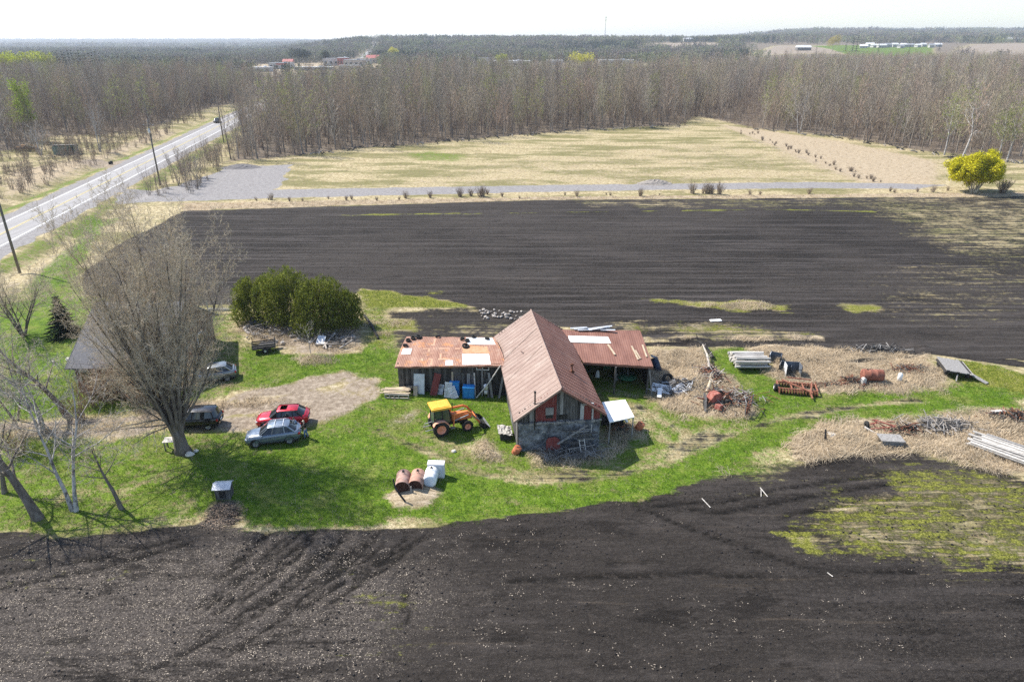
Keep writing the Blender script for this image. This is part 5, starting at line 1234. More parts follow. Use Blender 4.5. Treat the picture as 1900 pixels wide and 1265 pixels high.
# ---------------------------------------------------------------- people
def skin(name, edges_pts, edges, rads, m, parent, sub=2, root=0):
    me = bpy.data.meshes.new(name); me.from_pydata(edges_pts, edges, []); me.materials.append(m)
    o = bpy.data.objects.new(name, me); C.objects.link(o); o.parent = parent
    sm = o.modifiers.new('skin', 'SKIN'); sm.use_smooth_shade = True
    for i, v in enumerate(me.skin_vertices[0].data): v.radius = (rads[i][0], rads[i][1]) if isinstance(rads[i], tuple) else (rads[i],) * 2; v.use_root = (i == root)
    s = o.modifiers.new('subdivision', 'SUBSURF'); s.levels = sub; s.render_levels = sub
    return o
SKINM = mat('skin', [(.50, .30, .22), (.58, .37, .28)], 5, .6, bump=0)
def person(label, loc, rz, shirt, trousers, hair, lean=.0, reach=0.5, step=.12):
    """adult, 1.75 m, facing +x"""
    t = thing('person', label, 'person', loc, rz)
    f = lambda x, y, z: (x + max(0, z - .95) * lean, y, z - max(0, z - .95) * lean * lean * .4)
    pts = [f(0, 0, .97), f(0, 0, 1.15), f(0, 0, 1.38), f(.01, 0, 1.50), f(.02, 0, 1.58), f(.035, 0, 1.66), f(.03, 0, 1.74)]
    rad = [(.15, .11), (.14, .10), (.17, .11), .055, .06, .085, .05]; ed = [(i, i + 1) for i in range(6)]
    arms = {}; legs = {}
    for s in (-1, 1):
        k = len(pts); rc = reach if s > 0 else reach * .55
        sh = f(0, s * .19, 1.42); el = (sh[0] + .06 + .16 * rc, s * .25, sh[2] - .27 + .06 * rc); wr = (el[0] + .06 + .18 * rc, s * .21, el[2] - .24 + .16 * rc); ha = (wr[0] + .05 + .02 * rc, s * .20, wr[2] - .055 + .03 * rc)
        pts += [sh, el, wr, ha]; rad += [.055, .042, .03, (.038, .018)]; ed += [(2, k), (k, k + 1), (k + 1, k + 2), (k + 2, k + 3)]
        for q in range(4):
            kk = len(pts); y = ha[1] + (q - 1.5) * .019; L = (.06, .07, .066, .05)[q]
            pts += [(ha[0] + .035, y, ha[2] - .03), (ha[0] + .05, y, ha[2] - .03 - L * .6), (ha[0] + .045, y, ha[2] - .03 - L)]; rad += [.010, .009, .007]; ed += [(k + 3, kk), (kk, kk + 1), (kk + 1, kk + 2)]
        kk = len(pts); pts += [(wr[0] + .04, wr[1] - s * .04, wr[2] - .02), (wr[0] + .075, wr[1] - s * .055, wr[2] - .05)]; rad += [.011, .009]; ed += [(k + 2, kk), (kk, kk + 1)]
        arms[s] = (sh, el, wr)
        k = len(pts); st_ = step * s; hp = (0, s * .09, .92); kn = (.05 + st_ * .6, s * .10, .50); an = (st_, s * .10, .09); to = (st_ + .17, s * .12, .035)
        pts += [hp, kn, an, to]; rad += [.085, .056, .04, (.042, .03)]; ed += [(0, k), (k, k + 1), (k + 1, k + 2), (k + 2, k + 3)]; legs[s] = (hp, kn, an, to)
    skin('body', pts, ed, rad, SKINM, t)
    # face: nose, ears, eyes
    m = MB(); h = pts[5]; m.add([(h[0] + .08, -.012, h[2] + .0), (h[0] + .08, .012, h[2]), (h[0] + .08, 0, h[2] + .045), (h[0] + .112, 0, h[2] + .0)], [(0, 1, 3), (1, 2, 3), (2, 0, 3)]); m.build('nose', SKINM, t)
    m = MB()
    for s in (-1, 1): m.box((h[0] + .082, s * .03, h[2] + .035), (.012, .022, .01)); m.box((h[0], s * .088, h[2] + .015), (.035, .02, .055), m=1)
    m.box((h[0] + .082, 0, h[2] - .04), (.01, .04, .008), m=2); m.build('face_features', [DARKM, SKINM, mat('lips', [(.35, .13, .11), (.4, .16, .13)], 3, .6, bump=0)], t)
    m = MB(); prof = [(-.02, .097), (.03, .103), (.07, .09), (.10, .05), (.112, .005)]; m.lathe((h[0] - .012, 0, h[2] + .01), (-.25, 0, 1), prof, 16); m.build('hair', hair, t, True)
    sp = [pts[0], pts[1], pts[2], (pts[3][0], 0, pts[3][2] - .03)]; sr = [(.175, .13), (.165, .125), (.19, .13), .07]; se = [(0, 1), (1, 2), (2, 3)]
    for s in (-1, 1):
        k = len(sp); a = arms[s]; w2 = tuple(Vector(a[1]).lerp(Vector(a[2]), .85)); sp += [a[0], a[1], w2]; sr += [.075, .06, .048]; se += [(2, k), (k, k + 1), (k + 1, k + 2)]
    skin('jacket', sp, se, sr, shirt, t)
    sp = [(pts[0][0], 0, 1.0), (0, 0, .93)]; sr = [(.16, .12), (.16, .12)]; se = [(0, 1)]
    for s in (-1, 1):
        k = len(sp); l = legs[s]; sp += [l[0], l[1], (l[2][0], l[2][1], .13)]; sr += [.105, .078, .065]; se += [(1, k), (k, k + 1), (k + 1, k + 2)]
    skin('trousers', sp, se, sr, trousers, t)
    for s in (-1, 1):
        l = legs[s]; m = MB(); m.box((l[2][0] + .07, l[2][1] + s * .01, .05), (.28, .10, .10)); m.build('shoe', RUBBER, t, bevel=.03)
    t.scale = (S,) * 3
    return t
person('person in a pale blue jacket leaning in behind the blue grey car', P(553, 806) + Vector((0, .15, 0)), hd + .5, mat('pale blue jacket', [(.16, .24, .36), (.30, .40, .52)], 4, .85), mat('dark blue jeans', [(.02, .035, .07), (.05, .075, .13)], 5, .9), mat('dark hair', [(.02, .015, .012), (.05, .04, .03)], 20, .7), lean=.35, reach=1.1)
person('person in a black jacket and blue jeans standing on the grass behind the cars', P(569, 812), hd - .1, mat('black jacket', [(.01, .01, .011), (.03, .03, .032)], 4, .85), mat('blue jeans', [(.07, .13, .24), (.14, .22, .36)], 5, .9), mat('fair hair', [(.42, .36, .28), (.60, .54, .46)], 20, .7), lean=.12, reach=.9)

# ---------------------------------------------------------------- trees of the yard
MAPLE = dict(hero=True, levels=5, seg=8, wob=.05, trop=[.03, .11, .08, .03, 0], taper=[.12, .25, .3, .4], kids=[10, 8, 6, 5, 5], lo=[.07, .15, .12, .1, .1],
             ang=[(16, 40), (22, 50), (24, 55), (25, 60), (25, 60)], rr=[.45, .5, .5, .55, .5], ll=[.52, .48, .46, .5, .5], shrink=[.42, .3, .3, .2, .2], tw=.0085, woodlev=2, ls=.03, leaf=.3, nleaf=1, ljit=.03, trunk=.97)
BPOS = P(340, 838); HB = 17.6
g0 = random.Random(99); T_ = MB(); K_ = MB(); L_ = MB()
# short massive bole splitting into steep stems
bole = [(0, 0, -.2), (-.05, 0, .5), (-.1, 0, 1.3), (-.12, 0, 2.1)]
T_.tube(bole, [.80, .56, .50, .46], 14)
for i, (az, tilt, ln, r) in enumerate(((95, 5, 1.0, .27), (175, 17, .93, .22), (195, 27, .84, .17), (350, 12, .95, .21), (15, 21, .88, .18), (270, 10, .92, .2), (140, 11, .97, .2), (60, 20, .86, .17), (310, 20, .8, .15), (240, 20, .82, .15), (115, 17, .9, .15), (30, 9, .97, .17), (205, 12, .93, .17))):
    a = R(az); d = Vector((math.cos(a) * math.sin(R(tilt)), math.sin(a) * math.sin(R(tilt)) * .85, math.cos(R(tilt)))); o_2 = Vector((math.cos(a) * .26 - .12, math.sin(a) * .26, 1.5 + .3 * (i % 3)))
    grow(T_, K_, L_, o_2, d, (HB - 2) * ln, r, 0, dict(MAPLE, trop=[.035, .09, .06, .02, 0]), g0)
for i in range(22):
    az = R(150 + g0.uniform(-75, 150)); z0_ = g0.uniform(2.2, 7.5); rr_ = z0_ * .2
    grow(T_, K_, L_, Vector((math.cos(az) * rr_ - .1, math.sin(az) * rr_, z0_)), unit((math.cos(az), math.sin(az), g0.uniform(.15, .9))), g0.uniform(3.2, 5.6), .07, 1, dict(MAPLE, trop=[0, -.03, -.06, -.03, 0], wob=.1), g0)
bt = thing('maple_tree', 'huge spreading leafless tree with a thick split trunk in front of the house', 'tree', BPOS)
T_.build('trunk', DBARK, bt, True); kk_ = K_.build('crown', DTWIG, bt); L_.build('buds', BUD, kk_)
bt.scale = (.88, .88, .93)
print('maple', len(T_.f), len(K_.f), len(L_.f))
def small(name, px, py, top, r, seed, label, p=None, mats=(DBARK, DTWIG, BUD), **k):
    q = dict(FOREST, hero=True, levels=4, kids=[12, 7, 6, 5], lo=[.28, .15, .15, .1], ang=[(30, 60), (28, 55), (25, 55), (25, 55)], rr=[.5, .5, .5, .5], ll=[.52, .52, .5, .5], shrink=[.45, .3, .2, .2], tw=.0095, trop=[.02, .06, .03, 0, 0], woodlev=2, wob=.09)
    q.update(p or {}); b0 = P(px, py)
    return make_tree(name, top, r, seed, q, label, 'tree', loc=b0, mats=mats, **k)
small('birch_tree', 138, 948, 11.2, .2, 41, 'pale barked leafless tree with bleached forking limbs near the dark field', dict(kids=[10, 6, 5, 5], tw=.011, wob=.15, ang=[(30, 65), (30, 60), (25, 55), (25, 55)], ll=[.6, .55, .5, .5]), mats=(WBARK, PTWIG, BUD), stems=2, fan=.16, lean=(-.03, .1))
small('birch_tree', 78, 800, 8.6, .15, 44, 'pale forked dead looking tree standing by the driveway', dict(kids=[8, 5, 5, 4], tw=.011, wob=.15), mats=(WBARK, PTWIG, BUD), stems=3, fan=.22, lean=(-.06, 0))
small('leaning_tree', 125, 772, 8.6, .24, 45, 'dark trunked tree leaning over beside the driveway', dict(kids=[12, 7, 6, 5], wob=.13), lean=(-.28, .1))
small('leaning_tree', 72, 962, 9.6, .3, 46, 'dark curved tree leaning toward the edge of the lawn', dict(kids=[12, 7, 6, 5], wob=.13), lean=(-.34, .1))
small('yard_tree', 226, 944, 5.2, .15, 47, 'small leafless tree with a wide low crown near the dark field', dict(kids=[9, 6, 5, 4], lo=[.5, .2, .2, .1], ang=[(40, 75), (30, 60), (25, 55), (25, 55)]), lean=(-.16, .05))
small('yard_tree', 44, 622, 8.0, .16, 48, 'slim many stemmed leafless tree on the far lawn beside the spruce', dict(kids=[12, 7, 6, 5], wob=.13), stems=6, fan=.4)
small('yard_tree', -40, 700, 9, .25, 49, 'leafless tree at the far edge of the lawn', dict(kids=[11, 7, 6, 5], wob=.12), stems=2, fan=.3)
small('yard_tree', 8, 915, 8.5, .16, 61, 'leafless tree cut by the picture edge beside the curved dark tree', dict(kids=[11, 7, 6, 5], wob=.12), lean=(.02, .1))
small('yard_tree', 30, 780, 7.5, .13, 62, 'thin leafless tree at the driveway left of the pale forked one', dict(kids=[11, 7, 6, 5], wob=.12), stems=2, fan=.25)
small('sapling', 577, 659, 3.3, .045, 50, 'thin young leafless tree in front of the cedar clump', dict(kids=[8, 5, 4, 3], lo=[.35, .2, .2, .1], ang=[(40, 70), (30, 55), (25, 50), (25, 50)], ll=[.6, .5, .5, .5], levels=3), mats=(WBARK, PTWIG, BUD))
for i, (px_, py_, w) in enumerate(((205, 745, 1.6), (262, 750, 2.1), (310, 742, 1.5), (172, 752, 1.4), (238, 738, 1.8))):
    K = brush(60 + i, 1.9, 60, kids=14, twr=.008, sprd=.8); one('shrub', K, mat('reddish brown shrub twigs', [(.22, .13, .09), (.34, .24, .16)], 3, .9, bump=0), 'bushy leafless brown shrub against the house front', 'shrub', G(px_, py_), group='shrubs along the house front').scale = (w * 1.15,) * 3
for i, (px_, py_, w, lb) in enumerate(((150, 778, 1.3, 'low brown shrub beside the driveway bend'), (35, 840, 1.4, 'low brown shrub on the lawn left of the pale barked tree'))):
    one('shrub', brush(80 + i, 1.9, 60, kids=14, twr=.008, sprd=.9), mat('reddish brown shrub twigs', None), lb, 'shrub', G(px_, py_)).scale = (w,) * 3

def leafy(M, cx, cy, cz, rx, ry, rz, n, ls, g, shell=.55, flat=0):
    for i in range(n):
        while True:
            v = Vector((g.uniform(-1, 1), g.uniform(-1, 1), g.uniform(-1, 1)))
            if shell < v.length < 1: break
        lump = 1 + .16 * math.sin(v.x * 7 + cx * 3) * math.cos(v.z * 6 + cy) + .1 * math.sin(v.y * 9 + v.x * 5)
        q = Vector((cx + v.x * rx * lump, cy + v.y * ry * lump, cz + v.z * rz * lump))
        a = Vector((g.gauss(0, 1), g.gauss(0, 1), g.gauss(0, 1) + flat)).normalized() * ls * g.uniform(.6, 1.3); b2 = Vector((g.gauss(0, 1), g.gauss(0, 1), g.gauss(0, 1))).normalized() * ls * .7
        M.add([tuple(q - a * .5 - b2 * .3), tuple(q - a * .4 + b2 * .4), tuple(q + a * .7)], [(0, 1, 2)])
def evergreen(name, label, px, py, h, w, seed, m=CEDAR, n=9000, ls=.30):
    g = random.Random(seed); b0 = P(px, py); t = thing(name, label, 'tree', b0); M = MB()
    for k in range(26):
        a = g.uniform(0, 6.28); rr = w * .5 * math.sqrt(g.random()) * .8; hh = h * (1 - .30 * (rr / (w * .5)) ** 2) * g.uniform(.82, 1.0)
        cx, cy = math.cos(a) * rr, math.sin(a) * rr; ph = hh * g.uniform(.45, .6)
        leafy(M, cx, cy, hh - ph * .5, w * .12, w * .12, ph * .5, n // 52, ls * 1.1, g, .7, 1.8)
        leafy(M, cx * 1.12, cy * 1.12, (hh - ph) * .62, w * .17, w * .17, (hh - ph) * .62, n // 52, ls, g, .6, 1.0)
    T = MB(); T.tube([(0, 0, -.1), (0, 0, h * .5), (.1, 0, h * .85)], [.22, .13, .04], 8); T.build('trunk', DBARK, t, True); M.build('crown', m, t); return t
evergreen('cedar_tree', 'leftmost and lowest cedar of the dense evergreen clump', 480, 590, height(480, 590, 508), 5.6, 1, n=10000, ls=.24)
evergreen('cedar_tree', 'tallest cedar in the middle of the evergreen clump', 528, 598, height(528, 598, 489), 6.8, 2, n=13000, ls=.24)
evergreen('cedar_tree', 'broad cedar at the right of the evergreen clump', 600, 608, height(600, 608, 505), 7.2, 3, n=14000, ls=.24)
evergreen('cedar_tree', 'cedar bulging out at the far right side of the evergreen clump', 638, 606, height(638, 606, 535), 4.4, 4, n=8000, ls=.24)
def spruce(label, loc, h, w, seed, name='spruce_tree', n=16, group=None, mt=SPRUCE):
    g = random.Random(seed); t = thing(name, label, 'tree', loc, 0, group); M = MB()
    for i in range(n):
        z = h * (.06 + .92 * i / n); r = w * .5 * (1 - i / n) ** .85 + .08
        for j in range(max(7, int(22 * (1 - i / n * .6)))):
            a = g.uniform(0, 6.28); L = r * g.uniform(.75, 1.15); d = Vector((math.cos(a), math.sin(a), -.12)); s = Vector((-d.y, d.x, 0))
            for q in range(5):
                u = (q + .5) / 5; p = Vector((0, 0, z)) + d * L * u; ww = .46 * w * .2 * (1.25 - u)
                M.add([tuple(p - s * ww - d * .1), tuple(p + d * L * .22 + Vector((0, 0, .05))), tuple(p + s * ww - d * .1), tuple(p + Vector((0, 0, -.22 * ww / .2)) * .6)], [(0, 1, 2), (0, 3, 2)])
    T = MB(); T.tube([(0, 0, 0), (0, 0, h)], [h * .018, .02], 6); T.build('trunk', DBARK, t, True); M.build('crown', mt, t); return t
spruce('dark spruce tree on the lawn beyond the house corner', P(122, 622), height(122, 622, 545), 3.6, 5)
# yellow willow bush
wp_ = G(1806, 357); hW = height(1806, 357, 292); g = random.Random(8)
t = thing('willow', 'bright yellow rounded willow bush at the end of the gravel lane', 'willow', wp_); K = MB(); L = MB()
p = dict(hero=True, levels=4, seg=5, wob=.1, trop=[.0, .02, .02, 0, 0], taper=[.3, .3, .4, .4], kids=[7, 6, 6, 5], lo=[.3, .25, .2, .1], ang=[(20, 50), (25, 55), (25, 60), (30, 70)], rr=[.5, .5, .5, .5], ll=[.55, .55, .5, .5], shrink=[.3, .2, .2, .1], tw=.02, woodlev=2, ls=.30, leaf=1, nleaf=6, ljit=.5)
for i in range(11):
    a = 6.28 * i / 11; tl = g.uniform(.15, 1.0); grow(K, K, L, Vector((math.cos(a) * .4, math.sin(a) * .4, 0)), unit((math.cos(a) * tl, math.sin(a) * tl, 1)), hW * g.uniform(.7, .85), .13, 0, p, g)
k = K.build('trunk', DTWIG, t); L.build('crown', YLEAF, t)
one('shrub', brush(91, 3.0, 80, kids=14, twr=.02, sprd=.9), BRUSHM, 'tangled grey brown shrub right of the yellow willow', 'shrub', G(1860, 358))
# ---------------------------------------------------------------- tanks on the lawn
def tank(name, label, p, r, L, rz, mt, cap_mt=None, open_=False, group=None, z=None, stand=True):
    t = thing(name, label, 'tank', p, rz, group); z = r + .12 if z is None else z; m = MB()
    m.lathe((0, -L / 2, z), (0, 1, 0), ([(.02, r * .93), (0, r)] if open_ else [(-.03, .01), (-.02, r * .7), (0, r * .97)]) + [(.05, r), (L * .33, r), (L * .34, r * 1.02), (L * .35, r), (L * .66, r), (L * .67, r * 1.02), (L * .68, r), (L - .04, r), (L, r * .96), (L + .03, r * .5), (L + .04, .01)], 26)
    m.build('shell', mt, t, True)
    m = MB(); m.lathe((0, -L / 2 + (.06 if open_ else -.04), z), (0, 1, 0), [(0, .005), (0, r * .93)] if open_ else [(0, .01), (.0, r * .55), (.02, r * .8)], 26); m.build('end_plate', cap_mt or mt, t)
    m = MB(); m.lathe((0, L * .3, z + r - .01), (0, 0, 1), [(0, .08), (.07, .08), (.08, .01)], 12); m.tube([(.06, L * .22, z + r), (.06, L * .12, z + r + .12), (-.08, L * .1, z + r + .1)], .02, 6); m.build('filler_cap', DARKM, t)
    if stand:
        m = MB()
        for y in (-L * .32, L * .32): m.box((0, y, .06), (r * 1.5, .12, .2))
        m.build('cradle', DARKWOOD, t)
    return t
RD = mat('dark rust end', [(.03, .012, .009), (.08, .035, .025)], 4, .9)
tank('fuel_tank', 'left hand rusty fuel tank lying on the grass, with a dark brown end', P(746, 919) + Vector((0, .75, 0)), .5, 1.55, R(4), PRUST, RD, True)
tank('fuel_tank', 'pinker rusty fuel tank between the brown tank and the white one', P(772, 917) + Vector((0, .75, 0)), .5, 1.5, R(-2), mat('pink rusted shell', [(.30, .15, .11), (.46, .28, .21)], 3, .7), RD, True)
tank('fuel_tank', 'white and pale blue tank at the right of the two rusty tanks', P(798, 909) + Vector((0, .75, 0)), .47, 1.25, R(-3), WPLAST, BLUEWHITE, False)
m = MB(); m.box((0, 0, .55), (1.15, .5, 1.1)); m.box((0, -.27, .55), (.95, .03, .9)); m.box((0, 0, 1.12), (1.2, .56, .05)); one('white_cabinet', m, mat('chalky white cabinet', [(.55, .55, .60), (.78, .78, .80)], 2, .5), 'white metal cabinet standing behind the pale blue white tank', 'cabinet', P(802, 900) + Vector((.2, 1.1, 0)), R(-3), bevel=.02)
m = MB(); m.tube([(.5, -.25, 0), (.1, -.1, .55), (-.25, .05, 1.1), (-.35, .1, 1.75)], [.07, .07, .06, .05], 8); one('bent_post', m, DARKWOOD, 'bent dark post leaning left of the rusty tanks', 'post', P(742, 930))
m = MB(); m.tube([(0, 0, 0), (-.02, .1, .7), (-.03, .12, .85)], .05, 8); one('short_post', m, GREYWOOD2, 'short grey post between the two rusty tanks', 'post', P(764, 924))
t = thing('kennel', 'small wooden box with a grey metal lid on the lawn by the leaf heap', 'box', P(414, 926) + Vector((0, .35, 0)), .1); m = MB(); m.box((0, 0, .45), (.95, .8, .9)); m.box((0, -.41, .4), (.4, .03, .5), m=1); m.build('body', [GREYWOOD, DARKM], t)
m = MB(); m.add([(-.6, -.55, .88), (.6, -.55, .88), (.6, .0, 1.12), (-.6, .0, 1.12), (-.6, .5, .9), (.6, .5, .9)], [(0, 1, 2, 3), (3, 2, 5, 4)]); m.build('lid', GALV, t)
m = MB(); g = random.Random(4)
for i in range(900):
    a = g.uniform(0, 6.28); r_ = math.sqrt(g.random()); q = P(415, 956) + Vector((math.cos(a) * r_ * 1.5, math.sin(a) * r_ * 1.5, .25 * (1 - r_) + g.uniform(0, .06))); d = Vector((g.gauss(0, 1), g.gauss(0, 1), g.gauss(0, .4))).normalized() * .09; e = Vector((g.gauss(0, 1), g.gauss(0, 1), g.gauss(0, .4))).normalized() * .07
    m.add([tuple(q), tuple(q + d), tuple(q + e)], [(0, 1, 2)])
tag(m.build('leaf_heap', leafmat('dead leaves', [(.20, .14, .10), (.38, .29, .22)])), 'heap of dead leaves at the field edge below the box', kind='stuff')
t = thing('table', 'small weathered wooden table at the foot of the big tree', 'table', P(318, 835) + Vector((0, .2, 0)), .15); m = MB()
for i in range(5): m.box((0, -.32 + .16 * i, .8), (1.0, .14, .04))
m.build('tabletop', BLEACH, t)
for x in (-.4, .4):
    for y in (-.28, .28): m = MB(); m.box((x, y, .39), (.07, .07, .78)); m.build('leg', GREYWOOD, t)
for i, (px_, py_, s_) in enumerate(((352, 845, .35), (364, 838, .22), (800, 862, .28), (842, 838, .2), (128, 668, .3), (100, 672, .18))):
    def rock(r, seed):
        g = random.Random(seed); M = MB(); n = 8; vs = []
        for (t_, k) in ((-.5, .6), (0, 1), (.45, .75), (.62, .2)):
            for j in range(n): q = 6.28 * j / n; rr = r * k * g.uniform(.8, 1.15); vs.append((math.cos(q) * rr, math.sin(q) * rr * .8, r * (t_ + .3) * g.uniform(.8, 1.1)))
        M.add(vs, [(a * n + j, a * n + (j + 1) % n, (a + 1) * n + (j + 1) % n, (a + 1) * n + j) for a in range(3) for j in range(n)] + [tuple(3 * n + j for j in range(n))]); return M
    lb = ('pale flat stone at the foot of the big tree', 'small stone right of the big tree foot', 'pale yellowish stone on the grass behind the tanks', 'small white stone on the grass below the tractor', 'white stone beside the house corner', 'smallest white stone on the lawn left of the house')[i]
    one('stone', rock(s_, i), mat('pale stone', [(.5, .46, .40), (.7, .66, .58)], 4, .9), lb, 'stone', P(px_, py_))

# ---------------------------------------------------------------- trailer, wood and stones by the cedars
t = thing('trailer', 'small black utility trailer with stake sides parked left of the stone heap', 'trailer', P(488, 655) + Vector((0, .5, 0)), R(18)); m = MB(); m.box((0, 0, .5), (2.2, 1.2, .1))
for y in (-.58, .58):
    for z in (.65, .85): m.box((0, y, z), (2.2, .05, .12))
m.build('bed', DARKM, t)
for x in (-1.05, 1.05):
    for y in (-.58, .58): m = MB(); m.box((x, y, .9), (.06, .06, .9)); m.build('stake', GREYWOOD, t)
for y in (-.7, .7): m = MB(); m.lathe((.1, y, .3), (0, 1, 0), [(-.1, .1), (-.1, .3), (.1, .3), (.1, .1)], 16); w_ = m.build('wheel', RUBBER, t, True); m = MB(); m.lathe((.1, y, .3), (0, 1, 0), [(-.11, .01), (-.11, .12), (.11, .12), (.11, .01)], 12); m.build('rim', GALV, w_)
m = MB(); m.beam((1.1, 0, .45), (2.0, 0, .35), .08, .08); m.build('drawbar', DARKM, t)
for i in range(4): m = MB(); a = P(478, 640, .62) + Vector((.1, .15 * i, .02 * i)); m.beam(a, a + Vector((1.7, .5, .0)), .13, .05); one('board', m, GREYWOOD, 'dark board lying in the bed of the black trailer', 'board', group='boards in the trailer')
m = MB(); m.box((0, 0, .3), (.9, .6, .5)); m.box((0, 0, .6), (1.0, .7, .08), m=1); m.tube([(.3, -.3, .3), (.5, -.5, .5)], .05, 6, m=1); one('blue_box', m, [mat('dull blue metal', [(.07, .10, .15), (.16, .21, .28)], 3, .6), DARKM], 'dull blue metal box left of the cedars at the end of the stone heap', 'box', P(474, 600), .2)
g = random.Random(21); protos_r = [rock(1, 50 + i) for i in range(4)]
for i in range(70):
    px_ = g.uniform(452, 560) if g.random() < .75 else g.uniform(560, 660); py_ = 604 + (px_ - 452) * .1 + abs(g.gauss(0, 1)) * 13
    py_ = min(py_, 648 + (px_ > 520) * 4)
    o = one('stone', protos_r[i % 4], ROCKM, 'pale field stone in the heap in front of the cedar clump', 'stone', G(px_, py_, g.uniform(0, .15)), g.uniform(0, 6), 'stones heaped before the cedars') if i < 4 else None
    if o is None:
        s0_ = STN[i % 4]; o = s0_.copy(); C.objects.link(o); o.location = G(px_, py_, g.uniform(0, .15)); o.rotation_euler = (0, 0, g.uniform(0, 6))
    else:
        if i == 0: STN = []
        STN.append(o)
    o.scale = (g.uniform(.10, .30),) * 3
m = MB()
for i in range(260):
    px_ = g.uniform(455, 662); py_ = 610 + (px_ - 452) * .12 + g.gauss(0, 9); q = G(px_, py_, g.uniform(.0, .55)); a = g.uniform(0, PI); L = g.uniform(.4, 1.8); d = Vector((math.cos(a), math.sin(a) * .6, g.uniform(-.12, .2))) * L
    m.tube([q - d / 2, q + d * .1 + Vector((0, 0, .05)), q + d / 2], [.035, .03, .015], 5, m=g.choice((0, 1, 1, 2)))
tag(m.build('brushwood', [GREYWOOD, LOGM, DARKWOOD]), 'tangled sticks and split wood lying before the cedar clump', kind='stuff')
for i, (a, b2, w) in enumerate((((600, 648), (622, 626), .1), ((606, 650), (600, 628), .08), ((640, 628), (660, 634), .14), ((585, 642), (640, 646), .1), ((630, 650), (655, 640), .09))):
    m = MB(); m.tube([G(*a, .15), G(*b2, .45)], w, 8); one('log', m, LOGM, 'grey log lying among the sticks at the right end of the heap', 'log', group='logs before the cedars')
m = MB(); m.add([(-.5, -.4, .1), (.4, -.5, .15), (.5, .3, .75), (-.3, .4, .8)], [(0, 1, 2, 3)]); m.beam((-.5, -.4, .08), (.4, -.5, .13), .03, .03); one('metal_sheet', m, GALV, 'bent grey metal sheet leaning in the brushwood behind the sapling', 'metal sheet', P(596, 638))
# rubble row behind the barn
g = random.Random(31)
for i in range(46):
    o = STN[i % 4].copy(); C.objects.link(o); o['label'] = 'pale stone in the row along the garden strip behind the barn'; o['group'] = 'stones behind the barn'
    o.location = G(g.uniform(890, 968), g.uniform(576, 594), .05); o.scale = (g.uniform(.1, .26),) * 3; o.rotation_euler = (0, 0, g.uniform(0, 6))
m = MB(); m.tube([P(676, 585, .1), P(690, 604, .15), P(702, 628, .1)], [.16, .14, .1], 8); one('log', m, DARKWOOD, 'dark log lying at an angle right of the cedar clump', 'log')
m = MB(); m.beam(P(386, 574, .5), P(440, 575, .5), .08, .35); m.beam(P(386, 574, 1.0), P(440, 575, 1.0), .08, .12)
for k in range(5): q = P(386 + 13.5 * k, 574.3); m.beam(q, q + Vector((0, 0, 1.1)), .1, .1)
one('board_fence', m, BLEACH, 'short low board fence between the house and the cedars', 'fence')

# ---------------------------------------------------------------- junk right of the barn
t = thing('culvert_pipe', 'dark blue culvert pipe leaning against the end of the open shed', 'pipe', P(1222, 690)); m = MB(); m.lathe((0, 0, .1), (-.35, .5, .9), [(0, .30), (0, .34), (1.3, .34), (1.3, .30), (0, .30)], 18); m.build('pipe', mat('dark blue drum', [(.015, .025, .05), (.04, .06, .10)], 3, .5), t, True); m = MB(); m.box((-.4, .5, 1.3), (.7, .5, .05), ry=.4); m.build('cover', GREYWOOD2, t)
m = MB()
for i in range(5): m.box((0, -.4 + .2 * i, 0), (1.7, .15, .04))
for x in (-.7, .0, .7): m.box((x, 0, -.06), (.1, .95, .08))
o = one('pallet', m, WHITES, 'white painted slatted board lying tilted at the front of the junk heap', 'pallet', P(1226, 727) + Vector((0, 0, .35)), R(-22)); o.rotation_euler = (R(22), 0, R(-24))
m = MB(); m.box((0, 0, 0), (.35, 1.1, .05)); m.box((.0, .3, .03), (.5, .12, .05)); o = one('board', m, WHITES, 'short white board crossing the white slatted board', 'board', P(1224, 728, .5), 0); o.rotation_euler = (R(20), 0, R(-15))
o = one('tyre', tyre_mesh(.55, .3), RUBBER, 'large black tyre standing behind the white slatted board', 'tyre', P(1238, 712) + Vector((0, .2, .35)), 0, None, True); o.rotation_euler = (R(55), 0, R(20))
m = MB(); m.box((0, 0, 0), (1.3, .9, .03)); o = one('metal_sheet', m, GALV, 'grey sheet propped on the junk beside the large tyre', 'metal sheet', P(1262, 722, .45)); o.rotation_euler = (R(28), R(-12), R(35))
def heap(name, label, px, py, sx, sy, n, mats, seed, hmax=.8, L=(.4, 1.4), w=(.03, .08)):
    g = random.Random(seed); m = MB(); c_ = G(px, py)
    for i in range(n):
        x = g.gauss(0, .45); y = g.gauss(0, .45); q = c_ + Vector((x * sx, y * sy, g.uniform(0, hmax) * math.exp(-x * x - y * y))); a = g.uniform(0, 6.28); d = Vector((math.cos(a), math.sin(a), g.uniform(-.3, .6))) * g.uniform(*L) * .5
        if g.random() < .5: m.beam(q - d, q + d, g.uniform(*w), g.uniform(*w) * .6, m=g.randrange(len(mats)))
        else: m.tube([q - d, q + Vector((0, 0, .06)), q + d], g.uniform(*w) * .5, 5, m=g.randrange(len(mats)))
    return tag(m.build(name, mats), label, kind='stuff')
heap('scrap_heap', 'scrap of boards and metal beside the large tyre', 1262, 722, 2.4, 1.5, 170, [GREYWOOD2, DARKM, GREYWOOD, GALV], 1, .6)
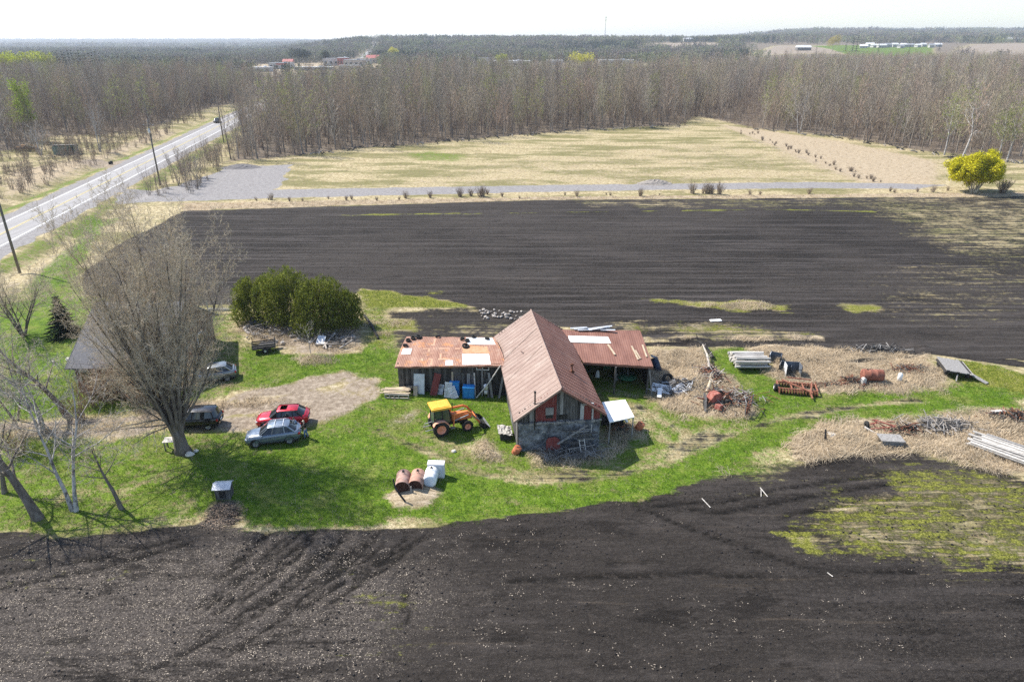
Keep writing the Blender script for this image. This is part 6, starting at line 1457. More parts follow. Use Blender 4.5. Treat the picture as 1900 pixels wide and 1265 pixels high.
# old red machine
t = thing('red_machine', 'derelict faded red implement with two wheels in the middle of the junk heap', 'machine', P(1325, 755) + Vector((0, .3, 0)), R(25)); m = MB()
m.prism([(-.5, .5), (.5, .45), (.7, .8), (.3, 1.25), (-.3, 1.2), (-.6, .8)], -.35, .35, 'y'); m.build('housing', REDRUST, t, bevel=.04); m = MB(); m.box((-.2, -.9, .35), (.7, .5, .45), rz=.4, ry=.3); m.build('hopper', REDRUST, t, bevel=.05)
for x, y, r in ((.9, .5, .5), (.8, -.8, .38)): m = MB(); m.lathe((x, y, r), (.35, 1, .1), [(-.12, r * .5), (-.12, r * .95), (0, r), (.12, r * .95), (.12, r * .5)], 20); m.build('wheel', RUBBER, t, True)
m = MB(); m.beam((-.4, 0, .6), (-1.5, .3, .9), .1, .1); m.beam((-1.3, -.4, .2), (-.5, -.2, .8), .08, .08); m.beam((.2, .3, 1.1), (.1, .5, 1.8), .06, .06); m.build('frame', RUST, t)
m = MB()
for i in range(5): m.beam((-1.6 + .1 * i, -.9 + .17 * i, .25), (-.8 + .1 * i, .1 + .17 * i, .9), .16, .05)
m.build('side_boards', GREYWOOD, t)
heap('scrap_heap', 'rusty metal and bleached sticks around the red machine', 1348, 745, 3.0, 1.9, 300, [GREYWOOD2, RUST, RUST, LOGM, DARKM], 2, .8)
for i, (a, b2, r, mt_, lb) in enumerate((((1302, 655), (1316, 690), .10, LOGM, 'long bleached trunk slanting through the dry grass above the junk heap'), ((1292, 648), (1322, 668), .13, DARKWOOD, 'dark rotten trunk lying at the top of the dry grass'), ((1316, 716), (1310, 738), .12, TANWOOD, 'pale splintered trunk standing out of the junk heap'), ((1365, 738), (1392, 745), .07, LOGM, 'thin bleached pole lying right of the red machine'))):
    m = MB(); p0, p1 = G(*a, .9), G(*b2, .3); mid_ = p0.lerp(p1, .5) + Vector((.1, 0, .15)); m.tube([p0, mid_, p1], [r * .6, r, r * 1.2], 8)
    for k in range(5): q = p0.lerp(p1, g.random()); m.tube([q, q + Vector((g.uniform(-.6, .6), g.uniform(-.5, .5), g.uniform(.2, .8)))], .03, 5)
    one('dead_log', m, mt_, lb, 'log')
heap('scrap_heap', 'rusty coil of metal and roots on the slope above the red machine', 1318, 700, 1.4, 1.8, 140, [RUST, DARKM, LOGM], 3, .6)
t = thing('gate', 'rusty leaning gate frame at the right end of the junk heap', 'gate', P(1388, 768), R(55)); m = MB()
for z in (.15, .5, .85, 1.2): m.tube([(-.9, 0, z), (.9, .1, z + .05)], .03, 6)
m.build('bars', RUST, t); m = MB()
for x in (-.9, 0, .9): m.beam((x, .03, 0), (x, .03, 1.45), .07, .07)
m.build('posts', GREYWOOD2, t); m = MB(); 
for i in range(20): m.box((rng.uniform(-.8, 0), rng.uniform(-.1, .1), rng.uniform(.2, 1.1)), (.2, .08, .12), rz=rng.uniform(0, 3))
m.build('clinging_debris', RUST, t)
# stack of bleached logs on a frame
t = thing('log_rack', 'dark low frame carrying the stack of bleached logs', 'rack', P(1392, 684) + Vector((0, .8, 0)), R(-2)); m = MB()
for y in (-.9, .9): m.beam((-1.2, y, .3), (1.3, y, .3), .14, .14)
m.build('frame', DARKWOOD, t)
for x in (-1.0, 1.1):
    for y in (-.9, .9): m = MB(); m.box((x, y, .15), (.14, .14, .3)); m.build('leg', DARKWOOD, t)
g = random.Random(77); lp = P(1392, 684) + Vector((0, .8, 0))
for lay_, n_ in ((0, 8), (1, 7), (2, 6), (3, 4)):
    for i in range(n_):
        y = -1.4 + 3.2 * (i + .5 * (lay_ % 2)) / 8 + g.uniform(-.04, .04); z = .5 + lay_ * .24 + g.uniform(-.03, .03); x0 = g.uniform(-1.75, -1.35); x1 = g.uniform(1.2, 1.7); r = g.uniform(.11, .16)
        m = MB(); m.tube([lp + Vector((x0, y, z)), lp + Vector((0, y + g.uniform(-.05, .05), z + g.uniform(-.02, .02))), lp + Vector((x1, y, z))], [r, r * .95, r * .85], 9); one('log', m, BLEACH, 'bleached log in the neat stack on the dark rack', 'log', group='logs in the stack')
# three metal crates
for i, (px_, py_, w, d, h, rz, lb) in enumerate(((1440, 676, 1.0, 1.0, .9, -.5, 'leftmost open metal crate, with one white side'), (1459, 694, 1.0, 1.2, .85, -.5, 'middle metal crate, low and half hidden by the tall one'), (1472, 700, 1.3, 1.1, 1.15, -.12, 'largest metal crate, with a tall white side and mesh front'))):
    t = thing('metal_crate', lb, 'crate', P(px_, py_) + Vector((0, .4, 0)), rz, 'open metal crates'); m = MB(); m.box((-w / 2, 0, h / 2), (.04, d, h)); m.build('white_side', GREYWOOD2 if i == 1 else mat('dull white panel', [(.42, .43, .45), (.60, .61, .62)], 3, .6), t)
    m = MB(); m.box((w / 2, 0, h / 2), (.04, d, h)); m.box((0, d / 2, h / 2), (w, .04, h)); m.box((0, 0, .03), (w, d, .04)); m.build('panels', mat('blue grey mesh', [(.07, .08, .10), (.16, .18, .21)], 3, .6), t)
    m = MB()
    for x in (-w / 2, w / 2):
        for y in (-d / 2, d / 2): m.beam((x, y, 0), (x, y, h + .03), .06, .06)
    for k in range(6): x = -w / 2 + w * (k + .5) / 6; m.beam((x, -d / 2, 0), (x, -d / 2, h * .75), .025, .025)
    m.beam((-w / 2, -d / 2, h * .75), (w / 2, -d / 2, h * .75), .04, .04); m.build('frame', DARKM, t)
# rusty harrow
t = thing('disc_harrow', 'wide rust red disc harrow with an A shaped frame on the grass edge', 'harrow', P(1480, 728) + Vector((0, .4, 0)), R(-12)); m = MB()
for y in (-.75, .55): m.beam((-1.6, y, .45), (1.6, y, .45), .1, .1)
for x in (-1.6, -.5, .5, 1.6): m.beam((x, -.75, .47), (x, .55, .47), .09, .09)
m.beam((-1.2, .6, .65), (1.1, -1.3, .55), .1, .1); m.beam((1.3, .6, .65), (.9, -1.4, .5), .1, .1); m.beam((-.8, .6, .9), (1.2, .5, .9), .08, .08); m.beam((.9, -1.2, .5), (1.0, -1.9, .3), .1, .1); m.build('frame', mat('orange red rust', [(.20, .07, .04), (.34, .15, .10)], 4, .85), t)
for y in (-.85, .65):
    m = MB()
    for k in range(14): x = -1.55 + 3.1 * k / 13; m.lathe((x, y, .26), (1, .2, 0), [(-.02, .02), (-.01, .26), (.01, .26), (.02, .02)], 12)
    m.build('disc_gang', RUST, t)
for x in (-1.85, -1.6): m = MB(); m.lathe((x, -.4, .32), (1, 0, 0), [(-.09, .15), (-.09, .32), (.09, .32), (.09, .15)], 16); w_ = m.build('wheel', RUBBER, t, True); m = MB(); m.lathe((x, -.4, .32), (1, 0, 0), [(-.1, .01), (-.1, .15), (.1, .15), (.1, .01)], 12); m.build('rim', WHITES, w_)
heap('scrap_heap', 'rusty chains and tines in the grass right of the disc harrow', 1555, 718, 3.0, .8, 150, [RUST, DARKM, RUST], 4, .35, (.3, .9))
heap('scrap_heap', 'dark bundle of rusted parts beside the drum', 1582, 712, 1.3, .8, 100, [RUST, DARKM, DARKWOOD], 5, .7, (.3, .9))
m = MB(); m.box((0, 0, .35), (.45, .4, .6)); m.lathe((0, 0, .65), (0, 0, 1), [(0, .2), (.1, .12), (.12, .01)], 10); one('bleached_stump', m, BLEACH, 'pale bleached block leaning on the rusty drum', 'block', P(1600, 714), .4, bevel=.08)
tank('boiler_drum', 'rust red boiler drum lying in the long dry grass', P(1621, 712) + Vector((0, .5, 0)), .52, 1.75, R(86), mat('red brown rust', [(.13, .045, .03), (.24, .09, .06), (.30, .14, .10)], 3, .85), RD, False, stand=False)
m = MB(); m.lathe((0, 0, 0), (0, 0, 1), [(0, .01), (0, .2), (.75, .2), (.85, .12), (.9, .01)], 12); one('white_canister', m, WHITES, 'white canister standing in the dry grass right of the boiler drum', 'canister', P(1668, 708), smooth=True)
heap('scrap_heap', 'low dark metal lying in the dry grass behind the boiler drum', 1690, 690, 2.0, .7, 90, [RUST, GREYWOOD], 6, .3); heap('scrap_heap', 'old grey implement bars at the far edge of the dry grass', 1630, 652, 3.0, .8, 130, [GREYWOOD, GREYWOOD2, DARKM], 7, .5)
t = thing('hay_wagon', 'flat deck wagon tilted on the grass with a bleached plank deck', 'wagon', P(1778, 700) + Vector((0, 1.0, 0)), R(-14)); m = MB()
for i in range(8): m.box((-.98 + .28 * i, g.uniform(-.08, .08), .72), (.275, 3.0, .06), m=int(g.random() < .15))
dk = m.build('deck', [GREYWOOD2, BLEACH], t); dk.rotation_euler = (0, R(6), 0); m = MB(); m.box((0, 0, .6), (2.2, 2.8, .12)); m.build('frame', DARKWOOD, t)
for x in (-.9, .9):
    for y in (-.9, 1.0): m = MB(); m.lathe((x, y, .28), (1, 0, 0), [(-.08, .1), (-.08, .28), (.08, .28), (.08, .1)], 14); m.build('wheel', RUBBER, t, True)
m = MB(); m.beam((-.1, -1.5, .5), (-.3, -2.1, .1), .1, .1); m.build('drawbar', GREYWOOD2, t)
m = MB(); m.beam((-.5, .4, .35), (.25, -.9, .06), .45, .05); m.box((-.5, .45, .2), (.6, .2, .3), m=1); one('ramp_board', m, [GREYWOOD2, RUST], 'pale board sloping to the ground beside the flat wagon', 'board', P(1815, 704))
# lower right
t = thing('red_cultivator', 'tangled red cultivator frame with a bleached front bar in the dry grass', 'cultivator', P(1640, 806) + Vector((0, .4, 0)), R(-20)); m = MB(); g = random.Random(5)
for i in range(14): a = Vector((g.uniform(-.9, .9), g.uniform(-.5, .5), g.uniform(.2, 1.0))); b2 = Vector((g.uniform(-.9, .9), g.uniform(-.5, .5), g.uniform(.2, 1.0))); m.beam(a, b2, .06, .06)
m.build('frame', REDRUST, t); m = MB(); m.beam((-1.3, -.3, .35), (-.3, -.9, .15), .1, .1); m.build('bar', BLEACH, t); m = MB(); m.lathe((-1.1, .1, .35), (1, .3, 0), [(-.08, .1), (-.08, .33), (.08, .33), (.08, .1)], 14); m.build('wheel', RUBBER, t, True)
m = MB(); m.box((0, 0, .28), (1.5, .9, .5)); m.box((0, 0, .56), (1.7, 1.1, .06), m=1)
for k in range(3): m.box((0, -.47, .1 + .17 * k), (1.55, .04, .12), m=1)
one('wooden_crate', m, [DARKWOOD, GREYWOOD2], 'low weathered crate with a lid below the red cultivator', 'crate', P(1654, 828) + Vector((0, .3, 0)), R(-6))
heap('scrap_heap', 'dark bent rods right of the red cultivator', 1682, 800, 1.4, .8, 80, [DARKM, RUST, DARKWOOD], 8, .6)
heap('brushwood', 'grey brushwood pile in the dry grass between cultivator and board stack', 1752, 792, 2.6, 1.1, 260, [GREYWOOD, GREYWOOD2, LOGM], 9, .5, (.6, 1.8)); heap('scrap_heap', 'rusty rods under the orange cylinder', 1880, 780, 2.4, 1.0, 160, [RUST, DARKM, GREYWOOD], 10, .6)
m = MB(); m.box((0, 0, .18), (1.1, .7, .1)); m.box((0, 0, .26), (.9, .5, .05)); one('white_board', m, WHITES, 'short white board lying in the dry grass beside a rotten post', 'board', P(1550, 810), R(-4))
m = MB(); m.tube([(0, 0, 0), (-.1, 0, .5), (-.18, .05, 1.1)], [.1, .09, .06], 7); one('rotten_post', m, DARKWOOD, 'dark rotten post beside the short white board', 'post', P(1532, 820))
m = MB(); m.lathe((-.9, 0, .35), (1, .1, 0), [(0, .01), (0, .22), (1.9, .22), (1.9, .01)], 14); m.beam((-1.9, .2, .5), (-.7, .4, .5), .3, .05, m=1); one('orange_cylinder', m, [mat('orange rusty cylinder', [(.34, .17, .06), (.50, .30, .13)], 4, .8), BLEACH], 'rusty orange cylinder with a pale plank at the right edge of the yard', 'cylinder', P(1884, 778) + Vector((.1, .2, 0)))
g = random.Random(61); bp0 = P(1862, 846); d0 = (P(1910, 850) - P(1800, 812)).normalized(); n0 = Vector((-d0.y, d0.x, 0))
for i in range(24):
    m = MB(); k = i % 8; la = i // 8; o_3 = bp0 + n0 * (-.6 + k * .3 + g.uniform(-.08, .08)) + Vector((0, 0, .3 + la * .12)) + d0 * g.uniform(-.5, .5)
    m.beam(o_3 - d0 * g.uniform(1.9, 2.6), o_3 + d0 * g.uniform(1.8, 2.6) + n0 * g.uniform(-.12, .12), .22, .07); one('board', m, g.choice([GREYWOOD2, BLEACH, BLEACH]), 'long bleached board in the wide stack at the right edge of the yard', 'board', group='boards in the wide stack')
for k in (-1, 1): m = MB(); m.beam(bp0 + d0 * k * 1.5 - n0 * .9 + Vector((0, 0, .12)), bp0 + d0 * k * 1.5 + n0 * 1.8 + Vector((0, 0, .12)), .2, .2); one('bearer', m, DARKWOOD, 'dark bearer beam under the wide board stack', 'beam', group='bearers under the board stack')
for i, (a, b2) in enumerate((((1302, 926), (1318, 942)), ((1410, 905), (1424, 922)), ((1535, 1062), (1545, 1070)), ((1412, 908), (1412, 922)))):
    m = MB(); m.beam(G(*a, .05), G(*b2, .06), .045, .03); one('stick', m, BLEACH, ('bleached stick lying on dark soil at the near field corner', 'bleached stick lying on the tilled weedy soil', 'short white stick alone on the near dark field', 'thin upright pale stick beside a longer one on the tilled weedy soil')[i], 'stick')
m = MB(); m.beam(P(1318, 595, .1), P(1338, 594, .1), .5, .1); one('white_sheet', m, WHITES, 'small white sheet lying on the tilled strip behind the sheds', 'sheet')

# ---------------------------------------------------------------- poles, roadside, shed beyond the road
POLES = [(35, 500, 'nearest wooden utility pole, beside the road verge'), (297, 340, 'tall wooden utility pole by the gravel lane entrance'), (415, 262, 'farthest wooden utility pole beside the dark car')]
tops = []
for i, (px_, py_, lb) in enumerate(POLES):
    b0 = P(px_, py_); h = 13.2; t = thing('utility_pole', lb, 'pole', (b0.x, b0.y, -.2), R(-80)); m = MB(); m.tube([(0, 0, -.3), (.02, 0, h * .5), (0, 0, h)], [.19, .16, .12], 10); m.build('shaft', POLEM, t, True)
    m = MB(); m.box((0, 0, h - .9), (.12, 2.2, .12)); m.build('crossarm', POLEM, t)
    for y in (-.95, .95, 0): m = MB(); m.lathe((0, y, h - .84 if y else h), (0, 0, 1), [(0, .03), (.04, .07), (.12, .06), (.16, .03), (.17, .005)], 8); m.build('insulator', GALV, t)
    if i == 1: m = MB(); m.lathe((.28, 0, h - 2.4), (0, 0, 1), [(0, .01), (0, .22), (.8, .22), (.85, .01)], 14); m.build('transformer', GALV, t)
    tops.append(Vector((b0.x, b0.y, h - .2)))
tops = [tops[0] + (tops[0] - tops[1])] + tops + [tops[2] + (tops[2] - tops[1]) * 1.1]
for i in range(4):
    m = MB()
    for dx in (-.95, 0, .95):
        a, b2 = tops[i], tops[i + 1]; pts = [a.lerp(b2, k / 12) + Vector((dx, 0, (0 if dx == 0 else -.7) - 4.0 * .25 * (1 - (2 * k / 12 - 1) ** 2))) for k in range(13)]; m.tube(pts, .018, 4)
    one('power_line', m, DARKM, ('power lines running from the nearest pole out past the camera side', 'power lines between the nearest and the second pole', 'power lines between the second and the farthest pole', 'power lines running on beyond the farthest pole')[i], 'power line')
t = thing('green_shed', 'small derelict green shed with a pale roof beyond the road', 'shed', P(124, 286), R(14)); w, d, h = 5.4, 2.8, 2.3
m = MB(); m.box((-w * .22, -d / 2, h / 2), (w * .56, .08, h)); m.box((w * .47, -d / 2, h / 2), (w * .06, .08, h)); m.box((w * .22, -d / 2, h - .15), (w * .4, .08, .3)); m.box((w * .17, -d / 2, h / 2), (w * .07, .08, h)); m.box((0, d / 2, h / 2), (w, .08, h)); m.box((-w / 2, 0, h / 2), (.08, d, h)); m.box((w / 2, 0, h / 2), (.08, d, h)); m.build('wall', mat('faded green boards', [(.10, .15, .12), (.22, .29, .25)], 3, .85, stretch=(3, 3, .4)), t)
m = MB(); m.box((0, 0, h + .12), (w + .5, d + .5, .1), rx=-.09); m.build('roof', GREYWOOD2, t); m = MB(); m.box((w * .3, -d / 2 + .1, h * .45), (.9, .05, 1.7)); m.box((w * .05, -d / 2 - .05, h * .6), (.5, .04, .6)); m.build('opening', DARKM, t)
t = thing('log_heap', 'heap of orange brown sawn logs beyond the road left of the green shed', 'log pile', P(52, 280)); m = MB(); g = random.Random(9)
for i in range(30): q = Vector((g.gauss(0, 1.2), g.gauss(0, .6), .3 + abs(g.gauss(0, .6)))); a = g.uniform(-.5, .5); d = Vector((math.cos(a), math.sin(a), g.uniform(-.2, .2))) * 1.2; m.tube([q - d, q + d], .2, 8, m=i % 2)
m.build('logs', [mat('orange cut wood', [(.32, .17, .07), (.45, .28, .14)], 4, .9), DARKWOOD], t)
small('dead_tree', 76, 288, 8.5, .25, 71, 'pale dead tree with spreading bare limbs left of the green shed', dict(levels=3, kids=[9, 5, 4], lo=[.3, .2, .2], ang=[(35, 65), (30, 55), (25, 50)], ll=[.6, .5, .5], tw=.03), mats=(WBARK, PTWIG, BUD), stems=3, fan=.4)
small('birch_tree', 186, 282, 13, .22, 72, 'white stemmed birch standing alone between the green shed and the road', dict(levels=3, kids=[8, 5, 4], lo=[.35, .2, .2], ang=[(14, 30), (20, 40), (25, 50)], ll=[.5, .5, .5], tw=.03), mats=(WBARK, PTWIG, BUD), stems=3, fan=.14)
small('green_tree', 62, 262, 17, .25, 73, 'tree with fresh light green leaves in front of the left hand wood', dict(levels=3, kids=[16, 7, 6], lo=[.3, .2, .2], ll=[.34, .5, .5], tw=.03, leaf=1, nleaf=4, ljit=.7, ls=.38), mats=(BARK, TWIG, mat('x', [(.1, .1, .1)]) if False else leafmat('light green leaves', [(.22, .30, .04), (.36, .44, .09)], .1, .35)))
m = MB(); m.box((0, 0, .35), (1.1, .5, .7)); m.box((0, 0, .72), (.9, .4, .1)); one('ditch_box', m, DARKM, 'small black box at the road edge beyond the verge', 'box', P(206, 305), R(80), bevel=.05)
# saplings by the lane entrance
for i, (px_, py_, h) in enumerate(((322, 338, 6.5), (333, 341, 7.5), (345, 341, 8), (356, 338, 7.5), (366, 334, 6), (340, 333, 7), (372, 330, 5), (396, 312, 5), (404, 308, 5.5), (390, 308, 4.5), (440, 292, 9), (455, 294, 10), (470, 297, 9), (360, 328, 6.5), (352, 344, 6))):
    small('sapling', px_, py_, h, .06, 300 + i, 'slender leafless sapling in the thicket beside the gravel yard', dict(levels=3, kids=[12, 5, 4], lo=[.25, .2, .2], ang=[(18, 40), (25, 50), (25, 50)], ll=[.35, .45, .5], tw=.02), mats=(BARK, TWIG, BUD), stems=2, fan=.12, group='saplings beside the gravel yard')
# dry shrubs along the verge of the lane
g = random.Random(44); shr = [brush(400 + i, 1.5, 46, kids=9, twr=.014, sprd=.8).build('verge_shrub', BRUSHM) for i in range(4)]
spots = [(478, 372), (505, 373), (512, 371), (540, 374), (572, 372), (620, 371), (640, 370), (700, 371), (760, 370), (800, 369), (850, 366), (872, 364), (884, 365), (896, 363), (908, 364), (920, 366), (968, 367), (1050, 364), (1078, 364), (1130, 361), (1138, 362), (1180, 363), (1290, 361), (1302, 359), (1318, 360), (1330, 361), (1345, 361), (1420, 360), (1500, 359), (1650, 357), (1668, 356), (1700, 356), (1730, 355), (1748, 353), (1380, 361), (1230, 362), (745, 371), (660, 372)]
for i, (px_, py_) in enumerate(spots):
    o = shr[i % 4] if i < 4 else shr[i % 4].copy()
    if i >= 4: C.objects.link(o)
    o.location = G(px_ + g.uniform(-12, 12), py_ + g.uniform(-2, 2)); o.rotation_euler = (0, 0, g.uniform(0, 6)); o.scale = (g.uniform(.35, 1.15) * (1.5 if 845 < px_ < 925 or 1285 < px_ < 1350 else 1),) * 3
    tag(o, 'dry russet shrub on the verge between the gravel lane and the dark field', 'shrub', 'shrubs along the lane verge')
for i in range(40):
    k = i / 39; px_, py_ = 1375 + k * 250, 243 + k * 95; o = shr[i % 4].copy(); C.objects.link(o); o.location = G(px_ + g.uniform(-9, 9), py_ + g.uniform(-5, 5)); o.scale = (g.uniform(.3, .8),) * 3
    tag(o, 'dry russet shrub on the overgrown line crossing the pale meadow', 'shrub', 'shrubs across the meadow')
def mound(name, label, px, py, rx, ry, h, m, seed):
    g = random.Random(seed); M = MB(); n = 20; vs = []
    for k in range(7):
        for j in range(n): q = 6.28 * j / n; r = 1 - k / 6.5; vs.append((math.cos(q) * rx * r * g.uniform(.9, 1.1), math.sin(q) * ry * r * g.uniform(.9, 1.1), h * (1 - r ** 1.6) * g.uniform(.85, 1.1) - .05))
    M.add(vs, [(a * n + j, a * n + (j + 1) % n, (a + 1) * n + (j + 1) % n, (a + 1) * n + j) for a in range(6) for j in range(n)] + [tuple(6 * n + j for j in range(n))]); return one(name, M, m, label, 'heap', G(px, py))
mound('gravel_heap', 'grey heap of gravel and twigs beside the lane in the meadow', 1215, 341, 4.2, 2.2, 1.0, mat('grey spoil', [(.16, .14, .125), (.34, .31, .28)], 3, .95, bump=1, bd=.1), 1)
mound('gravel_heap', 'dark heap of spoil at the back of the gravel yard', 448, 311, 5, 3, .9, mat('dark spoil', [(.10, .095, .10), (.18, .17, .17)], 3, .95, bump=1, bd=.1), 2)
# fallen timber along the wood edge
g = random.Random(51)
edge = [(560, 290), (660, 277), (740, 272), (900, 258), (1050, 245), (1190, 238), (1262, 236)], [(1400, 240), (1550, 256), (1700, 282), (1760, 292), (1830, 297), (1890, 303)]
nlog = 0
for E in edge:
    for (a, b2) in zip(E[:-1], E[1:]):
        for k in range(int((b2[0] - a[0]) / 9)):
            t_ = g.random(); q = G(a[0] + (b2[0] - a[0]) * t_, a[1] + (b2[1] - a[1]) * t_ + g.uniform(-3, 2), .2); m = MB(); an = g.uniform(0, PI); L = g.uniform(1, 3.2); d = Vector((math.cos(an), math.sin(an), g.uniform(-.05, .3))) * L
            m.tube([q - d / 2, q + Vector((g.uniform(-.2, .2), 0, .2)), q + d / 2], [.16, .13, .06], 6)
            for _ in range(4): s = q + d * g.uniform(-.4, .4); m.tube([s, s + Vector((g.uniform(-.8, .8), g.uniform(-.5, .5), g.uniform(.3, 1.2)))], [.05, .015], 4)
            one('fallen_branch', m, g.choice([LOGM, DARKWOOD, GREYWOOD]), 'fallen branch lying along the edge of the wood', 'branch', group='fallen branches at the wood edge'); nlog += 1
small('dead_tree', 1785, 296, 15, .3, 75, 'pale crooked tree with a twisted white crown at the wood edge', dict(levels=3, kids=[8, 6, 5], lo=[.4, .2, .2], ang=[(35, 70), (35, 65), (30, 60)], ll=[.5, .6, .5], wob=.3, tw=.035), mats=(WBARK, PTWIG, BUD))
for i, (px_, py_, h, lb) in enumerate(((1752, 288, 15, 'pale green budding tree left of the twisted white tree'), (1868, 300, 15, 'pale green budding tree right of the yellow willow, nearest the wood'), (1900, 302, 14, 'pale green budding tree at the right edge of the picture'), (1848, 300, 13, 'pale stemmed budding tree directly behind the yellow willow'))):
    small('budding_tree', px_, py_, h, .2, 80 + i, lb, dict(levels=3, kids=[16, 6, 5], ll=[.36, .5, .5], tw=.03, leaf=1, nleaf=2, ljit=.5, ls=.26), mats=(WBARK, TWIG, GLEAF))
small('wide_tree', 1290, 217, 17, .35, 90, 'dark forked tree standing where the track enters the wood', dict(levels=3, kids=[12, 7, 6], lo=[.35, .2, .2], ang=[(18, 38), (22, 45), (25, 50)], ll=[.5, .5, .5], tw=.035), mats=(DBARK, TWIG, BUD), stems=3, fan=.2)
small('wide_tree', 378, 190, 18, .4, 91, 'dark forked tree in front of the wood left of the road', dict(levels=3, kids=[12, 7, 6], lo=[.3, .2, .2], ang=[(18, 38), (22, 45), (25, 50)], ll=[.5, .5, .5], tw=.035), mats=(DBARK, TWIG, BUD), stems=4, fan=.25)

for i, (px_, py_, h, lb) in enumerate(((610, 268, 16, 'broad crowned bare tree at the wood edge above the gravel yard'), (1075, 238, 16, 'russet domed bare tree at the middle of the wood edge'), (1175, 236, 18, 'tall dark V shaped tree left of the track into the wood'), (1482, 248, 16, 'pale trunked bare tree at the wood edge above the meadow line'), (870, 262, 15, 'grey bare tree leaning out at the bend of the wood edge'), (1610, 265, 17, 'wide bare tree at the wood edge above the right part of the meadow'))):
    small('wide_tree', px_, py_, h, .24, 500 + i, lb, dict(levels=3, kids=[14, 9, 7], lo=[.25, .15, .2], ang=[(20, 48), (22, 50), (25, 50)], ll=[.5, .5, .5], tw=.03, wob=.08), mats=(WBARK if i == 3 else DBARK, mat('russet twigs', [(.30, .21, .15), (.40, .29, .20)], 2, .9, bump=0) if i == 1 else TWIG, BUD), stems=(1, 1, 3, 2, 1, 2)[i], fan=.16)
# ---------------------------------------------------------------- far country: trees, town, farms, mast
def far_pt(px, d): x = (px - 950) / 1382.0 * d; return Vector((x, d, float(terrain(x, d))))
g = random.Random(3)
sp0 = None
for i in range(17):
    px_ = 72 + i * 6.2 + g.uniform(-2, 2); d = g.uniform(520, 560); h = g.uniform(21, 26)
    if sp0 is None: sp0 = spruce('dark pointed conifer in the row beyond the left hand wood', far_pt(px_, d), 21, 7, 9, 'conifer', 12, 'conifers beyond the left hand wood')
    else: c_ = copy_tree(sp0); c_.location = far_pt(px_, d); c_.scale = (1, 1, h / 21)
def crown_tree(name, label, px, d, h, w, mt, seed, group=None):
    g = random.Random(seed); t = thing(name, label, 'tree', far_pt(px, d), 0, group); T = MB(); T.tube([(0, 0, 0), (0, 0, h * .7)], [.4, .15], 6); T.build('trunk', BARK, t); M = MB()
    for k in range(9): leafy(M, g.uniform(-.28, .28) * w, g.uniform(-.28, .28) * w, h * g.uniform(.45, .75), w * .26, w * .26, h * .22, 160, 1.5, g, .3, 0)
    M.build('crown', mt, t); return t
y0_ = crown_tree('spring_tree', 'yellow green tree in the row beyond the left hand wood', 10, 520, 24, 17, leafmat('yellow green leaves', [(.26, .30, .03), (.40, .44, .06)], .15, .4), 5, 'yellow green trees beyond the left hand wood')
for i in range(6): c_ = copy_tree(y0_); c_.location = far_pt(-20 + i * 15.5, 505 + 30 * (i % 3)); c_.rotation_euler = (0, 0, i)
y0_.location = far_pt(78, 540)
YG = leafmat('willow yellow leaves', [(.44, .42, .03), (.60, .56, .08)], .1, .4)
crown_tree('willow', 'broad yellow willow standing out of the wood top near the white roof', 1080, 760, 20, 26, YG, 6); crown_tree('willow', 'smaller yellow green willow left of the long white roof', 931, 800, 17, 15, leafmat('green yellow leaves', [(.30, .34, .04), (.42, .46, .08)], .1, .4), 7)
crown_tree('willow', 'round yellow tree on the hillside by the green field', 1547, 1270, 28, 24, leafmat('mustard leaves', [(.36, .30, .07), (.5, .42, .12)], .1, .4), 8); crown_tree('willow', 'small yellow tree beside the road climbing the far hill', 729, 1150, 18, 16, YG, 9)
for i, (px_, d, h, w, lb) in enumerate(((548, 1000, 22, 24, 'big dark evergreen behind the town buildings'), (560, 1010, 20, 20, 'dark evergreen joined to the big one in the town'), (603, 980, 20, 14, 'dark evergreen right of the grey roofed building in the town'))): crown_tree('evergreen_tree', lb, px_, d, h, w, leafmat('dark evergreen leaves', [(.02, .035, .025), (.035, .05, .035)], .1, .1), 20 + i)
for i, (px_, d, h, lb) in enumerate(((1584, 1260, 30, 'taller dark spruce pair, left one, by the green field'), (1591, 1265, 36, 'tallest dark spruce by the green field on the hill'), (1571, 1300, 24, 'small dark spruce left of the tall pair on the hill'), (1632, 1100, 22, 'dark spruce below the green field'), (1690, 1100, 18, 'small dark spruce at the right end of the green field'), (1517, 1110, 18, 'dark spruce at the foot of the pale hillside field'), (1745, 1300, 26, 'dark spruce beside the white farm buildings'))):
    spruce(lb, far_pt(px_, d), h, h * .34, 30 + i, 'conifer', 10)
def building(name, label, px, d, w, dep, h, wall_m, roof_m, gable=False, rz=0.0, group=None, cat='building', sign=None, nwin=4):
    t = thing(name, label, cat, far_pt(px, d) + Vector((0, 0, .2)), rz - math.atan2((px - 950) / 1382.0, 1) * .0, group); m = MB(); m.box((0, 0, h / 2), (w, dep, h)); m.build('wall', wall_m, t)
    m = MB()
    if gable: m.prism([(-dep / 2 - .6, h - .2), (dep / 2 + .6, h - .2), (0, h + dep * .28)], -w / 2 - .6, w / 2 + .6, 'x')
    else: m.box((0, 0, h + .25), (w + .8, dep + .8, .5)); m.box((w * .2, 0, h + 1.0), (w * .12, dep * .2, 1.2))
    m.build('roof', roof_m, t)
    for i in range(nwin): m = MB(); m.box((-w / 2 + w * (i + .5) / nwin, -dep / 2 - .1, h * .45), (w / nwin * .45, .12, h * .35)); m.build('window', GLASSD, t)
    if sign: m = MB(); m.box((w * .1, -dep / 2 - .3, h * .85), (w * .5, .3, h * .28)); m.build('sign', sign, t)
    return t
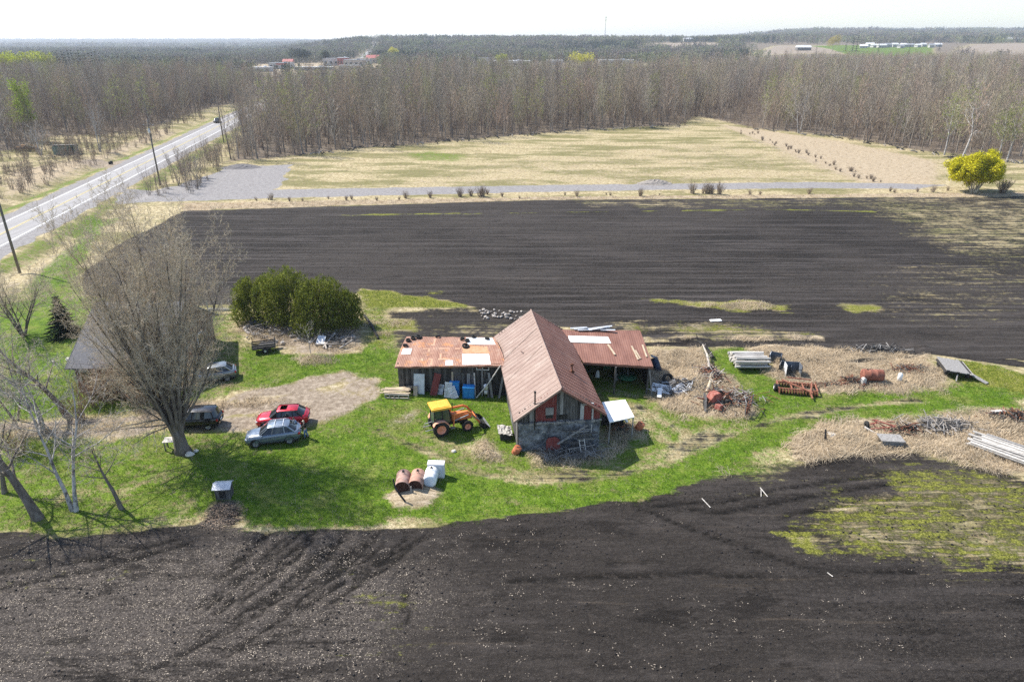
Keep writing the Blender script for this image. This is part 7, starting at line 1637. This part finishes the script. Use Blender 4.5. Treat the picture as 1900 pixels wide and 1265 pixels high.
LW = mat('far pale wall', [(.38, .37, .36), (.50, .49, .47)], .2, .8); TW = mat('far tan wall', [(.42, .33, .26), (.5, .42, .34)], .2, .8); RW = mat('far red', [(.30, .07, .06), (.38, .12, .11)], .3, .6); GRR = mat('far grey roof', [(.20, .21, .23), (.30, .31, .33)], .2, .7); WRF = mat('far white roof', [(.52, .53, .55), (.66, .66, .67)], .2, .6); BRF = mat('far dark roof', [(.10, .09, .09), (.16, .15, .14)], .2, .8)
BL_ = [('store', 'long low white building at the left end of the town', 478, 780, 22, 12, 4, LW, WRF, False, None), ('store', 'pale building with a red sign band in the town', 517, 860, 26, 14, 6, LW, GRR, False, RW), ('store', 'small red roofed building in the town', 531, 930, 12, 10, 6, TW, RW, True, None), ('warehouse', 'long low grey roofed building across the middle of the town', 578, 800, 40, 12, 3, GRR, WRF, False, None),
       ('store', 'grey and white building left of the bright red one in the town', 618, 930, 26, 14, 8, LW, GRR, False, None), ('store', 'bright red fronted building in the town', 634, 915, 12, 12, 9, RW, WRF, False, RW), ('store', 'wide tan building right of the bright red one', 655, 890, 24, 14, 7, TW, GRR, False, None), ('store', 'cream building near the road through the town', 674, 940, 16, 12, 7, LW, TW, False, None), ('store', 'pink roofed building beside the road through the town', 690, 980, 16, 12, 7, TW, RW, True, None), ('store', 'low tan building in front of the town', 645, 800, 22, 10, 4, TW, LW, False, None),
       ('warehouse', 'very wide white roofed hall beyond the wood', 948, 880, 46, 22, 6, LW, WRF, False, None), ('warehouse', 'long thin white shed right of the wide hall', 1030, 930, 20, 12, 5, LW, WRF, False, None), ('warehouse', 'long white strip building behind the yellow willow', 1145, 950, 44, 10, 5, LW, WRF, False, None), ('warehouse', 'small pale building left of the yellow green willow', 905, 930, 24, 12, 8, LW, GRR, False, None),
       ('farm_barn', 'dark walled barn with a pale roof alone on the pale hillside field', 1492, 1330, 24, 12, 5, BRF, WRF, True, None), ('farmhouse', 'small white farmhouse on the skyline above the brown field', 1276, 1960, 24, 12, 7, LW, WRF, True, None), ('farmhouse', 'tiny pale house right of the skyline farmhouse', 1345, 2000, 14, 10, 6, TW, GRR, True, None),
       ('greenhouse', 'long white greenhouse roof on the highest ridge', 1832, 2950, 110, 24, 10, LW, WRF, False, None), ('farm_barn', 'white shed at the right end of the high ridge', 1880, 1950, 40, 14, 6, LW, WRF, True, None)]
for i, (nm, lb, px_, d, w, dep, h, wm, rm, gb, sg) in enumerate(BL_): building(nm, lb, px_, d, w, dep, h, wm, rm, gb, 0, None, 'building', sg)
g = random.Random(15)
for i in range(13):
    px_ = 1600 + i * 11.5 + g.uniform(-4, 4); 
    building('farm_building', 'white walled farm building in the cluster right of the green field', px_, 1480 + g.uniform(-40, 60), g.uniform(8, 16), 9, g.uniform(3.5, 5.5), LW, g.choice([WRF, GRR, GRR]), True, g.uniform(-.4, .4), 'farm buildings right of the green field', 'building', None, 3)
mp = far_pt(1122, 1950); t = thing('radio_mast', 'tall slim lattice radio mast on the wooded skyline', 'mast', mp); m = MB(); hm = 92 - mp.z
for k in range(3): a = 2.09 * k; m.tube([(math.cos(a) * 1.2, math.sin(a) * 1.2, 0), (math.cos(a) * .5, math.sin(a) * .5, hm)], .22, 5)
for z in range(2, int(hm), 4):
    for k in range(3): a, b2 = 2.09 * k, 2.09 * (k + 1); r0 = 1.2 - .7 * z / hm; m.tube([(math.cos(a) * r0, math.sin(a) * r0, z), (math.cos(b2) * r0, math.sin(b2) * r0, z + 3)], .1, 4)
m.build('lattice', mat('mast grey', [(.25, .25, .27), (.4, .4, .42)], 1, .6), t); m = MB()
for z in (hm - 4, hm - 10): 
    for k in range(3): a = 2.09 * k + .5; m.box((math.cos(a) * 1.6, math.sin(a) * 1.6, z), (.5, .5, 3))
m.build('antennas', LW, t)

# ---------------------------------------------------------------- the air
hz = MB(); hz.box((0, 4700, 75), (15600, 9800 + 800, 160)); ho = hz.build('haze', None if False else bpy.data.materials.new('air')); tag(ho, kind='stuff')
hm_ = ho.data.materials[0]; hm_.use_nodes = True; ht = hm_.node_tree; ht.nodes.clear()
hv = ht.nodes.new('ShaderNodeVolumePrincipled'); hv.inputs['Color'].default_value = (.80, .88, 1.0, 1); hv.inputs['Density'].default_value = HAZE_D; hv.inputs['Anisotropy'].default_value = .2
hu = ht.nodes.new('ShaderNodeOutputMaterial'); ht.links.new(hv.outputs[0], hu.inputs['Volume'])
pass
